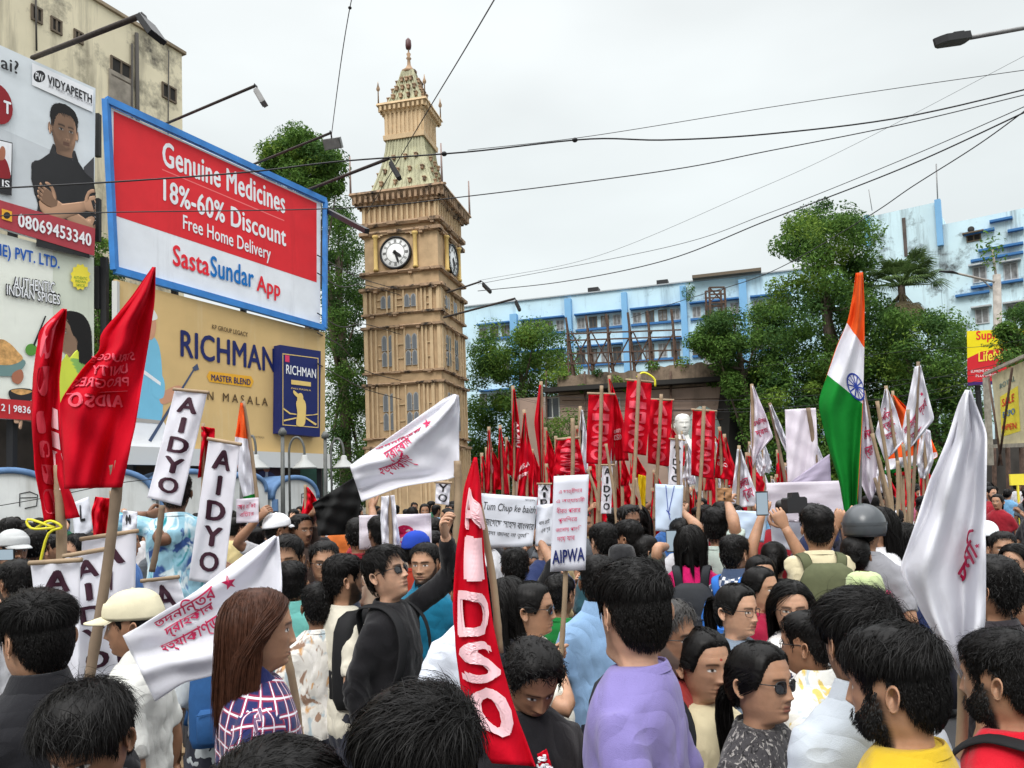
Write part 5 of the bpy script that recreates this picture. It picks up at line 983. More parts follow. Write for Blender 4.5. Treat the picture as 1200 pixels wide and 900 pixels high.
mb = MB(); u = unit(at(1090, 50, 12.8) - at(1140, 43, 13)); s_ = unit(np.cross(u, (0, 0, 1))); c = (at(1092, 49.5, 12.8) + at(1138, 44, 13)) / 2; n3 = np.cross(u, s_); mb.loft([[c + u * a + s_ * b * w_ + n3 * h * .06 for b, h in ((-1, -1), (1, -1), (1, 1), (-1, 1))] for a, w_ in ((-.34, .08), (-.3, .13), (.2, .13), (.3, .08), (.37, .02))], smooth=False); mb.box(c - u * .12 + (0, 0, .08), (.22, .12, .06), axes=(u, s_, n3)); mb.build('lamp_head', BLK, t)
mb = MB(); mb.tube([at(1022, 247, 60), at(1018, 222, 60)], .03, 5); mb.tube([at(1099, 240, 58.6), at(1097, 192, 58.6)], .05, 5); tag(mb.build('antenna', STEEL), 'pair of thin masts on the stair tower roof of the stained block', 'antenna')
# overhead wires
def wire(pts, d, r=.011, lab=None, n=60, knots=()):
    r *= .72
    dd = np.interp(np.linspace(0, 1, len(pts)), np.linspace(0, 1, len(d)), d); P = spline([at(x, y, q) for (x, y), q in zip(pts, dd)], n); mb = MB(); mb.tube(P, r, 6)
    for k in knots: mb.ball(P[int(k * (n - 1))], (r * 4, r * 4, r * 3), 8, 6)
    tag(mb.build('wire', BLK), lab, 'overhead wire', 'overhead wires')
wire([(-30, 222), (120, 214), (287, 202), (400, 189), (548, 178), (688, 163), (780, 164), (900, 157), (1060, 137), (1230, 98)], [11, 12, 12], .017, 'thick sagging cable crossing the tower roof and the whole sky', knots=(.55, .44))
wire([(-30, 254), (120, 249), (400, 244), (548, 230), (780, 200), (900, 177), (1060, 145), (1230, 104)], [11.5, 12.5, 12.5], .012, 'cable crossing just above the tower clock and along the red billboard')
wire([(590, -20), (579, 0), (540, 66), (500, 132), (462, 196), (430, 250)], [11, 20, 30], .022, 'steep diagonal cable running down in front of the tower spire')
wire([(416, -20), (408, 20), (400, 70), (392, 130), (388, 162)], [14, 15, 19], .013, 'thin crooked wire hanging down to the floodlight lamp', knots=(.2,))
wire([(1230, 118), (1060, 196), (900, 258), (780, 305), (660, 330), (560, 341)], [13, 20, 30], .02, 'cable from the upper corner sloping across the sky to the blue roof')
wire([(1230, 112), (1060, 186), (900, 250), (780, 290), (560, 333)], [13, 20, 30], .012, 'thinner twin of the cable sloping to the blue roof')
wire([(1230, 108), (1150, 167), (1070, 218), (1010, 258), (900, 320), (800, 352), (740, 372)], [13, 18, 30], .016, 'cable sloping past the stair tower into the tree')
wire([(1230, 78), (1060, 102), (900, 126), (688, 160), (548, 176)], [12, 13, 14], .008, 'finest wire high in the sky above the thick cable')
wire([(1230, 50), (1000, 170), (880, 225), (700, 300), (560, 329)], [25, 28, 32], .009, 'faint long wire sloping above the blue block')
for i, (y0, y1) in enumerate(((452, 470), (466, 480), (478, 482), (392, 372), (425, 405), (436, 424))):
    wire([(1230, y0 - 40), (1100, y0 - 10), (980, (y0 + y1) / 2), (800, y1), (640, y1 - 8), (556, y1 - 30)] if i < 3 else [(1230, y0), (1150, y0 + 14), (1060, y1 + 40), (860, y1 + 60)], [24, 30, 44], .013, 'one of the slack wires strung in front of the big tree')
for i, (y0, y1, y2) in enumerate(((309, 320, 334), (330, 333, 340), (377, 380, 386), (400, 424, 440), (436, 448, 462))):
    wire([(372, y0 - 10), (400, y0 + 6), (428, y2 - 6), (470, y2 + 6)], [26, 34, 45], .03, 'one of the dark wires between the gold billboard and the tower')
wire([(-20, 596), (60, 582), (140, 566), (200, 560)], [17, 17, 19], .014, 'pale slack wire in the shade under the food hoarding')

# ------------------------------------------------------------------ trees
def leafmat(name, c1, c2):
    m = mat(name, c1, rough=.7, spec=.12, trans=.30); t = m.node_tree; n = t.nodes; l = t.links; g_ = n.new('ShaderNodeNewGeometry'); x = n.new('ShaderNodeMixRGB'); l.new(g_.outputs['Random Per Island'], x.inputs[0]); x.inputs[1].default_value = (*c1, 1); x.inputs[2].default_value = (*c2, 1)
    l.new(x.outputs[0], n['Principled BSDF'].inputs['Base Color']); tb = [q for q in n if q.type == 'BSDF_TRANSLUCENT'][0]; l.new(x.outputs[0], tb.inputs[0]); return m
LF = [leafmat('leaf_green', (.050, .115, .023), (.125, .225, .043)), leafmat('leaf_deep', (.026, .070, .019), (.072, .142, .034)), leafmat('leaf_yellowish', (.08, .155, .024), (.19, .28, .045))]
BARK = mat('bark', (.11, .085, .065), rough=.95, noise=(5, .3), bump=(20, .5, .02))
def inpoly(x, y, P):
    c = False; j = len(P) - 1
    for i in range(len(P)):
        if (P[i][1] > y) != (P[j][1] > y) and x < (P[j][0] - P[i][0]) * (y - P[i][1]) / (P[j][1] - P[i][1]) + P[i][0]: c = not c
        j = i
    return c
def leaves(mb, C_, rad, n, size, r, flat=.8, mi=None):
    """leaf blades on and in a clump"""
    o = r.normal(size=(n, 3)); o /= np.linalg.norm(o, axis=1)[:, None]; k = r.rand(n) ** .35; p = C_ + o * (k * rad)[:, None] * np.array([1, 1, flat]); nn = o * .6 + r.normal(0, .55, (n, 3)) + (0, 0, .55); nn /= np.linalg.norm(nn, axis=1)[:, None]
    t = np.cross(nn, r.normal(size=(n, 3))); t /= np.linalg.norm(t, axis=1)[:, None]; b = np.cross(nn, t); s = size * r.uniform(.6, 1.3, (n, 1)); V = np.stack([p - t * s, p + b * s * .42 + nn * s * .12, p + t * s, p - b * s * .42 + nn * s * .12], 1).reshape(-1, 3)
    mb.add(V, (np.arange(n)[:, None] * 4 + np.arange(4)).tolist(), mi if mi is not None else 0)
def tree(name, lab, P, d, trunk, depth=3, nc=120, rad=1.0, per=90, size=.2, seed=0, mix=(.6, .3, .1), cat='tree', group=None):
    """crown clumps fill the outline seen in the photo, each at its own distance; limbs reach them from the trunk"""
    r = np.random.RandomState(seed); xs = [p[0] for p in P]; ys = [p[1] for p in P]; base = at(trunk[0], 575, d) * (1, 1, 0); t = thing(name, lab, cat, base, group); cl = []
    cx, cy = np.mean(xs), np.mean(ys); hw = (max(xs) - min(xs)) / 2
    while len(cl) < nc:
        x, y = r.uniform(min(xs), max(xs)), r.uniform(min(ys), max(ys))
        if inpoly(x, y, P): e = math.sqrt(max(0, 1 - ((x - cx) / hw) ** 2)); cl.append(at(x, y, d + r.uniform(-1, 1) * depth * max(e, .25)))
    cl = np.array(cl); mb = MB()
    for c in cl: leaves(mb, c, rad * r.uniform(.55, 1.25), int(3.2 * per * r.uniform(.6, 1.4)), size * .52, r, mi=r.choice(3, p=mix))
    mb.build('crown', LF, t); mb = MB(); top = at(trunk[1], trunk[2], d); mid = base + (top - base) * .5; mb.tube(spline([base, mid + (.2, 0, 0), top], 10), np.linspace(trunk[3], trunk[3] * .35, 10), 8)
    for c in cl[r.choice(len(cl), min(16, len(cl)), False)]:
        s_ = base + (top - base) * r.uniform(.35, .9); mb.tube(spline([s_, (s_ + c) / 2 + (0, 0, -.3), c], 7), np.linspace(trunk[3] * .35, .02, 7), 6)
    mb.build('trunk', BARK, t); return t
TG = 'trees behind the rally'
tree('tree', 'dense dark tree between the billboards and the clock tower', [(302, 200), (318, 172), (345, 158), (372, 172), (392, 185), (398, 215), (404, 250), (424, 285), (432, 420), (440, 600), (384, 610), (382, 400), (382, 240), (330, 210)], 55, (405, 395, 300, .5), 4.5, 150, 1.25, 110, .22, 1, (.45, .5, .05), group=TG)
tree('tree', 'light tree top peeping over the blue frame of the medicine billboard', [(306, 178), (322, 165), (350, 152), (372, 162), (392, 182), (400, 200), (398, 236), (370, 230), (330, 206), (308, 194)], 40, (370, 362, 230, .3), 2, 70, .75, 90, .2, 2, (.75, .15, .1), group=TG)
tree('tree', 'bright green bushy tree just beside the clock tower', [(553, 400), (575, 388), (600, 392), (620, 382), (645, 384), (668, 392), (668, 430), (672, 470), (700, 480), (700, 600), (552, 600)], 58, (610, 610, 430, .4), 3.5, 210, 1.3, 100, .24, 3, (.6, .25, .15), group=TG)
tree('tree', 'tallest bushy tree with a rounded top beside the palm', [(925, 262), (940, 242), (968, 238), (1000, 246), (1016, 268), (1026, 300), (1030, 340), (1042, 380), (1050, 430), (1060, 480), (1062, 620), (880, 620), (884, 500), (890, 440), (905, 400), (908, 360), (912, 320), (916, 290)], 46, (975, 968, 330, .5), 4, 400, 1.1, 110, .22, 4, (.55, .25, .2), group=TG)
tree('tree', 'low spreading tree before the blue block, beside the tallest tree', [(812, 400), (830, 372), (860, 364), (900, 362), (912, 400), (905, 470), (880, 500), (862, 480), (835, 420)], 47, (880, 866, 400, .3), 2.5, 90, .9, 100, .2, 5, (.55, .3, .15), group=TG)
tree('tree', 'broad tree under the palm in front of the stained blue block', [(1030, 380), (1046, 366), (1066, 372), (1090, 366), (1108, 366), (1120, 380), (1132, 400), (1140, 470), (1150, 600), (1040, 610)], 43, (1088, 1090, 420, .4), 3.5, 190, 1.0, 100, .2, 6, (.5, .42, .08), group=TG)
tree('tree', 'sprig of leaves hanging over the yellow and red board', [(1168, 396), (1180, 372), (1200, 358), (1232, 362), (1236, 440), (1205, 425), (1188, 432), (1178, 415)], 27, (1225, 1222, 420, .2), 1.2, 60, .5, 70, .13, 7, (.5, .4, .1), group=TG)
tree('tree', 'small tree filling the gap behind the pale hoardings', [(104, 280), (128, 270), (132, 330), (132, 520), (104, 520)], 24.5, (118, 118, 400, .15), .8, 60, .5, 80, .13, 8, (.5, .3, .2), group=TG)
tree('tree', 'shaded trees behind the tower foot', [(430, 470), (560, 470), (570, 610), (425, 610)], 62, (500, 500, 500, .3), 3, 70, 1.3, 70, .25, 9, (.4, .55, .05), group=TG)
tree('bush', 'leafy bush in front of the pink lower wall beside the red flags', [(636, 492), (660, 486), (690, 496), (700, 520), (702, 580), (636, 580)], 49, (668, 668, 520, .12), 1.2, 50, .7, 80, .17, 12, (.7, .2, .1), 'bush')
wd_ = np.random.RandomState(9)
for x, y, r_ in ((660, 440, .5), (700, 437, .4), (722, 447, .5), (735, 452, .6), (765, 430, .5), (800, 426, .6), (842, 420, .8), (836, 448, .5), (852, 452, .5), (683, 456, .4), (645, 442, .7)):
    mb = MB(); leaves(mb, WB.hit(x, y, .35 if y > 440 else .1), r_, 130, .12, wd_, mi=wd_.choice(3)); tag(mb.build('weed', LF), 'weeds sprouting from the old parapet wall', 'weeds', 'weeds on the old wall')
mb = MB(); leaves(mb, at(1162, 293, 35.8), .65, 140, .12, wd_, flat=1.6); tag(mb.build('creeper', LF), 'creeper growing on the top of the concrete pole', 'creeper')
mb = MB(); leaves(mb, FB.hit(807, 345, .4), .7, 130, .16, wd_, flat=1.5); tag(mb.build('weed', LF), 'tuft of weeds rooted high on the long blue facade', 'weeds')
# fan palm
def palm(c, base, seed):
    r = np.random.RandomState(seed); t = thing('palm_tree', 'fan palm with drooping dead fronds in front of the stained blue block', 'palm', base); mb = MB(); mb.tube(spline([base, (base + c) / 2 + (.15, 0, 0), c], 8), np.linspace(.26, .2, 8), 9); mb.build('trunk', BARK, t); PG = leafmat('palm_green', (.06, .11, .03), (.12, .18, .06)); PD = leafmat('palm_dead', (.16, .13, .075), (.24, .20, .12)); mb = MB()
    for i in range(95):
        dead = i > 66; a = r.uniform(0, 6.28); el = r.uniform(-.1, 1.25) if not dead else r.uniform(-1.35, -.7); d_ = np.array([math.cos(a) * math.cos(el), math.sin(a) * math.cos(el), math.sin(el)]); hub = c + d_ * r.uniform(.9, 1.75) * (1 if not dead else .8) - (0, 0, .5 * dead); mb.tube([c - (0, 0, .3 * dead), hub], .03, 4, mi=int(dead)); s_ = unit(np.cross(d_, (0, 0, 1.0))); up_ = np.cross(s_, d_)
        for q in np.linspace(-1.25, 1.25, 19):
            v = d_ * math.cos(q) + s_ * math.sin(q); L_ = r.uniform(1.0, 1.35) * (1 - .12 * abs(q)); tip = hub + v * L_ + (0, 0, -.28 * L_); m_ = hub + v * L_ * .55 + up_ * .03; wv = np.cross(v, up_) * .035; mb.add([hub, m_ + wv, tip, m_ - wv], [(0, 1, 2, 3)], int(dead))
    mb.build('crown', [PG, PD], t)
pc = at(1056, 335, 45); palm(pc, pc * (1, 1, 0), 3)
# marble bust on a plinth
MRB = mat('white_marble', (.66, .65, .61), rough=.5, noise=(3, .06)); bt = thing('bust', 'white marble bust on a plinth rising above the red banners', 'statue', at(800, 600, 27) * (1, 1, 0)); hb = at(800, 497, 27); V_, c_, m_, z_, a_ = head_grid(48, {'fat': 1}); k = 3.1; mb = MB(); mb.loft([q * k + hb for q in V_[:-5]])
for z, h in ((.06, 1),): pass
for s_ in (1, -1): mb.loft([q * k + hb for q in ear(None, s_)])
r_ = []
for z in np.linspace(.1165, -.02, 14):
    f, b, w_, ex = prof(HEADP, z); a = np.linspace(0, 2 * math.pi, 30, endpoint=False); x, y = ringpts(a, f, b, w_, 2.15); e = sst(-.005, .02, z - hairline(a)) * .012 - .004 + .003 * np.sin(a * 13 + z * 200); r_.append(np.stack([x * (1 + e / .08), y * (1 + e / .09), np.full_like(x, z + .004)], 1) * k + hb)
mb.loft(r_)
rb = []
for z, f, b, w_ in ((-.12, .05, .06, .06), (-.17, .055, .07, .075), (-.2, .075, .085, .13), (-.23, .1, .1, .19), (-.3, .115, .11, .215), (-.38, .1, .1, .19), (-.44, .06, .07, .11)): a = np.linspace(0, 2 * math.pi, 30, endpoint=False); x, y = ringpts(a, f, b, w_, 2.2); rb.append(np.stack([x, y, np.full_like(x, z)], 1) * k + hb)
mb.loft(rb); mb.build('figure', MRB, bt); mb = MB(); zt = hb[2] - .43 * k; mb.lathe([(.8, 0), (.8, .3), (.6, .4), (.6, zt - .2), (.75, zt - .1), (.75, zt + .02)], hb * (1, 1, 0), 4); mb.build('plinth', MRB, bt)
# ------------------------------------------------------------------ the crowd
PL = cloth_mat('plain_cloth', 'plain')
CL = dict(plaid=cloth_mat('plaid_cloth', 'plaid', [S((38, 44, 92)), S((140, 40, 72)), S((225, 222, 232))], 7), floral=cloth_mat('floral_cloth', 'print', [S((226, 222, 214)), S((176, 190, 196)), S((206, 160, 110)), S((150, 120, 100)), S((236, 232, 226))], 9),
   tweed=cloth_mat('tweed_cloth', 'print', [S((62, 60, 62)), S((150, 146, 142)), S((30, 29, 30))], 60), motif=cloth_mat('motif_cloth', 'motif', [S((232, 230, 228)), S((40, 44, 70))], 24), leaf=cloth_mat('leaf_cloth', 'print', [S((226, 226, 220)), S((214, 190, 110)), S((190, 200, 206))], 16),
   check=cloth_mat('check_cloth', 'check', [S((225, 226, 230)), S((70, 84, 110))], 26), tiedye=cloth_mat('tie_dye_cloth', 'print', [S((150, 196, 214)), S((40, 140, 150)), S((60, 90, 150)), S((214, 230, 234))], 6), stripe=cloth_mat('stripe_cloth', 'stripe', [S((140, 36, 50)), S((220, 210, 205))], 12),
   bluepr=cloth_mat('blue_print_cloth', 'motif', [S((228, 232, 236)), S((40, 80, 130))], 18))
SK = dict(a=(.50, .29, .19), b=(.40, .22, .135), c=(.30, .155, .09), d=(.20, .10, .058), e=(.58, .36, .25))
_hc = {}
def HAIR(k, lod):
    """hair meshes by kind and by how close the head is"""
    key = (k, lod)
    if key in _hc: return _hc[key]
    n = (14000, 2600, 260)[lod]; w_ = (.00055, .0010, .003)[lod]; f = lambda **q: hair_short('hair', ns_=n, wd=w_, n=(72, 48, 28)[lod], **q)
    nl = (14000, 6000, 700)[lod]; wl = (.0007, .0010, .004)[lod]
    T = dict(m1=lambda: f(seed=1, top=.017, ln=.042, comb=(.5, -.5)), m2=lambda: f(seed=2, top=.022, ln=.052, comb=(-.5, -.6)), m3=lambda: f(seed=3, top=.015, side=.007, ln=.028, curl=.18), m4=lambda: f(seed=4, top=.019, side=.007, ln=.055, comb=(.8, -.2)), m5=lambda: f(seed=5, top=.013, side=.004, ln=.030, comb=(.1, -.9)), m6=lambda: f(seed=6, top=.016, side=.006, ln=.05, comb=(-.7, -.3), m=HAIRG),
       m7=lambda: f(seed=8, top=.025, side=.010, ln=.07, comb=(.35, -.55), curl=.04), m8=lambda: f(seed=9, top=.026, side=.014, ln=.03, curl=.35), l1=lambda: hair_long('hair', 1, .27, nl, HAIRB, wl, nfar=lod == 2), l2=lambda: hair_long('hair', 2, .34, nl, None, wl, nfar=lod == 2), l3=lambda: hair_long('hair', 3, .22, nl, None, wl, part=.015, nfar=lod == 2),
       hc=lambda: f(seed=11, top=.001, side=.004, ln=.006, comb=(.1, -.5)), t1=lambda: hair_long('hair', 4, ns_=nl, wd=wl, tied='tail', nfar=lod == 2), t2=lambda: hair_long('hair', 5, ns_=nl, wd=wl, tied='bun', nfar=lod == 2), t3=lambda: hair_long('hair', 6, ns_=nl, wd=wl, tied='low', nfar=lod == 2))
    _hc[key] = T[k](); return _hc[key]
def scarf_mesh(name, seed=0, low=-.26):
    """a cloth drawn over the head and down to the shoulders, open at the face"""
    mb = MB(); a = np.linspace(.62, 2 * math.pi - .62, 40); rr = []
    for z in (.134, .132, .126, .114, .096, .07, .04, .0, -.04, -.08, -.12, -.16, -.2, low):
        f, b, w_, ex = prof(HEADP, min(max(z, -.09), .1)); k = max(0, 1 - ((z - .1) / .036) ** 2) ** .5 if z > .1 else 1; gr = .016 + .09 * sst(-.08, -.24, z); aa = a if z < .105 else np.linspace(0, 2 * math.pi, 40)
        x, y = ringpts(aa, (f + gr) * k, (max(b, .082) + gr) * k, (max(w_, .066) + gr * 1.3) * k, 2.1); q = np.stack([x, y, np.full_like(x, z)], 1); rr.append(q + nz(q, 40, seed)[:, None] * .004)
    mb.loft(rr, closed=False, cap=False); return mb.mesh(name, SKIN)
def helmet_mesh(name):
    mb = MB(); a = np.linspace(0, 2 * math.pi, 36, endpoint=False); rr = []
    for t in np.linspace(.05, 2.0, 14): rr.append(np.stack([.118 * math.sin(t) * np.sin(a), -.138 * math.sin(t) * np.cos(a) + .01, np.full(36, .02 + .13 * math.cos(t))], 1))
    mb.loft(rr); mb.loft([np.stack([.121 * np.sin(a), -.141 * np.cos(a) + .01, np.full(36, z)], 1) for z in (.045, .03)], cap=False); return mb.mesh(name, SKIN)
_cache = {}
def memo(k, f):
    if k not in _cache: _cache[k] = f()
    return _cache[k]
def dress(o, m, col): o.data.materials.clear() if 0 else None; o.color = (*col, 1); return o
def setmat(me, m):
    me.materials.clear(); me.materials.append(m); return me
FACE = dict(m={'beard': .16}, b={'beard': .92}, s={'beard': .45}, t={'tash': 1, 'beard': .2}, g={'beard': .75, 'beardcol': (.10, .095, .09)}, f={'f': 1, 'nose': .82}, fb={'f': 1, 'nose': .85, 'bindi': 1}, fs={'f': 1, 'nose': .85, 'smile': 1}, k={'fat': 1}, kt={'fat': 1, 'tash': 1})
PEOPLE = []; CG = 'people in the protest crowd'
def place(x, y, hp, ztop=1.715, lift=0):
    """distance and height of a person whose head top is at x, y and whose head is hp pixels high"""
    s = 1.0
    for _ in range(12): d = FPX * .237 * s / hp; s = (at(x, y, d)[2] - lift) / ztop
    if not .88 < s < 1.1:
        s = min(max(s, .88), 1.1); dd = solve_d(x, y, s * ztop + lift); print('clamped', x, y, hp, round(s, 2), round(d, 2), '->', round(dd, 2)); d = dd if .6 * d < dd < 1.7 * d else d
    return d, s
def person(x, y, hp, yaw, label, hair='m1', face='m', head=(0, 0, 0), shirt='short', col=(200, 200, 200), cloth=None, skin='b', arms=None, hands=('relax', 'relax'), collar='crew', hem=.80, belly=0, glasses=None, hat=None, hatcol=None, lift=0, hn=None, scarf=None, own=False, trouser=(.03, .032, .045), amp=.007):
    d, s = place(x, y, hp, 1.705 if hat else 1.715, lift); P = at(x, y, d); loc = np.array([P[0], P[1], lift]); rz = yaw - math.degrees(math.atan2(P[0], P[1])); lod = 0 if d < 2.3 else (1 if d < 5.5 else 2); nseg = (124, 84, 48)[lod]
    hr = R(rz); # keep the head itself under the pixel: its centre is near the axis
    A = {}
    for sd, q in (arms or {}).items():
        q = dict(q)
        if 'px' in q:
            W = at(q['px'][0], q['px'][1], d + q['px'][2]); v = (W - loc) / s; q['t'] = (v[0] * math.cos(hr) + v[1] * math.sin(hr), -v[0] * math.sin(hr) + v[1] * math.cos(hr), v[2])
        A[sd] = q
    A = {**HANG, **A}; key = (face, head, repr(sorted((k, tuple(np.round(v['t'], 3)), v.get('pole')) for k, v in A.items())), hands)
    t = thing('person', label, 'person', loc, CG, R(rz), s)
    b = link('body', memo(('b', key, nseg), lambda: body_mesh('body', FACE[face], head, A, nseg, hands, hn)), t, True); sk = np.array(SK[skin]) * rng.uniform(.92, 1.08); b.color = (*sk, 1)
    hm = head_matrix(*head)
    if scarf: h = link('headscarf', memo(('scarf', lod), lambda: setmat(scarf_mesh('headscarf'), PL)), t, True); h.color = (*S(scarf), 1); h.matrix_local = hm
    if not scarf:
        h = link('hair', HAIR('hc' if hat else hair, lod), t, True); h.matrix_local = hm
    if lod == 0 and face in 'bg': o = link('beard', memo(('beard', head, face), lambda: beard_mesh('beard', head)), t, True); o.data.materials[0] = HAIRM if face == 'b' else HAIRG
    if hat:
        h = link(hat, memo(hat, lambda: setmat(cap_mesh('cap') if hat == 'cap' else helmet_mesh('helmet'), mat('cap_cloth', objcol=True, rough=.85, spec=.15, noise=(14, .08), bump=(60, .3, .003)) if hat == 'cap' else mat('helmet_shell', objcol=True, rough=.3, spec=.5, noise=(9, .1)))), t, True); h.matrix_local = hm; h.color = (*S(hatcol), 1)
    if glasses:
        g2 = link('glasses', memo(('g', glasses), lambda: glasses_mesh('glasses', glasses == 'sun')), t, True); g2.matrix_local = hm
    vox = (.0125, .017, .022)[lod]; sd_ = len(PEOPLE) % 7 if lod < 2 else 0
    me = memo(('s', key[2], shirt, hem, belly, lod, sd_, cloth, amp), lambda: setmat(shirt_mesh('shirt', A, shirt, hem, seed=sd_, vox=vox, belly=belly, amp=amp), CL[cloth] if cloth else PL)); o = link('shirt', me, t, True); o.color = (*(.86 * np.array(S(col))), 1)
    if lod < 2 or collar == 'shirt':
        o = link('collar', memo(('c', collar, cloth), lambda: setmat(collar_mesh('collar', collar), CL[cloth] if cloth else PL)), t, True); o.color = (*(.86 * np.array(S(col))), 1)
    o = link('trousers', memo('tr', lambda: setmat(trousers_mesh('trousers'), PL)), t, True); o.color = (*trouser, 1)
    PEOPLE.append((P[0], P[1], s, x, y)); t['_pd'] = d; return t, d, s
def pt(t, d, s, v):
    """a point of a person's own space in the street"""
    a = t.rotation_euler[2]; return np.array(t.location) + s * np.array([v[0] * math.cos(a) - v[1] * math.sin(a), v[0] * math.sin(a) + v[1] * math.cos(a), v[2]])
def backpack(pr, col, label, h=.46, strapcol=None, front=False, body=True):
    """a padded bag on a person's back with two shoulder straps"""
    t0, d, s = pr; t = thing('backpack', label, 'backpack', pt(t0, d, s, (0, .15, .95)), None, t0.rotation_euler[2], s); m = mat('bag_cloth_%d_%d_%d' % col, S(col), rough=.8, noise=(20, .12), bump=(60, .3, .004)); z0 = .0
    if body:
        mb = MB(); rr = []
        for z, w_, dp in ((0, .10, .03), (.01, .135, .065), (.06, .15, .085), (.25, .15, .08), (h - .09, .14, .07), (h - .03, .115, .055), (h, .07, .025)):
            a = np.linspace(0, 2 * math.pi, 28, endpoint=False); x, y = ringpts(a, dp, dp, w_, 3.2); q = np.stack([x, y + .05, np.full_like(x, z)], 1); rr.append(q + nz(q, 25, 2)[:, None] * .004)
        mb.loft(rr); mb.build('bag_body', m, t, True)
        mb = MB(); rr = []
        for z, w_, dp in ((.03, .09, .02), (.05, .11, .04), (.18, .11, .04), (.21, .09, .02)):
            a = np.linspace(0, 2 * math.pi, 24, endpoint=False); x, y = ringpts(a, dp, dp, w_, 3); rr.append(np.stack([x, y + .125, np.full_like(x, z)], 1))
        mb.loft(rr); mb.tube([(-.11, .165, .19), (0, .17, .2), (.11, .165, .19)], .004, 5); mb.build('front_pocket', m, t, True)
    sm = mat('strap_%d_%d_%d' % (strapcol or col), S(strapcol or col), rough=.8, bump=(80, .3, .003))
    for q in (1, -1):
        # over the shoulder: back, top, chest
        P = [(q * .075, -.03, .10 + .25), (q * .085, -.020, .44), (q * .095, -.045, .485), (q * .098, -.10, .495), (q * .10, -.165, .493), (q * .105, -.225, .46), (q * .115, -.268, .40), (q * .125, -.285, .30), (q * .15, -.262, .16), (q * .17, -.17, .06)]
        mb = MB(); mb.tube(spline(P, 26), .027, 8, flat=.22, updir=(1, 0, 0) if 0 else (0, -1, .2)); mb.build('strap', sm, t, True)
    return t
PX = lambda x, y, dd=0, **k: dict(px=(x, y, dd), **k)
# --- nearest ring
P_plaid = person(300, 686, 93, 92, 'woman with straight brown hair in a plaid shirt, seen in profile', 'l1', 'f', (0, 2, 0), 'long', cloth='plaid', collar='shirt', skin='b', arms={'L': PX(352, 905, .02, pole=(.5, .3, -1))}, hands=('fist', 'relax'))
P_lav = person(737, 655, 110, -108, 'man in a lavender T-shirt with his back turned, short black hair', 'm1', 's', (-42, 4, 0), 'short', (134, 124, 182), skin='a', amp=.006)
P_beard = person(1050, 731, 124, -108, 'large black-bearded man in profile with a yellow collar', 'm4', 'b', (0, 6, 0), 'short', (206, 172, 40), skin='b')
P_white = person(1004, 692, 106, -150, 'man in a loose white collared shirt close behind the bearded man', 'm7', 's', (0, 0, 0), 'long', (198, 206, 214), skin='b', collar='shirt', amp=.011)
P_red = person(1174, 736, 102, -112, 'bearded man in a bright red T-shirt with a black shoulder strap', 'm3', 'b', (0, 5, 0), 'short', (206, 24, 44), skin='b')
P_black = person(45, 692, 98, -150, 'man in a black collared shirt with thick swept hair, back turned', 'm2', 'm', (0, 3, 0), 'short', (34, 34, 38), skin='b', collar='shirt')
P_bow = person(114, 792, 112, -32, 'man with bowed head and big black fringe at the bottom edge', 'm7', 'm', (0, 24, 0), 'short', (40, 40, 46), skin='c')
P_top = person(487, 806, 190, 176, 'person seen only as a wide mop of black hair at the bottom edge', 'm4', 'm', (0, 8, 0), 'short', (30, 30, 34), skin='b')
P_low = person(322, 872, 190, 170, 'person whose black hair just enters at the bottom edge below the plaid shirt', 'm2', 'm', (0, 6, 0), 'short', (70, 70, 80), skin='b')
P_down = person(616, 740, 80, 22, 'man in black looking down beside the long red lettered flag', 'm8', 'm', (0, 32, 0), 'long', (36, 35, 38), skin='c')
P_redbp = person(780, 702, 80, 62, 'greying bearded man with glasses in a red shirt', 'm6', 'g', (0, 0, 0), 'short', (190, 66, 62), skin='c', glasses='clear')
P_sun = person(888, 751, 76, 58, 'smiling woman with dark sunglasses and a grey speckled top', 't3', 'fs', (0, -2, 4), 'short', cloth='tweed', skin='b', glasses='sun')
# --- middle
P_selfie = person(457, 641, 57, 58, 'man in black with aviator sunglasses raising one arm', 'm7', 'm', (0, -16, 0), 'long', (26, 25, 28), skin='a', arms={'L': PX(522, 628, .05, pole=(.6, .2, -1))}, hands=('hold', 'relax'), glasses='sun')
P_teal = person(498, 635, 47, -22, 'man with a moustache and short beard in a teal shirt', 'm5', 'b', (0, 0, 0), 'short', (20, 110, 142), skin='b', collar='shirt')
P_tee = person(553, 660, 62, 178, 'man in a white T-shirt with his back turned, behind the red lettered flag', 'm1', 'm', (0, 0, 0), 'short', (226, 232, 244), skin='c')
P_floral = person(372, 682, 50, -174, 'boy in a pale floral print shirt, back turned', 'm3', 'm', (0, 2, 0), 'short', cloth='floral', skin='c')
P_cream = person(402, 649, 54, 112, 'bearded man in a cream shirt looking past the sunglasses man', 'm1', 'b', (0, 0, 0), 'short', (224, 218, 200), skin='b')
P_turq = person(341, 656, 50, 178, 'person in a turquoise shirt, back turned, beside the white flag corner', 'm5', 'm', (0, 0, 0), 'short', (126, 206, 198), skin='b', collar='shirt')
person(379, 632, 47, 4, 'man with thin glasses facing the camera among dark heads', 'm5', 's', (0, 4, 0), 'short', (60, 66, 84), skin='b', glasses='clear')
person(336, 627, 49, -12, 'man whose forehead and eyes show above the white flag corner', 'm2', 'm', (0, 6, 0), 'short', (110, 40, 44), skin='b')
person(324, 603, 36, 118, 'person in a white cap holding a paper up', 'm5', 's', (0, 0, 0), 'short', (222, 222, 226), skin='c', hat='cap', hatcol=(236, 238, 242), arms={'L': PX(302, 608, -.1)}, hands=('hold', 'relax'))
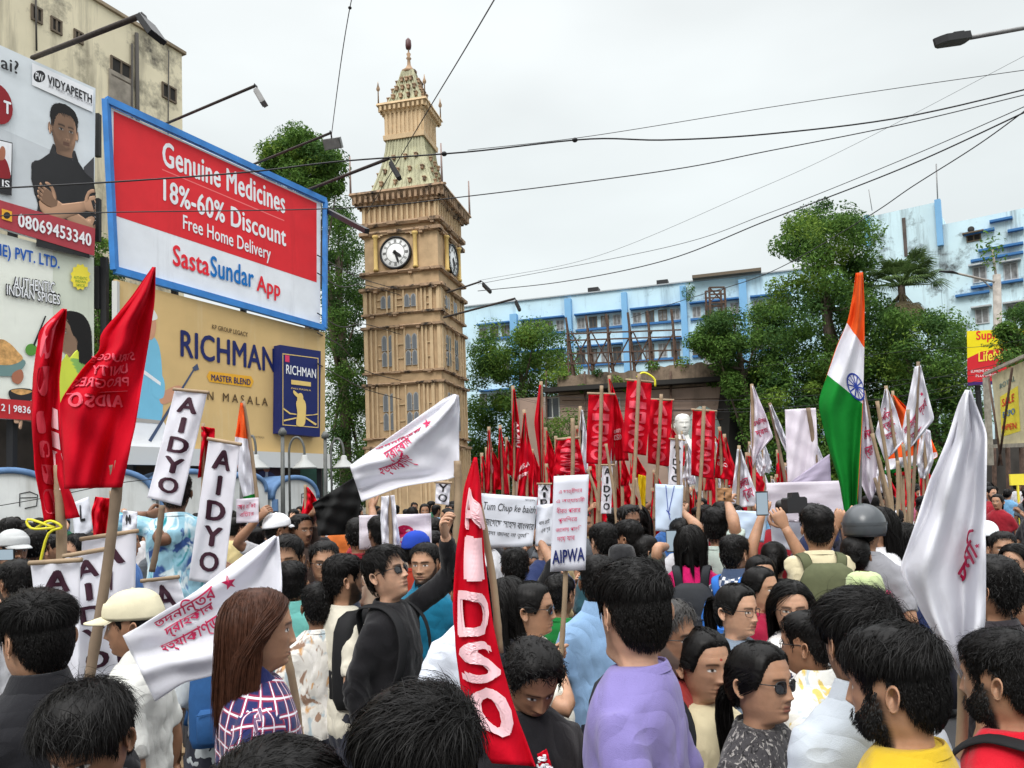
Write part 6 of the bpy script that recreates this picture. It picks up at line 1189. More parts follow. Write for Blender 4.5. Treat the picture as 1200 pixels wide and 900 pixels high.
person(353, 602, 35, 35, 'man with swept hair gripping the corner of a black flag', 'm1', 't', (0, 0, 0), 'short', (70, 56, 50), skin='c', arms={'L': PX(368, 600, -.05)}, hands=('fist', 'relax'))
P_sari = person(622, 680, 60, 80, 'woman in dark sunglasses and pale sari holding a placard stick', 't2', 'f', (0, 0, 0), 'short', (232, 228, 214), skin='b', glasses='sun', arms={'R': PX(655, 782, -.12, pole=(-1, .3, -.6))}, hands=('relax', 'fist'), hem=.5, belly=.03)
person(595, 674, 60, 168, 'person with a dark rounded bob, back turned, beside the sari wearer', 'l3', 'f', (0, 0, 0), 'short', (40, 40, 46), skin='b')
P_bag = person(258, 694, 50, 178, 'person with a blue denim backpack standing behind the low white flag', 'm3', 'm', (0, 0, 0), 'short', (206, 212, 214), skin='c')
P_blue = person(700, 650, 56, 176, 'man in a light blue shirt, back turned, beside the lavender T-shirt', 'm3', 'm', (0, 0, 0), 'short', (150, 186, 226), skin='d', collar='shirt')
person(655, 672, 46, 150, 'person wrapped in a saffron, white and green flag cloth', 'm5', 'm', (0, 0, 0), 'short', (26, 120, 54), skin='c')
P_w1 = person(822, 734, 67, 38, 'frowning woman with a red forehead dot and cream blouse', 't2', 'fb', (0, 2, 0), 'short', (228, 214, 176), skin='b')
person(861, 683, 58, 55, 'laughing young woman with glasses and hair tied back, grey-blue top', 't1', 'fs', (0, 0, 3), 'short', (120, 134, 150), skin='a', glasses='clear')
person(890, 663, 48, 58, 'woman in a maroon top with smoothed-back hair', 't3', 'f', (0, 0, 0), 'short', (150, 20, 54), skin='b')
person(925, 677, 60, 6, 'woman with round glasses in a white printed kurta facing the camera', 'l3', 'f', (0, 5, 0), 'short', cloth='motif', skin='a', glasses='clear', hem=.5)
person(946, 714, 60, -112, 'man with glasses in a pale floral shirt seen in profile', 'm5', 'm', (0, 4, 0), 'short', cloth='leaf', skin='c', glasses='clear', collar='shirt')
P_pink = person(808, 614, 42, 178, 'person in a hot pink shirt with black straps, back turned', 'l3', 'f', (0, 0, 0), 'short', (222, 30, 110), skin='c')
P_check = person(859, 626, 42, 158, 'young man in a checked shirt with a blue strap, back turned', 'm3', 'm', (-10, 0, 0), 'short', cloth='check', skin='b', collar='shirt')
P_cam = person(956, 591, 50, -168, 'photographer in a cream T-shirt raising a camera overhead', 'm5', 'm', (0, -6, 0), 'short', (226, 214, 178), skin='b', arms={'L': PX(920, 618, .30, pole=(-.6, -.3, -1)), 'R': PX(979, 618, .24, pole=(.6, -.3, -1))}, hands=('hold', 'point'))
person(1001, 627, 44, 172, 'person with smooth black hair and pink collar beyond the olive backpack', 't2', 'f', (0, 0, 0), 'short', (200, 70, 110), skin='c')
person(1012, 670, 52, 170, 'woman with a pale green scarf over her head', 't1', 'f', (0, 0, 0), 'long', (176, 190, 140), skin='c', scarf=(178, 192, 142))
person(906, 634, 40, 176, 'dark-haired person stretching an arm up with a phone beside the camera', 't1', 'f', (0, 0, 0), 'short', (30, 30, 34), skin='b', arms={'L': PX(893, 603, .05)}, hands=('hold', 'relax'))
person(1160, 653, 66, -118, 'curly-haired bearded man in dark clothes behind the big white flag', 'm8', 'b', (0, 0, 0), 'short', (50, 46, 50), skin='c')
person(1208, 672, 56, -100, 'person in a dusty pink shirt at the street side edge', 'm1', 'm', (0, 0, 0), 'short', (224, 150, 150), skin='b')
person(1192, 635, 40, -18, 'woman with loose black hair in a black top facing the camera', 'l2', 'f', (-12, 4, 0), 'short', (28, 26, 28), skin='a')
person(1174, 622, 38, 10, 'man peering past the black-haired woman near the edge', 'm5', 't', (0, 0, 0), 'short', (60, 64, 70), skin='b')
person(1012, 596, 48, 165, 'person in a grey and black riding helmet', 'm5', 'm', (0, 0, 0), 'short', (150, 150, 156), skin='b', hat='helmet', hatcol=(70, 74, 78))
person(1028, 592, 44, -70, 'woman in profile with a white scarf beside the bamboo flag poles', 'l2', 'f', (0, 0, 0), 'short', (222, 222, 226), skin='b')
P_cap = person(160, 693, 72, -108, 'man in a beige cap and white shirt behind the white flag', 'm5', 'm', (0, 5, 0), 'short', (226, 226, 220), skin='c', hat='cap', hatcol=(206, 198, 170), collar='shirt')
P_td = person(206, 552, 46, 176, 'man in a tie-dye blue shirt standing high holding up a lettered banner', 'm3', 'm', (0, 0, 0), 'short', cloth='tiedye', skin='d', lift=.34, arms={'L': PX(172, 604, .02), 'R': PX(198, 606, .04)}, hands=('fist', 'fist'))
person(446, 603, 41, -160, 'man with cropped hair in a beige shirt before a white paper sheet', 'm5', 'm', (0, 0, 0), 'short', (190, 170, 150), skin='d')
person(420, 606, 38, 150, 'man in a deep red shirt with one hand lifted beside the black flag', 'm3', 'm', (0, 0, 0), 'short', (140, 20, 36), skin='c', arms={'R': PX(436, 596, 0)}, hands=('relax', 'open'))
person(487, 624, 40, 140, 'man in a blue and red cap below the big white flag', 'm5', 'm', (0, 0, 0), 'short', (180, 60, 40), skin='c', hat='cap', hatcol=(40, 70, 170))
person(524, 652, 42, 165, 'person in a saffron orange top behind the teal shirt', 'm3', 'm', (0, 0, 0), 'short', (226, 110, 40), skin='c')
P_sign = person(603, 643, 40, 178, 'curly-haired person in black holding a handwritten placard up', 'm8', 'm', (0, 0, 0), 'roll', (28, 28, 30), skin='b', arms={'R': PX(633, 634, .0)}, hands=('relax', 'hold'))
person(706, 612, 42, -150, 'young man with a dark teal collar turned towards the placard', 'm3', 'm', (0, 0, 0), 'short', (40, 74, 84), skin='a', collar='shirt')
person(735, 609, 40, -120, 'man in a maroon shirt below the tall red banners', 'm1', 'm', (0, 0, 0), 'short', (110, 30, 44), skin='c')
person(728, 638, 40, 176, 'person in a close black headscarf behind the lavender man', 't1', 'f', (0, 0, 0), 'long', (30, 30, 32), skin='c', scarf=(38, 38, 40))
person(756, 626, 38, 120, 'person with dark hair lifting a small phone to the red banners', 't3', 'f', (0, 0, 0), 'short', (60, 62, 54), skin='b', arms={'R': PX(783, 640, -.05)}, hands=('relax', 'hold'))
person(840, 595, 42, 155, 'young man lifting a brown card above the crowd', 'm2', 'm', (0, 0, 0), 'short', (190, 205, 196), skin='b', arms={'R': PX(854, 592, 0)}, hands=('relax', 'hold'))
person(797, 606, 38, 175, 'person holding up a pale blue sheet below the bust', 'm5', 'm', (0, 0, 0), 'short', (200, 200, 205), skin='b', arms={'R': PX(802, 602, .05)}, hands=('relax', 'hold'))
P_gcap = person(14, 622, 42, 28, 'man in a grey cap filming with a phone', 'm5', 'm', (0, 6, 0), 'short', (40, 56, 90), skin='c', hat='cap', hatcol=(176, 178, 178), arms={'R': PX(4, 657, -.1)}, hands=('relax', 'hold'))
person(40, 618, 40, 176, 'dark-haired person beside the grey cap before the first white stall', 'm3', 'm', (0, 0, 0), 'short', (44, 44, 60), skin='d')
person(12, 607, 30, 178, 'person with dense round black hair before the first white stall', 'm8', 'm', (0, 0, 0), 'short', (60, 60, 60), skin='d')
person(20, 655, 52, -150, 'person with a dark face mask behind the black-shirted man', 'm3', 'b', (0, 0, 0), 'short', (214, 214, 218), skin='c')
person(890, 650, 44, 20, 'woman half hidden between the checked shirt and the maroon top', 't2', 'f', (0, 0, 0), 'short', (40, 40, 44), skin='b')
person(1155, 612, 34, 176, 'person in a white cap near the bamboo frame', 'm5', 'm', (0, 0, 0), 'short', (50, 50, 56), skin='c', hat='cap', hatcol=(232, 236, 240))
backpack(P_selfie, (24, 24, 26), 'black backpack on the man with aviator sunglasses')
backpack(P_redbp, (34, 36, 42), 'dark backpack with orange trim behind the lavender T-shirt', .5)
backpack(P_bag, (44, 88, 140), 'blue denim backpack behind the low white flag', .46)
backpack(P_cam, (84, 88, 62), 'olive green backpack on the photographer')
backpack(P_pink, (40, 42, 46), 'black straps of a bag worn over a hot pink shirt', .40)
backpack(P_red, (24, 24, 26), 'black backpack strap across the bright red T-shirt', .44)
backpack(P_check, (50, 110, 190), 'blue strapped bag worn over the checked shirt', .38)
mb = MB(); mb.box((P_td[0].location[0], P_td[0].location[1], .155), (1.1, .8, .05))
for sx in (-.48, .48):
    for sy in (-.32, .32): mb.box((P_td[0].location[0] + sx, P_td[0].location[1] + sy, .065), (.08, .08, .13))
for k in range(3): mb.box((P_td[0].location[0], P_td[0].location[1] - .27 + .27 * k, .26), (1.1, .2, .155))
tag(mb.build('platform', mat('raw_wood', (.30, .21, .12), rough=.9, noise=(6, .3))), 'low wooden platform under the man in the tie-dye shirt', 'platform')
# --- the packed crowd further down the street
RR = random.Random(21); COLS = [((222, 222, 226), 'white'), ((34, 34, 38), 'black'), ((40, 52, 92), 'navy'), ((150, 30, 44), 'dark red'), ((120, 170, 210), 'light blue'), ((90, 94, 100), 'grey'), ((226, 206, 150), 'pale yellow'), ((40, 96, 70), 'green'), ((214, 120, 150), 'pink'), ((70, 120, 190), 'blue'), ((206, 110, 50), 'orange')]
FARARMS = [{}, {}, {}, {'R': dict(t=(-.22, -.28, 1.78))}, {'L': dict(t=(.2, -.3, 1.68))}, {'R': dict(t=(-.12, -.34, 1.3)), 'L': dict(t=(.12, -.34, 1.28))}]
WHERE = ((200, 'before the white stalls'), (420, 'below the gold billboard'), (560, 'below the clock tower'), (700, 'below the red flags'), (860, 'below the red banners'), (1040, 'below the white flags'), (1300, 'before the bamboo hoarding'))
def far_person(X, Y, i):
    s = RR.uniform(.94, 1.05); wom = RR.random() < .3; rel = RR.choice([180, 180, 180, 160, -160, 130, -130, 90, -90, 70, -60, 30, -20]); A = {**HANG, **FARARMS[RR.choice([0, 0, 0, 1, 2, 5, 5] if i % 12 or Y < 8 else [3, 4])]}; hk = RR.choice(['t1', 't2', 't3', 'l2', 'l3']) if wom else RR.choice(['m1', 'm2', 'm3', 'm5', 'm4', 'm7', 'm8']); fk = RR.choice(['f', 'fs']) if wom else RR.choice(['m', 'm', 's', 't', 'b'])
    hd = RR.choice([(0, 0, 0), (22, 0, 0), (-22, 0, 0)]); col, cn = RR.choice(COLS[:6] * 2 + COLS); x, y = px((X, Y, 1.7)); lod = 1 if Y < 5.5 else 2
    wh = next(w_ for lim, w_ in WHERE if x < lim); kind = 'woman' if wom else 'man'; dist = 'in the thick of the crowd' if Y < 9 else 'far off in the crowd'
    t = thing('person', 'dark-haired {} in {} {} {}'.format(kind, cn, dist, wh), 'person', (X, Y, 0), CG, R(rel) - math.atan2(X, Y), s); key = repr(sorted((k, v['t']) for k, v in A.items())); n_ = 64 if lod == 1 else 40
    b = link('body', memo(('fb', fk, hd, key, n_), lambda: body_mesh('body', FACE[fk], hd, A, n_)), t, True); b.color = (*(np.array(SK[RR.choice('abbccd')]) * RR.uniform(.9, 1.1)), 1)
    h = link('hair', HAIR(hk, lod), t, True); h.matrix_local = head_matrix(*hd)
    o = link('shirt', memo(('fs', key, lod), lambda: setmat(shirt_mesh('shirt', A, 'short', vox=.022 if lod == 2 else .018), PL)), t, True); o.color = (*(.86 * np.array(S(col))), 1)
    o = link('trousers', memo('tr', None), t, True); o.color = (.03, .03, .045, 1)
    PEOPLE.append((X, Y, s, x, y))
Y = 3.9; cnt = 0
while Y < 27 and cnt < 225:
    W_ = .70 * Y; X = -W_ + RR.uniform(0, .5)
    while X < W_:
        step = .58 + .022 * Y if Y > 6 else .62
        yy = Y + RR.uniform(-.3, .3); xx = X + RR.uniform(-.14, .14)
        if all((xx - p[0]) ** 2 + (yy - p[1]) ** 2 > (.47 if p[1] > 3.5 else .5) ** 2 for p in PEOPLE):
            # leave the sight lines to the people the photo singles out
            x, y = px((xx, yy, 1.72)); hp = FPX * .237 / yy
            if yy > 5.5 or all(not (abs(x - p[3]) < .75 * hp and p[1] > yy - .05 and abs(y - p[4]) < 2.2 * hp) for p in PEOPLE): far_person(xx, yy, cnt); cnt += 1
        X += step * RR.uniform(.85, 1.35)
    Y += .55 + .05 * Y
print('crowd', len(PEOPLE))
# ------------------------------------------------------------------ flags, banners, placards
def fabric(name, c, tr=.32): return mat(name, S(c), rough=.8, spec=.15, noise=(2.5, .06), trans=tr, bump=(9, .35, .02), coord='Object')
REDF = fabric('red_flag_cloth', (214, 12, 40)); WHTF = fabric('white_flag_cloth', (238, 238, 244), .40); SAFF = fabric('saffron_cloth', (240, 100, 40)); GRNF = fabric('green_cloth', (24, 136, 50)); BLKF = fabric('black_cloth', (30, 30, 30), .1); PNKF = fabric('pale_pink_cloth', (238, 232, 240), .4)
INKR = ink('crimson_ink', (196, 30, 84)); INKP = ink('faded_pink_ink', (226, 82, 100)); INKW = ink('pink_white_ink', (240, 196, 202)); INKM = ink('maroon_black_ink', (56, 24, 40)); INKB = ink('navy_ink', (36, 60, 150)); PAPER = mat('placard_paper', S((222, 225, 234)), rough=.7, noise=(1.5, .04), trans=.15)
BAMB = mat('bamboo', (.30, .215, .135), rough=.6, spec=.35, noise=(7, .22), stain=((.16, .10, .055), 5, .55, .75)); BAMD = mat('old_stick', (.20, .145, .10), rough=.75, noise=(7, .25), stain=((.40, .32, .22), 4, .58, .7)); TIE = mat('yellow_tie', S((214, 206, 50)), rough=.5)
def vknots(P):
    """edge as v, x, y[, depth offset] knots; evenly spread when no v is given"""
    P = [tuple(p) for p in P]
    if len(P[0]) < 4 and not (len(P[0]) == 3 and P[0][0] == 0 and abs(P[-1][0] - 1) < 1e-6):
        k = np.linspace(0, 1, len(P)); P = [(k[i], *p) for i, p in enumerate(P)]
    return np.array([(p[0], p[1], p[2], p[3] if len(p) > 3 else 0) for p in P], float)
class Cloth:
    """a hanging cloth between two edges, with folds running down it"""
    def __init__(s, Le, Re, d, amp=.03, fr=1.6, ph=0, dL=0, dR=0, slant=.5, pin=None):
        s.L, s.R, s.d, s.amp, s.fr, s.ph, s.dL, s.dR, s.sl, s.pin = vknots(Le), vknots(Re), d, amp, fr, ph, dL, dR, slant, pin
    def edge(s, K, v):
        out = []
        for k in (1, 2, 3):
            if len(K) > 2:
                n = 60; t = np.linspace(0, 1, n); m_ = np.interp(t, K[:, 0], K[:, k]); 
                for _ in range(2): m_[1:-1] = (m_[:-2] + 2 * m_[1:-1] + m_[2:]) / 4
                out.append(np.interp(v, t, m_))
            else: out.append(np.interp(v, K[:, 0], K[:, k]))
        return out
    def pxy(s, u, v):
        l, r = s.edge(s.L, v), s.edge(s.R, v); return l[0] + (r[0] - l[0]) * u, l[1] + (r[1] - l[1]) * u, (l[2] + s.dL) * (1 - u) + (r[2] + s.dR) * u
    def P(s, u, v):
        u, v = np.asarray(u, float), np.asarray(v, float); x, y, do = s.pxy(u, v); env = 1.0 if s.pin is None else np.clip(np.abs(u - s.pin) * 3, .0, 1)
        w_ = s.fr * u + s.ph + s.sl * v; dep = s.d + do + s.amp * env * (np.sin(2 * math.pi * w_) + .45 * np.sin(2 * math.pi * (1.9 * w_ + .6 * v) + 1) + .25 * np.sin(2 * math.pi * (3.3 * v - 1.2 * u)))
        vx = (x - 600) / FPX; vy = -(y - CY) / FPX; V = FW + vx[..., None] * RT + vy[..., None] * UP; return CAM + V * (dep / V[..., 1])[..., None]
    def mesh(s, name, ms, parent=None, nu=20, nv=34, band=None, th=.004):
        U, V = np.meshgrid(np.linspace(0, 1, nu + 1), np.linspace(0, 1, nv + 1)); p = s.P(U, V); nn = np.cross(np.gradient(p, axis=1), np.gradient(p, axis=0)); nn /= np.linalg.norm(nn, axis=2)[..., None] + 1e-12
        mb = MB(); m_ = nu + 1; f = [(i * m_ + j, i * m_ + j + 1, (i + 1) * m_ + j + 1, (i + 1) * m_ + j) for i in range(nv) for j in range(nu)]; k = [(band((i % 9e9 + .5) / nv) if band else 0) for i in range(nv) for j in range(nu)]; q = p + nn * th / 2; r = p - nn * th / 2; b0 = (nu + 1) * (nv + 1)
        mb.add(np.concatenate([q.reshape(-1, 3), r.reshape(-1, 3)]), f + [tuple(b0 + i for i in g_[::-1]) for g_ in f], 0, True); mb.mi = k + k
        rim = [i for i in range(m_)] + [i * m_ + nu for i in range(1, nv + 1)] + [nv * m_ + j for j in range(nu - 1, -1, -1)] + [i * m_ for i in range(nv - 1, 0, -1)]
        fr = [(rim[i], b0 + rim[i], b0 + rim[(i + 1) % len(rim)], rim[(i + 1) % len(rim)]) for i in range(len(rim))]; 
        for g_ in fr: mb.f.append(list(g_)); mb.mi.append(0); mb.sm.append(False)
        return mb.build(name, ms, parent)
    def uv(s, x, y):
        if not hasattr(s, '_g'):
            s._U, s._V = np.meshgrid(np.linspace(0, 1, 160), np.linspace(0, 1, 240)); s._g = s.pxy(s._U, s._V)[:2]
        k = np.argmin((s._g[0] - x) ** 2 + (s._g[1] - y) ** 2); return np.array([s._U.flat[k], s._V.flat[k]])
    def put(s, mb, uv, f, mi=0, off=.006):
        uv = np.asarray(uv); e = .004; p = s.P(uv[:, 0], uv[:, 1]); n = np.cross(s.P(uv[:, 0] + e, uv[:, 1]) - p, s.P(uv[:, 0], uv[:, 1] + e) - p); n /= np.linalg.norm(n, axis=1)[:, None] + 1e-12; sg = np.sign(np.sum(n * (CAM - p), 1))[:, None]; mb.add(p + n * sg * off, f, mi)
    def text(s, mb, t, o, a, b, bold=.02, shear=0, mi=0, uvs=False, off=.006):
        """lettering whose box runs from pixel o (foot of the first letter) to a (foot of the last) and up to b"""
        v, f, _ = glyphs(t, bold, shear); v, f = finer(v, f); o, a, b = [np.array(q, float) if uvs else s.uv(*q) for q in (o, a, b)]; s.put(mb, o + v[:, :1] * (a - o) + v[:, 1:2] * (b - o), f, mi, off + .0007 * v[:, 2:])
def finer(v, f, mx=.11):
    v = [(p[0], p[1], p[2]) for p in v]; f = [t for q in f for t in ([q] if len(q) == 3 else [(q[0], q[i], q[i + 1]) for i in range(1, len(q) - 1)])]
    for _ in range(4):
        mid = {}; out = []; ch = False
        def m_(a, b):
            k = (min(a, b), max(a, b))
            if k not in mid: mid[k] = len(v); v.append(((v[a][0] + v[b][0]) / 2, (v[a][1] + v[b][1]) / 2, v[a][2]))
            return mid[k]
        lg = lambda a, b: max(abs(v[a][0] - v[b][0]), abs(v[a][1] - v[b][1])) > mx
        for a, b, c in f:
            e = [lg(a, b), lg(b, c), lg(c, a)]
            if not any(e): out.append((a, b, c)); continue
            ch = True
            if all(e): x, y, z = m_(a, b), m_(b, c), m_(c, a); out += [(a, x, z), (x, b, y), (z, y, c), (x, y, z)]
            else:
                while not e[0]: a, b, c = b, c, a; e = e[1:] + e[:1]
                x = m_(a, b)
                if e[1]: y = m_(b, c); out += [(a, x, c), (x, y, c), (x, b, y)]
                elif e[2]: z = m_(c, a); out += [(a, x, z), (x, b, c), (x, c, z)]
                else: out += [(a, x, c), (x, b, c)]
        f = out
        if not ch: break
    return np.array(v), f
def bamboo(parent, pts, r=.014, m=None, nodes=True):
    P = spline(pts, 30); L_ = np.linalg.norm(P[-1] - P[0]); n = max(3, int(L_ / .28)); t = np.linspace(0, 1, 30 if not nodes else n * 6); Q = np.array([np.interp(t, np.linspace(0, 1, 30), P[:, i]) for i in range(3)]).T
    rad = r * (1 + .18 * np.exp(-(((t * n) % 1 - .5) / .05) ** 2)) if nodes else r; mb = MB(); mb.tube(Q, rad, 8); return mb.build('pole', m or BAMB, parent)
def pole_px(parent, a, b, d, r=.014, m=None, toground=False, d2=None):
    A, B_ = at(*a, d), at(*b, d2 or d)
    if toground: u = unit(B_ - A); B_ = A + u * max(.2, (A[2] - 1.05) / max(.2, -u[2]))
    return bamboo(parent, [A, (A + B_) / 2 + (.008, 0, 0), B_], r, m)
def sub(mb, name, ms, parent): return link(name, mb.mesh(name, ms), parent)
def star(cx, cy, r, rot=-.3): return [(cx + (r if i % 2 == 0 else r * .42) * math.sin(i * math.pi / 5 + rot), cy - (r if i % 2 == 0 else r * .42) * math.cos(i * math.pi / 5 + rot)) for i in range(10)]
def polyuv(cl, mb, pts, mi=0, off=.006):
    q = [cl.uv(*p) for p in pts]; c = np.mean(q, 0); uv = [c] + q; cl.put(mb, uv, [(0, i + 1, (i + 1) % len(q) + 1) for i in range(len(q))], mi, off)
FG = 'flags and banners in the rally'
def flag(label, Le, Re, d, ms, pole, name='flag', cat='flag', amp=.03, fr=1.6, ph=0, r=.014, pm=None, nu=20, nv=34, band=None, dL=0, dR=0, slant=.5, pin=None, part='cloth', ground=False, group=FG, pd=0):
    cl = Cloth(Le, Re, d, amp, fr, ph, dL, dR, slant, pin); b = at(*pole[-1], d + pd) if pole else cl.P(.5, 1.0); t = thing(name, label, cat, b, group); o = cl.mesh(part, ms, t, nu, nv, band)
    if pole: pole_px(t, pole[0], pole[1], d + pd, r, pm, ground)
    return t, cl, o
# --- big red flag seen from behind, mirrored print
t, cl, o = flag('big red flag seen from its back, pale mirrored lettering, hanging from a brown pole', [(0, 179, 313), (.12, 153, 350), (.24, 117, 392), (.32, 118, 410), (.42, 98, 430), (.58, 70, 470), (.8, 73, 520), (1, 76, 573)], [(0, 182, 313), (.2, 181, 358), (.45, 168, 437), (.75, 158, 500), (1, 143, 571)], 3.0, REDF, ((141, 540), (104, 800)), amp=.045, fr=1.3, r=.02, pm=BAMD, nu=28, nv=44)
mb = MB(); pole_px(t, (132, 545), (136, 600), 3.02, .014, BAMD)
for s_, x1, x0, y1, y0 in (('STRUGGLE', 158, 104, 423, 414), ('UNITY', 150, 109, 439, 428), ('PROGRESS', 150, 79, 453, 443)): cl.text(mb, s_, (x1, y1 - 1), (x0, y1 + 1), (x1, y0 - 1), .03)
cl.text(mb, 'AIDSO', (146, 477), (82, 477), (146, 462), .05); polyuv(cl, mb, [(150, 457.6), (74, 458), (74, 459), (150, 458.6)]); sub(mb, 'lettering', [INKP], o)
t, cl, o = flag('narrow twisted red flag with pink and white letter pieces on a pale bamboo pole', [(0, 73, 362), (.1, 46, 386), (.35, 39, 440), (.55, 37, 488), (.78, 41, 551), (1, 52, 612)], [(0, 78, 362), (.1, 76, 385), (.38, 69, 445), (.58, 71, 500), (.8, 76, 560), (1, 94, 606)], 3.4, REDF, ((69, 545), (71, 720)), amp=.05, fr=1.1, ph=.3, r=.022, nu=20, nv=44)
mb = MB()
for v0, v1 in ((.50, .585), (.60, .67), (.685, .75), (.76, .81), (.82, .86)): cl.put(mb, [(.70, v0), (.97, v0 + .01), (.97, v1 + .01), (.72, v1)], [(0, 1, 2, 3)])
sub(mb, 'white_letter_pieces', [INKW], o); mb = MB()
for v0, v1, a, b in ((.05, .26, .18, .52), (.30, .45, .2, .6), (.52, .62, .12, .45), (.65, .72, .16, .5), (.75, .84, .18, .6), (.86, .97, .12, .62)): 
    uv = [((a + b) / 2 + (b - a) / 2 * math.copysign(abs(math.cos(q)) ** .5, math.cos(q)), (v0 + v1) / 2 + (v1 - v0) / 2 * math.copysign(abs(math.sin(q)) ** .5, math.sin(q))) for q in np.linspace(0, 6.283, 17)[:-1]]; cl.put(mb, [((a + b) / 2, (v0 + v1) / 2)] + uv, [(0, i + 1, (i + 1) % 16 + 1) for i in range(16)])
sub(mb, 'faded_letters', [INKP], o)
mb = MB(); c = at(69, 618, 3.36); mb.tube(spline([c + (-.1, 0, 0), c + (-.02, -.03, .03), c + (.03, -.03, .0), c + (-.03, -.03, -.03), c + (-.08, -.02, -.2)], 16), .006, 5); mb.tube(spline([c + (-.0, -.03, .0), c + (-.12, -.02, .04), c + (-.10, -.03, .0), c + (0, -.03, 0)], 12), .006, 5); mb.build('tie', TIE, t)
t, cl, o = flag('crumpled small red flag below the big mirrored one', [(112, 582), (107, 600), (110, 625), (108, 640)], [(128, 584), (130, 600), (128, 625), (131, 640)], 4.2, REDF, ((131, 575), (132, 660)), amp=.04)
# --- front red flag with AIDSO down it
FL_ = [(0, 556, 536), (.10, 544, 572), (.25, 538, 626), (.33, 534, 651), (.5, 531, 713), (.62, 534, 760), (.84, 545, 838), (1, 577, 894), ]; FR_ = [(0, 558, 536), (.10, 563, 572), (.25, 565, 626), (.37, 569.5, 667), (.54, 577, 729), (.67, 587, 775), (.8, 599, 819), (1, 627, 898)]
t, cl, o = flag('long curved red flag lettered down its length in white, in front of everyone', FL_, FR_, 1.85, REDF, ((561, 590), (586, 765)), amp=.018, fr=.9, r=.009, nu=22, nv=60, pd=.05)
mb = MB()
for ch, v0, v1, a, b in (('A', .10, .235, .20, .97), ('I', .255, .41, .40, .80), ('D', .44, .585, .16, .90), ('S', .60, .735, .14, .90), ('O', .75, .915, .12, .86)): cl.text(mb, ch, (a, v1), (b, v1), (a, v0), .06, uvs=True, off=.009)
sub(mb, 'lettering', [INKW], o)
t, cl, o = flag('small red leaflet with white print at the bottom edge', [(630, 884), (632, 905)], [(640, 878), (648, 905)], 1.9, REDF, None, name='leaflet', cat='leaflet', amp=.003, group=None); mb = MB(); [cl.text(mb, s_, (.1, v), (.9, v), (.1, v - .25), .03, uvs=True) for s_, v in (('NO', .4), ('MORE', .8))]; sub(mb, 'lettering', [WHT], o)
# --- white flags with crimson script
BENG = ['তদািন্তর', 'দ্রাহ কাল', 'হত্যাকাণ্ড']
def script(cl, o, lines, st, m=INKR):
    mb = MB()
    for s_, a, b, c in lines: cl.text(mb, s_, a, b, c, .018, mi=0)
    if st: polyuv(cl, mb, star(*st))
    return sub(mb, 'lettering', [m], o)
t, cl, o = flag('large white flag with crimson script and a star, flying before the tower', [(0, 532, 462), (.14, 519, 468), (.4, 463, 508), (.7, 432, 530), (1, 410, 546)], [(0, 537, 463), (.16, 538.5, 480), (.4, 538, 510), (.62, 538, 540), (.7, 537, 560), (.84, 470, 570), (1, 424, 588)], 4.6, WHTF, ((536, 540), (534, 640)), amp=.05, fr=1.2, r=.022, nu=30, nv=40, part='cloth')
script(cl, o, [('তদনিন্তর', (441, 529), (493, 506), (437, 520)), ('দ্রাহকাল', (453, 542), (486, 522), (449, 531)), ('হত্যাকাণ্ড', (446, 560), (492, 541), (443, 548))], (501, 497, 5.5))
t, cl, o = flag('white flag with crimson script and a star, held low beside the plaid shirt', [(0, 322, 628), (.2, 290, 648), (.5, 230, 693), (.8, 170, 730), (1, 144, 745)], [(0, 326, 629), (.25, 331, 690), (.45, 322, 760), (.7, 250, 792), (.85, 215, 800), (1, 182, 822)], 2.66, WHTF, ((336, 765), (352, 880)), amp=.03, fr=1.3, ph=.4, r=.013, nu=30, nv=44, dR=-.06, pd=-.12)
script(cl, o, [('তদনিন্তর', (184, 740), (256, 700), (178, 722)), ('দ্রাহকাল', (197, 749), (254, 716), (193, 737)), ('হত্যাকাণ্ড', (193, 770), (262, 738), (188, 755))], (269, 682, 8))
t, cl, o = flag('tall limp white flag close by on a yellow bamboo pole, near the street side', [(0, 1132, 457), (.06, 1124, 472), (.18, 1110, 515), (.34, 1090, 562), (.52, 1074, 612), (.7, 1054, 668), (.82, 1080, 717), (.92, 1107, 762), (1, 1127, 795)], [(0, 1137, 457), (.08, 1143, 474), (.2, 1156, 507), (.45, 1154.5, 600), (.6, 1155, 650), (.8, 1154, 733), (.92, 1140, 780), (1, 1131, 800)], 2.05, WHTF, ((1130, 770), (1117, 960)), amp=.05, fr=1.5, ph=.1, r=.014, nu=34, nv=50, slant=.25)
mb = MB(); cl.text(mb, 'তনি', (1130, 692), (1160, 640), (1115, 662), .03); polyuv(cl, mb, star(1148, 640, 3)); sub(mb, 'lettering', [INKR], o); mb = MB(); cl.text(mb, 'য়া', (1082, 745), (1092, 738), (1080, 722), .03); sub(mb, 'lower_lettering', [INKR], o)
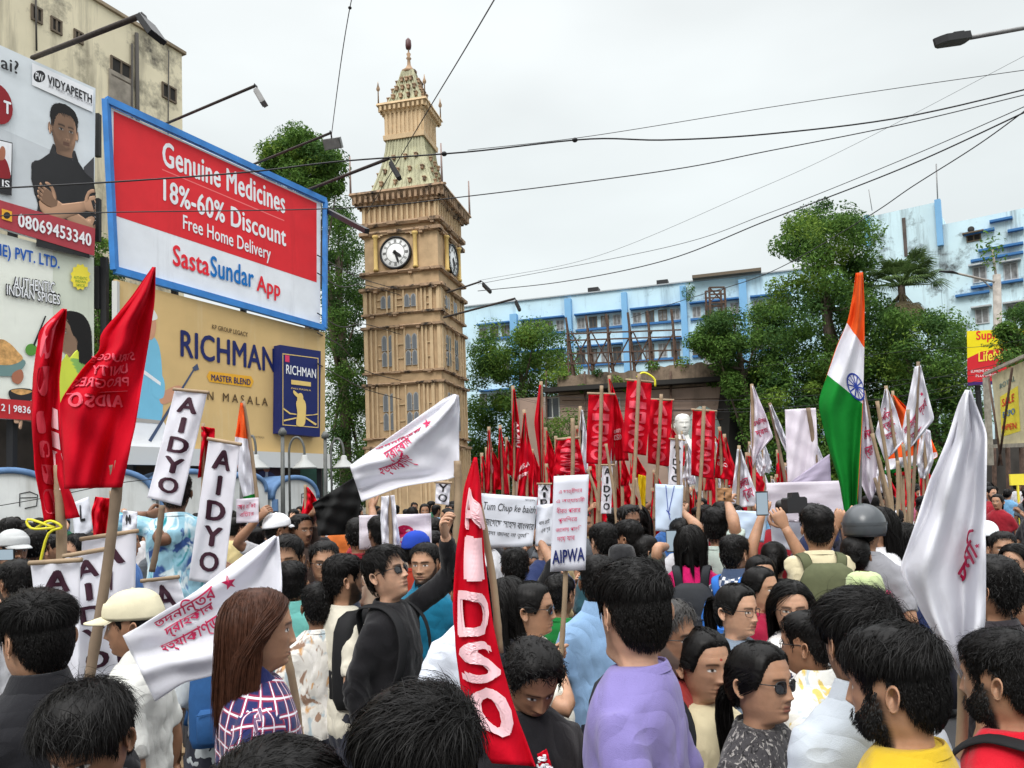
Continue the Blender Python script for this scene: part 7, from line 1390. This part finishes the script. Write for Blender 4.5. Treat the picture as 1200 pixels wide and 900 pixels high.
for i, (lab, Le, Re, d, pole, ls) in enumerate((('pale script flag drooping above the white sheets beside the tricolour', [(880, 452), (879, 500), (882, 548)], [(883, 452), (898, 488), (906, 512), (890, 530)], 9, ((881, 450), (884, 610)), [((884, 502), (900, 496), (883, 492)), ((886, 514), (902, 508), (885, 505))]),
   ('slim white flag tilted between the pale script flag and pink banner', [(901, 475), (908, 500), (921, 530)], [(904, 474), (916, 500), (923, 518)], 9.5, ((902, 472), (925, 590)), None), ('white script flag hanging steeply over the raised brown card', [(864, 526), (860, 560), (856, 596)], [(868, 527), (880, 560), (892, 592)], 7.5, ((866, 522), (862, 640)), [((866, 578), (878, 572), (866, 560)), ((872, 590), (884, 585), (871, 574))]),
   ('limp white script flag just beside the large tricolour', [(1011, 462), (1007, 520), (1006, 560), (1020, 590)], [(1013, 462), (1022, 500), (1029, 540), (1026, 575)], 6.5, ((1012, 458), (1052, 660)), [((1014, 520), (1022, 516), (1013, 500)), ((1016, 540), (1024, 536), (1014, 524))]),
   ('white script flag with a star in front of the orange flag', [(1037, 456), (1030, 490), (1026, 508), (1037, 540)], [(1040, 455), (1050, 480), (1060, 515), (1048, 530)], 7.2, ((1038, 452), (1062, 620)), [((1034, 497), (1048, 490), (1033, 486)), ((1036, 507), (1050, 500), (1034, 498)), ((1039, 518), (1051, 511), (1037, 509))]),
   ('tallest of the clustered white script flags above the bamboo poles', [(1072, 430), (1064, 470), (1057, 505), (1060, 530)], [(1079, 428), (1084, 450), (1095, 491), (1072, 520)], 6.8, ((1076, 424), (1067, 630)), [((1062, 512), (1075, 495), (1060, 500)), ((1078, 490), (1088, 478), (1077, 478)), ((1064, 520), (1078, 508), (1062, 512))]),
   ('white flag hanging behind the limp tall one at the street side', [(1080, 500), (1074, 540), (1078, 560)], [(1090, 505), (1094, 540), (1086, 562)], 8, ((1079, 490), (1090, 610)), None), ('white flag held low among heads beside the helmeted rider', [(1040, 640), (1034, 670), (1032, 690)], [(1050, 598), (1052, 640), (1046, 700)], 5.2, ((1025, 560), (1052, 665)), None),
   ('small white flag carrying a drawn black face among the red banners', [(681, 480), (678, 515), (677, 553)], [(683, 481), (688, 510), (689, 555)], 10.5, ((680, 476), (676, 590)), None), ('small white flag among red ones beside the standing bust', [(803, 540), (800, 560), (806, 568)], [(806, 524), (812, 545), (816, 567)], 9.6, ((804, 520), (806, 600)), None))):
    t, cl, o = flag(lab, Le, Re, d, WHTF if i not in (0, 3) else PNKF, pole, amp=.03 + .003 * d, fr=1.5, ph=i * .21, r=.0022 * d, pm=BAMD if i % 2 else BAMB)
    if ls:
        mb = MB()
        for j, q in enumerate(ls): cl.text(mb, ('তদিনন্তর', 'দ্রাহ', 'হত্যা')[j % 3], *q, .015)
        if i in (4, 5): polyuv(cl, mb, star(*((1037, 479, 2.6), (1080, 462, 2.4))[i - 4]))
        sub(mb, 'lettering', [INKR], o)
    if i == 8: mb = MB(); polyuv(cl, mb, [(682 + 3 * math.cos(q), 512 + 8 * math.sin(q)) for q in np.linspace(0, 6, 12)]); sub(mb, 'face_drawing', [BLK], o)
# --- tricolours
TRI = lambda a, b: (lambda v: 0 if v < a else (1 if v < b else 2))
def chakra(cl, o, cx, cy, ru, rv):
    c = cl.uv(cx, cy); mb = MB(); q = np.linspace(0, 2 * math.pi, 33)[:-1]; circ_ = lambda k: np.stack([c[0] + ru * k * np.cos(q), c[1] + rv * k * np.sin(q)], 1)
    A = np.concatenate([circ_(1), circ_(.86)]); cl.put(mb, A, [(i, (i + 1) % 32, 32 + (i + 1) % 32, 32 + i) for i in range(32)])
    for i in range(12):
        a = i * math.pi / 6; dx, dy = math.cos(a), math.sin(a); cl.put(mb, [(c[0] + ru * (k * dx - s_ * .05 * dy), c[1] + rv * (k * dy + s_ * .05 * dx)) for k, s_ in ((.1, -1), (.88, -1), (.88, 1), (.1, 1))], [(0, 1, 2, 3)])
    cl.put(mb, np.concatenate([[c], circ_(.16)]), [(0, i + 1, (i + 1) % 32 + 1) for i in range(32)]); sub(mb, 'wheel_emblem', [INKB], o)
t, cl, o = flag('large tricolour of saffron, white and green with a blue wheel, hanging from its pole', [(0, 1003, 320), (.1, 1000, 345), (.30, 993, 378), (.42, 981, 405), (.58, 970, 437), (.68, 958, 472), (.78, 968, 515), (.9, 984, 565), (1, 990, 602)], [(0, 1011, 319), (.15, 1013, 360), (.30, 1013, 408), (.45, 1012, 445), (.58, 1011, 472), (.7, 1010, 500), (.85, 1007, 550), (1, 1004, 600)], 5.6, [SAFF, WHTF, GRNF], ((1009, 318), (1006, 700)), amp=.05, fr=1.2, r=.011, nu=26, nv=60, band=TRI(.30, .58), pm=STEEL, pd=.13)
chakra(cl, o, 1003, 453, .30, .062)
t, cl, o = flag('slim furled tricolour beside the second lettered white banner', [(282, 472), (275, 517), (280, 560), (287, 590)], [(284, 472), (291, 520), (296, 550), (303, 588)], 5.0, [SAFF, WHTF, GRNF], ((285, 470), (303, 600)), amp=.05, fr=.9, band=lambda v: 0 if v < .3 else (1 if v < .9 else 2), r=.012)
t, cl, o = flag('orange and green tricolour half hidden behind the clustered white flags', [(1044, 462), (1045, 500), (1038, 545), (1036, 556)], [(1049, 464), (1085, 500), (1100, 535), (1064, 552)], 8.2, [SAFF, WHTF, GRNF], ((1046, 458), (1060, 620)), amp=.07, fr=1.3, band=TRI(.62, .84), r=.015)
# --- red hanging banners on sticks, letters showing through from the far side
for i, (lab, tl, tr, bl, br, pa, pb, d) in enumerate((('red vertical banner with faded letters on a stick, nearest the tower side of its row', (690, 461), (719, 462), (687, 543), (715, 545), (705, 452), (699, 640), 9), ('highest red vertical banner tied with yellow string', (735, 445), (764, 448), (730, 530), (757, 534), (749, 438), (738, 640), 8.6), ('red vertical banner just beside the highest one, pale pole in front', (762, 468), (788, 469), (759, 543), (783, 547), (775, 462), (766, 610), 9.2), ('broad red vertical banner beside the white bust', (812, 480), (838, 482), (810, 557), (836, 562), (825, 476), (817, 620), 8.8), ('short red banner behind the printed placard', (654, 515), (677, 513), (650, 556), (686, 556), (671, 490), (670, 580), 8.0))):
    t, cl, o = flag(lab, [tl, ((tl[0] + bl[0]) / 2 - .6, (tl[1] + bl[1]) / 2), bl], [tr, ((tr[0] + br[0]) / 2 + .6, (tr[1] + br[1]) / 2), br], d, REDF, (pa, pb), name='banner', cat='banner', amp=.05, fr=1.1, ph=i * .3, r=.021, pd=-.12, slant=.2)
    mb = MB()
    for ch, v0, v1 in zip('AIDSO', (.06, .28, .42, .60, .78), (.24, .38, .57, .75, .95)): cl.text(mb, ch, (.84, v1), (.18, v1), (.84, v0), .05, uvs=True)
    sub(mb, 'lettering', [INKP], o); bamboo(t, [at(tl[0] - 2, tl[1], d - .02), at(tr[0] + 2, tr[1], d - .02)], .014, nodes=False)
    if i == 1: mb = MB(); c = at(757, 447, 8.5); mb.tube(spline([c + (-.1, 0, .05), c + (-.02, 0, .10), c + (.09, 0, .03), c + (.1, 0, -.06)], 12), .012, 5); mb.build('tie', TIE, t)
def redflag(lab, top, L_, R_, d, pole, txt=None, i=0, group=FG):
    t, cl, o = flag(lab, [top] + L_, [(top[0] + 2, top[1])] + R_, d, REDF, pole, amp=.02 + .004 * d, fr=1.4, ph=i * .37, r=.0022 * d, group=group)
    if txt:
        mb = MB()
        for s_, a, b, c in txt: cl.text(mb, s_, a, b, c, .05)
        sub(mb, 'lettering', [INKW], o)
redflag('tall red flag lettered down its fold, beside the tower', (601, 456), [(600, 500), (600, 560)], [(608, 490), (611, 525), (606, 565)], 8, ((601, 452), (602, 600)), [('AIDSO', (609, 525), (607, 495), (601, 525))], 1)
redflag('red flag with slanted white lines of print among the tower-side flags', (614, 484), [(610, 520), (608, 565), (606, 585)], [(619, 510), (626, 540), (623, 580)], 7.8, ((614, 480), (618, 620)), [('AISA', (607, 553), (620, 545), (606, 546)), ('RSF', (608, 562), (618, 556), (607, 556))], 2)
redflag('tallest thin red flag on the side of the old wall', (632, 451), [(626, 495), (632, 540), (633, 565)], [(636, 490), (637, 530), (636, 565)], 8.2, ((634, 447), (635, 600)), None, 3)
redflag('red flag with a sharp tip two flags from the tower', (585, 502), [(584, 530), (585, 555), (588, 580)], [(590, 520), (594, 550), (597, 580)], 8.4, ((586, 498), (590, 610)), None, 4)
redflag('red flag with a white strip, first from the tower edge', (572, 504), [(570, 540), (570, 575)], [(576, 520), (579, 545), (580, 577)], 8.1, ((573, 500), (575, 610)), [('CPI', (577, 558), (576, 524), (574, 557))], 5)
redflag('red flag leaning out between two lettered red banners', (713, 444), [(716, 480), (716, 510), (717, 540)], [(724, 470), (732, 498), (737, 540)], 9.3, ((714, 440), (722, 620)), [('DSO', (719, 516), (729, 515), (719, 510)), ('UNITY', (719, 508), (729, 507), (719, 504))], 6)
redflag('red flag with white print beside the broad banner near the bust', (843, 505), [(840, 530), (837, 560)], [(850, 525), (858, 550), (860, 563)], 9, ((843, 500), (848, 620)), [('AIDSO', (840, 545), (852, 548), (840, 540)), ('STUDENTS', (840, 537), (850, 540), (841, 534))], 7)
redflag('red corner of a flag before the last white stall', (359, 571), [(356, 585), (353, 605)], [(368, 580), (374, 592), (370, 606)], 7, ((358, 568), (357, 640)), None, 8)
redflag('red flag behind the first leaning lettered banner', (236, 500), [(236, 520), (232, 560)], [(252, 502), (250, 530), (246, 556)], 5.5, ((238, 496), (236, 600)), None, 9)
RF = random.Random(8)
for i in range(64):
    reg = RF.choice([(558, 645), (560, 640), (650, 700), (690, 790), (690, 790), (800, 880), (905, 940), (1035, 1085)]); x = RF.uniform(*reg); y = RF.uniform(500, 578); d = RF.uniform(9.5, 16); w_ = RF.uniform(11, 24); h = RF.uniform(36, 64)
    redflag('plain red flag massed with others behind the front row of flags', (x, y), [(x - w_ * .1, y + h * .5), (x + w_ * RF.uniform(-.2, .1), y + h)], [(x + w_ * .5, y + h * .35), (x + w_, y + h * RF.uniform(.6, .9)), (x + w_ * .8, y + h)], d, ((x, y - 4), (x + 3, y + 90)), None, i, 'plain red flags massed behind')
for i in range(24):
    reg = RF.choice([(660, 720), (780, 860), (870, 930), (880, 1000), (1020, 1110), (1040, 1100)]); x = RF.uniform(*reg); y = RF.uniform(495, 565); d = RF.uniform(10, 16); w_ = RF.uniform(10, 18); h = RF.uniform(30, 45)
    flag('plain white flag massed with others behind the front row of flags', [(x, y), (x - 1, y + h * .5), (x + 2, y + h)], [(x + 2, y), (x + w_, y + h * .7), (x + w_ * .8, y + h)], d, WHTF, ((x, y - 4), (x + 3, y + 80)), amp=.06, ph=i * .3, r=.02, group='plain white flags massed behind')
# --- lettered vertical banners AIDYO
def vbanner(lab, tl, tr, br, bl, d, s_='AIDYO', hide=0, r=.018, stick=True, m=INKM, pole=None, pad=(.05, .95), th=.05):
    t, cl, o = flag(lab, [tl, bl], [tr, br], d, WHTF, pole, name='banner', cat='banner', amp=.012, fr=1.0, ph=tl[0] * .01, r=r, pm=BAMD, nv=40, slant=.3, pd=-.03 if pole else 0); mb = MB(); n = len(s_)
    for i, ch in enumerate(s_):
        v0, v1 = pad[0] + (pad[1] - pad[0]) * (i + .05) / n, pad[0] + (pad[1] - pad[0]) * (i + .84) / n; a, b = (.42, .60) if ch == 'I' else (.22, .82); cl.text(mb, ch, (a, v1), (b, v1), (a, v0), th, uvs=True)
    sub(mb, 'lettering', [m], o)
    if stick: bamboo(t, [at(tl[0] - 2, tl[1], d - .012), at(tr[0] + 2, tr[1], d - .012)], .010, nodes=False)
    return t
vbanner('white banner lettered downward, leaning, topmost over the gold billboard', (205, 456), (243, 460), (212, 593), (173, 583), 4.55, pole=((190, 592), (178, 670)))
vbanner('white banner lettered downward, nearly upright, beside the slim tricolour', (245, 514), (281, 521), (262, 686), (221, 680), 4.3)
vbanner('white lettered banner rearmost of three overlapping ones', (96, 632), (160, 622), (156, 800), (92, 800), 3.5, pole=None)
vbanner('white lettered banner in the middle of three overlapping ones', (76, 652), (124, 643), (139, 790), (92, 800), 3.3)
vbanner('white lettered banner frontmost of three overlapping ones', (36, 660), (94, 656), (92, 800), (52, 800), 3.1, pad=(.06, 1.2))
vbanner('small white lettered sign under the leaning banner', (167, 681), (208, 676), (222, 720), (180, 730), 3.9, 'A', pad=(.1, .9))
vbanner('narrow white sign lettered downward in front of the bust', (786, 514), (801, 516), (799, 570), (783, 568), 8.5, 'AIDYO', r=.02, m=BLK, pole=((793, 510), (795, 600)))
vbanner('narrow white sign lettered downward between red banners', (706, 545), (718, 545), (716, 602), (704, 602), 8.2, 'AIDYO', m=BLK)
vbanner('short white lettered sign beside the printed placard', (631, 567), (645, 567), (644, 594), (630, 594), 7.4, 'AID', m=BLK)
vbanner('small white lettered sign under the big white flag corner', (511, 565), (528, 566), (526, 592), (510, 590), 6.2, 'YO', m=BLK)
flag('plain pale pink banner with a faint round print hung from a crossbar', [(920, 480), (921, 520), (923, 566)], [(956, 478), (958, 520), (962, 560)], 7.0, PNKF, ((947, 478), (958, 560)), name='banner', cat='banner', amp=.02, pm=BAMD, r=.02)
flag('large black cloth flag stretched above the crowd', [(366, 590), (370, 600), (373, 628)], [(417, 558), (423, 590), (415, 626)], 6.2, BLKF, None, amp=.05, fr=1.2, dR=.4)
flag('bright yellow strip of cloth among the red banners', [(748, 556), (748, 602)], [(757, 558), (756, 600)], 9.4, fabric('yellow_cloth', (240, 214, 40)), None, amp=.02)
# --- placards and sheets
def sheet(lab, tl, tr, br, bl, d, mats=PAPER, lines=(), stick=None, cat='placard', amp=.008, ms=None, dR=0, group='placards and sheets held up'):
    t, cl, o = flag(lab, [tl, bl], [tr, br], d, mats, stick, name='placard', cat=cat, amp=amp, fr=.7, ph=tl[0] * .013, r=.010, nu=10, nv=12, part='sheet', group=group, pd=.03, dR=dR)
    if lines:
        mb = MB()
        for q in lines: cl.text(mb, q[0], q[1], q[2], q[3], q[4] if len(q) > 4 else .0, q[5] if len(q) > 5 else 0, mi=q[6] if len(q) > 6 else 0)
        sub(mb, 'lettering', ms or [BLK], o)
    return t, cl, o
sheet('tall printed placard of crimson lines with big navy capitals, on a bamboo stick', (649, 558), (690, 556), (686, 668), (645, 670), 3.0, mat('placard_print', S((206, 208, 218)), rough=.6, noise=(2, .03)), [('এ ছাত্রীদের', (655, 580), (682, 578), (655, 573), .01), ('এ অত্যাচারী', (652, 591), (685, 589), (652, 584), .01), ('বীরত পারের', (652, 602), (680, 600), (652, 595), .01), ('পুলিশের', (654, 614), (676, 612), (654, 606), .01), ('জেলায় পাড়ি', (651, 625), (681, 622), (651, 618), .01), ('দেয় যাব', (653, 636), (673, 634), (653, 629), .01), ('AIPWA', (647, 661), (685, 657), (647, 645), .03, 0, 1)], ((663, 600), (657, 775)), ms=[INKR, NAVY], amp=.004)
t, cl, o = sheet('handwritten white placard in dark marker, held at arm height', (564, 578), (630, 583), (624, 640), (563, 643), P_sign[1] - .06, lines=[('Tum Chup ke baith', (567, 600), (627, 604), (567, 588), 0, .3), ('জেগেছ সাহস বাংলার', (568, 616), (627, 622), (568, 607), 0, .2), ('দাদা জানে না তুমি', (569, 628), (620, 632), (569, 620), 0, .2), ('জাস্টিস', (615, 587), (627, 588), (615, 584), 0)], stick=None)
sheet('white sheet overlapping behind the handwritten placard', (629, 592), (650, 590), (650, 640), (627, 640), 4.9, lines=[('বাদ চাই', (632, 616), (644, 613), (632, 610), 0, .2), ('এক সুর', (634, 626), (645, 623), (634, 620), 0, .2)])
t, cl, o = sheet('pale blue sheet with a thin drawn V-shaped line', (768, 567), (801, 569), (798, 626), (768, 622), 5.6, mat('pale_blue_sheet', S((190, 206, 226)), rough=.7)); mb = MB()
for a, b in (((780, 569), (783, 600)), ((790, 569), (783.5, 601)), ((783, 600), (785, 609)), ((781, 598), (785, 603))): p, q = cl.uv(*a), cl.uv(*b); n_ = unit(np.array([-(q - p)[1], (q - p)[0]])) * .012; cl.put(mb, [p - n_, p + n_, q + n_, q - n_], [(0, 1, 2, 3)], off=.008)
sub(mb, 'drawn_line', [INKB], o)
sheet('blank pale sheet tilted under the hanging white script flag', (862, 598), (900, 600), (895, 636), (855, 628), 6.0, mat('pale_blue_sheet', S((190, 206, 226)), rough=.7))
sheet('wide white paper banner behind the raised camera', (898, 566), (992, 563), (994, 616), (900, 610), 6.4, PNKF, amp=.02)
sheet('white paper below the wide one with faint writing', (902, 600), (956, 606), (950, 650), (905, 640), 6.6)
sheet('grey board leaning behind the wide white paper', (938, 550), (972, 552), (972, 580), (938, 580), 7.6, mat('grey_board', S((186, 186, 194)), rough=.7))
sheet('grey violet sheet slanted below the pale pink banner', (925, 566), (972, 532), (974, 566), (930, 570), 6.9, mat('violet_grey_sheet', S((170, 160, 182)), rough=.7))
sheet('brown cardboard square lifted beside the hanging script flag', (840, 572), (858, 572), (857, 588), (841, 587), 5.0, mat('cardboard', S((150, 110, 76)), rough=.8), [('!', (848, 585), (850, 585), (848, 576), .02)])
sheet('pinkish written paper held up by the white cap wearer', (277, 585), (303, 583), (303, 612), (277, 613), 4.9, PNKF, [('আর জি কর', (279, 597), (300, 595), (279, 590), 0), ('বিচার', (281, 606), (298, 604), (281, 600), 0)], ms=[INKR])
t, cl, o = sheet('white sheet with part of a red disc behind the cropped-haired man', (421, 604), (505, 602), (506, 640), (421, 644), 5.6, PNKF, amp=.02); mb = MB(); polyuv(cl, mb, [(474 + 12 * math.cos(q), 626 + 11 * math.sin(q)) for q in np.linspace(0, 6.0, 18)]); sub(mb, 'red_disc', [INKR], o)
flag('white star-marked flag hanging straight beside the cropped-haired man', [(447, 582), (446, 610), (448, 640)], [(462, 580), (465, 610), (470, 640)], 5.3, WHTF, ((455, 578), (458, 660)), amp=.03)
sheet('small white sign behind the three lettered banners', (84, 590), (104, 582), (109, 622), (88, 632), 4.8, lines=[('L', (95, 612), (100, 610), (94, 592), .04)])
sheet('photo poster on white paper beside the crumpled red flag', (144, 598), (161, 600), (160, 625), (143, 623), 4.6, lines=[('M', (148, 615), (154, 615), (148, 603), .05)])
# loose bamboo poles gathered near the helmeted rider
for i, (a, b, d) in enumerate((((1022, 508), (1055, 665), 5.4), ((1028, 470), (1050, 650), 5.8), ((1052, 540), (1046, 640), 6.0), ((1058, 520), (1066, 640), 6.2), ((1064, 480), (1062, 640), 6.4), ((710, 520), (724, 640), 7.6), ((745, 560), (752, 640), 7.0), ((688, 550), (702, 600), 7.2), ((1108, 540), (1142, 600), 12))):
    A, B_ = at(*a, d), at(*b, d); mb = MB(); P = spline([A, (A + B_) / 2 + (.02, 0, 0), B_], 24); mb.tube(P, .010 + .0005 * d + .002 * (np.arange(24) % 5 == 0), 7); tag(mb.build('bamboo_pole', BAMB), 'bare bamboo pole held upright in the crowd', 'pole', 'bare bamboo poles in the crowd')
# --- things in hands
def camera_(label, P, fwd, up=(0, 0, 1)):
    f = unit(fwd); s_ = unit(np.cross(f, up)); u = np.cross(s_, f); t = thing('camera', label, 'camera', P); mb = MB(); mb.loft([[P + s_ * a + u * b + f * c for a, b in ((-.07, -.05), (.07, -.05), (.075, -.045), (.075, .04), (.06, .05), (-.06, .05), (-.075, .04), (-.075, -.045))] for c in (-.03, .03)], smooth=False); mb.loft([[P + s_ * a * k + u * b + f * c for a, b in ((-.03, .05), (.03, .05), (.022, .08), (-.022, .08))] for c, k in ((-.02, 1), (.035, .8))], smooth=False); mb.tube([P + s_ * .06 + u * -.05, P + s_ * .06 + u * .045], .022, 8); mb.build('camera_body', BLK, t)
    mb = MB(); mb.tube([P + f * .028, P + f * .05, P + f * .052, P + f * .12, P + f * .125, P + f * .14], [.034, .034, .038, .038, .041, .041], 16); mb.build('lens', GLF, t)
W = at(931, 592, P_cam[1] + .36); camera_('black camera with a fat lens held overhead by the photographer', W, (-.3, .93, -.05))
def phone(label, P, n, w_=.072, h=.15, scr=True):
    n = unit(n); s_ = unit(np.cross(n, (0, 0, 1))); u = np.cross(s_, n); t = thing('phone', label, 'phone', P); mb = MB(); mb.box(P, (w_, h, .008), axes=(s_, u, n)); mb.build('phone_body', GLF, t)
    if scr: mb = MB(); mb.box(P - n * .0052, (w_ * .9, h * .9, .001), axes=(s_, u, n)); sm = mat('phone_screen', (.10, .13, .16), rough=.1); sm.node_tree.nodes['Principled BSDF'].inputs['Emission Color'].default_value = (.5, .62, .7, 1); sm.node_tree.nodes['Principled BSDF'].inputs['Emission Strength'].default_value = .5; mb.build('screen', sm, t)
phone('phone held sideways by the grey cap wearer, its screen lit', at(6, 650, P_gcap[1] - .16), (.2, 1, .05), .15, .075)
phone('small pale phone lifted below the pale blue sheet', at(787, 634, 5.2), (.1, 1, 0))
phone('phone held high beside the photographer', at(893, 590, 4.75), (.2, 1, .1))
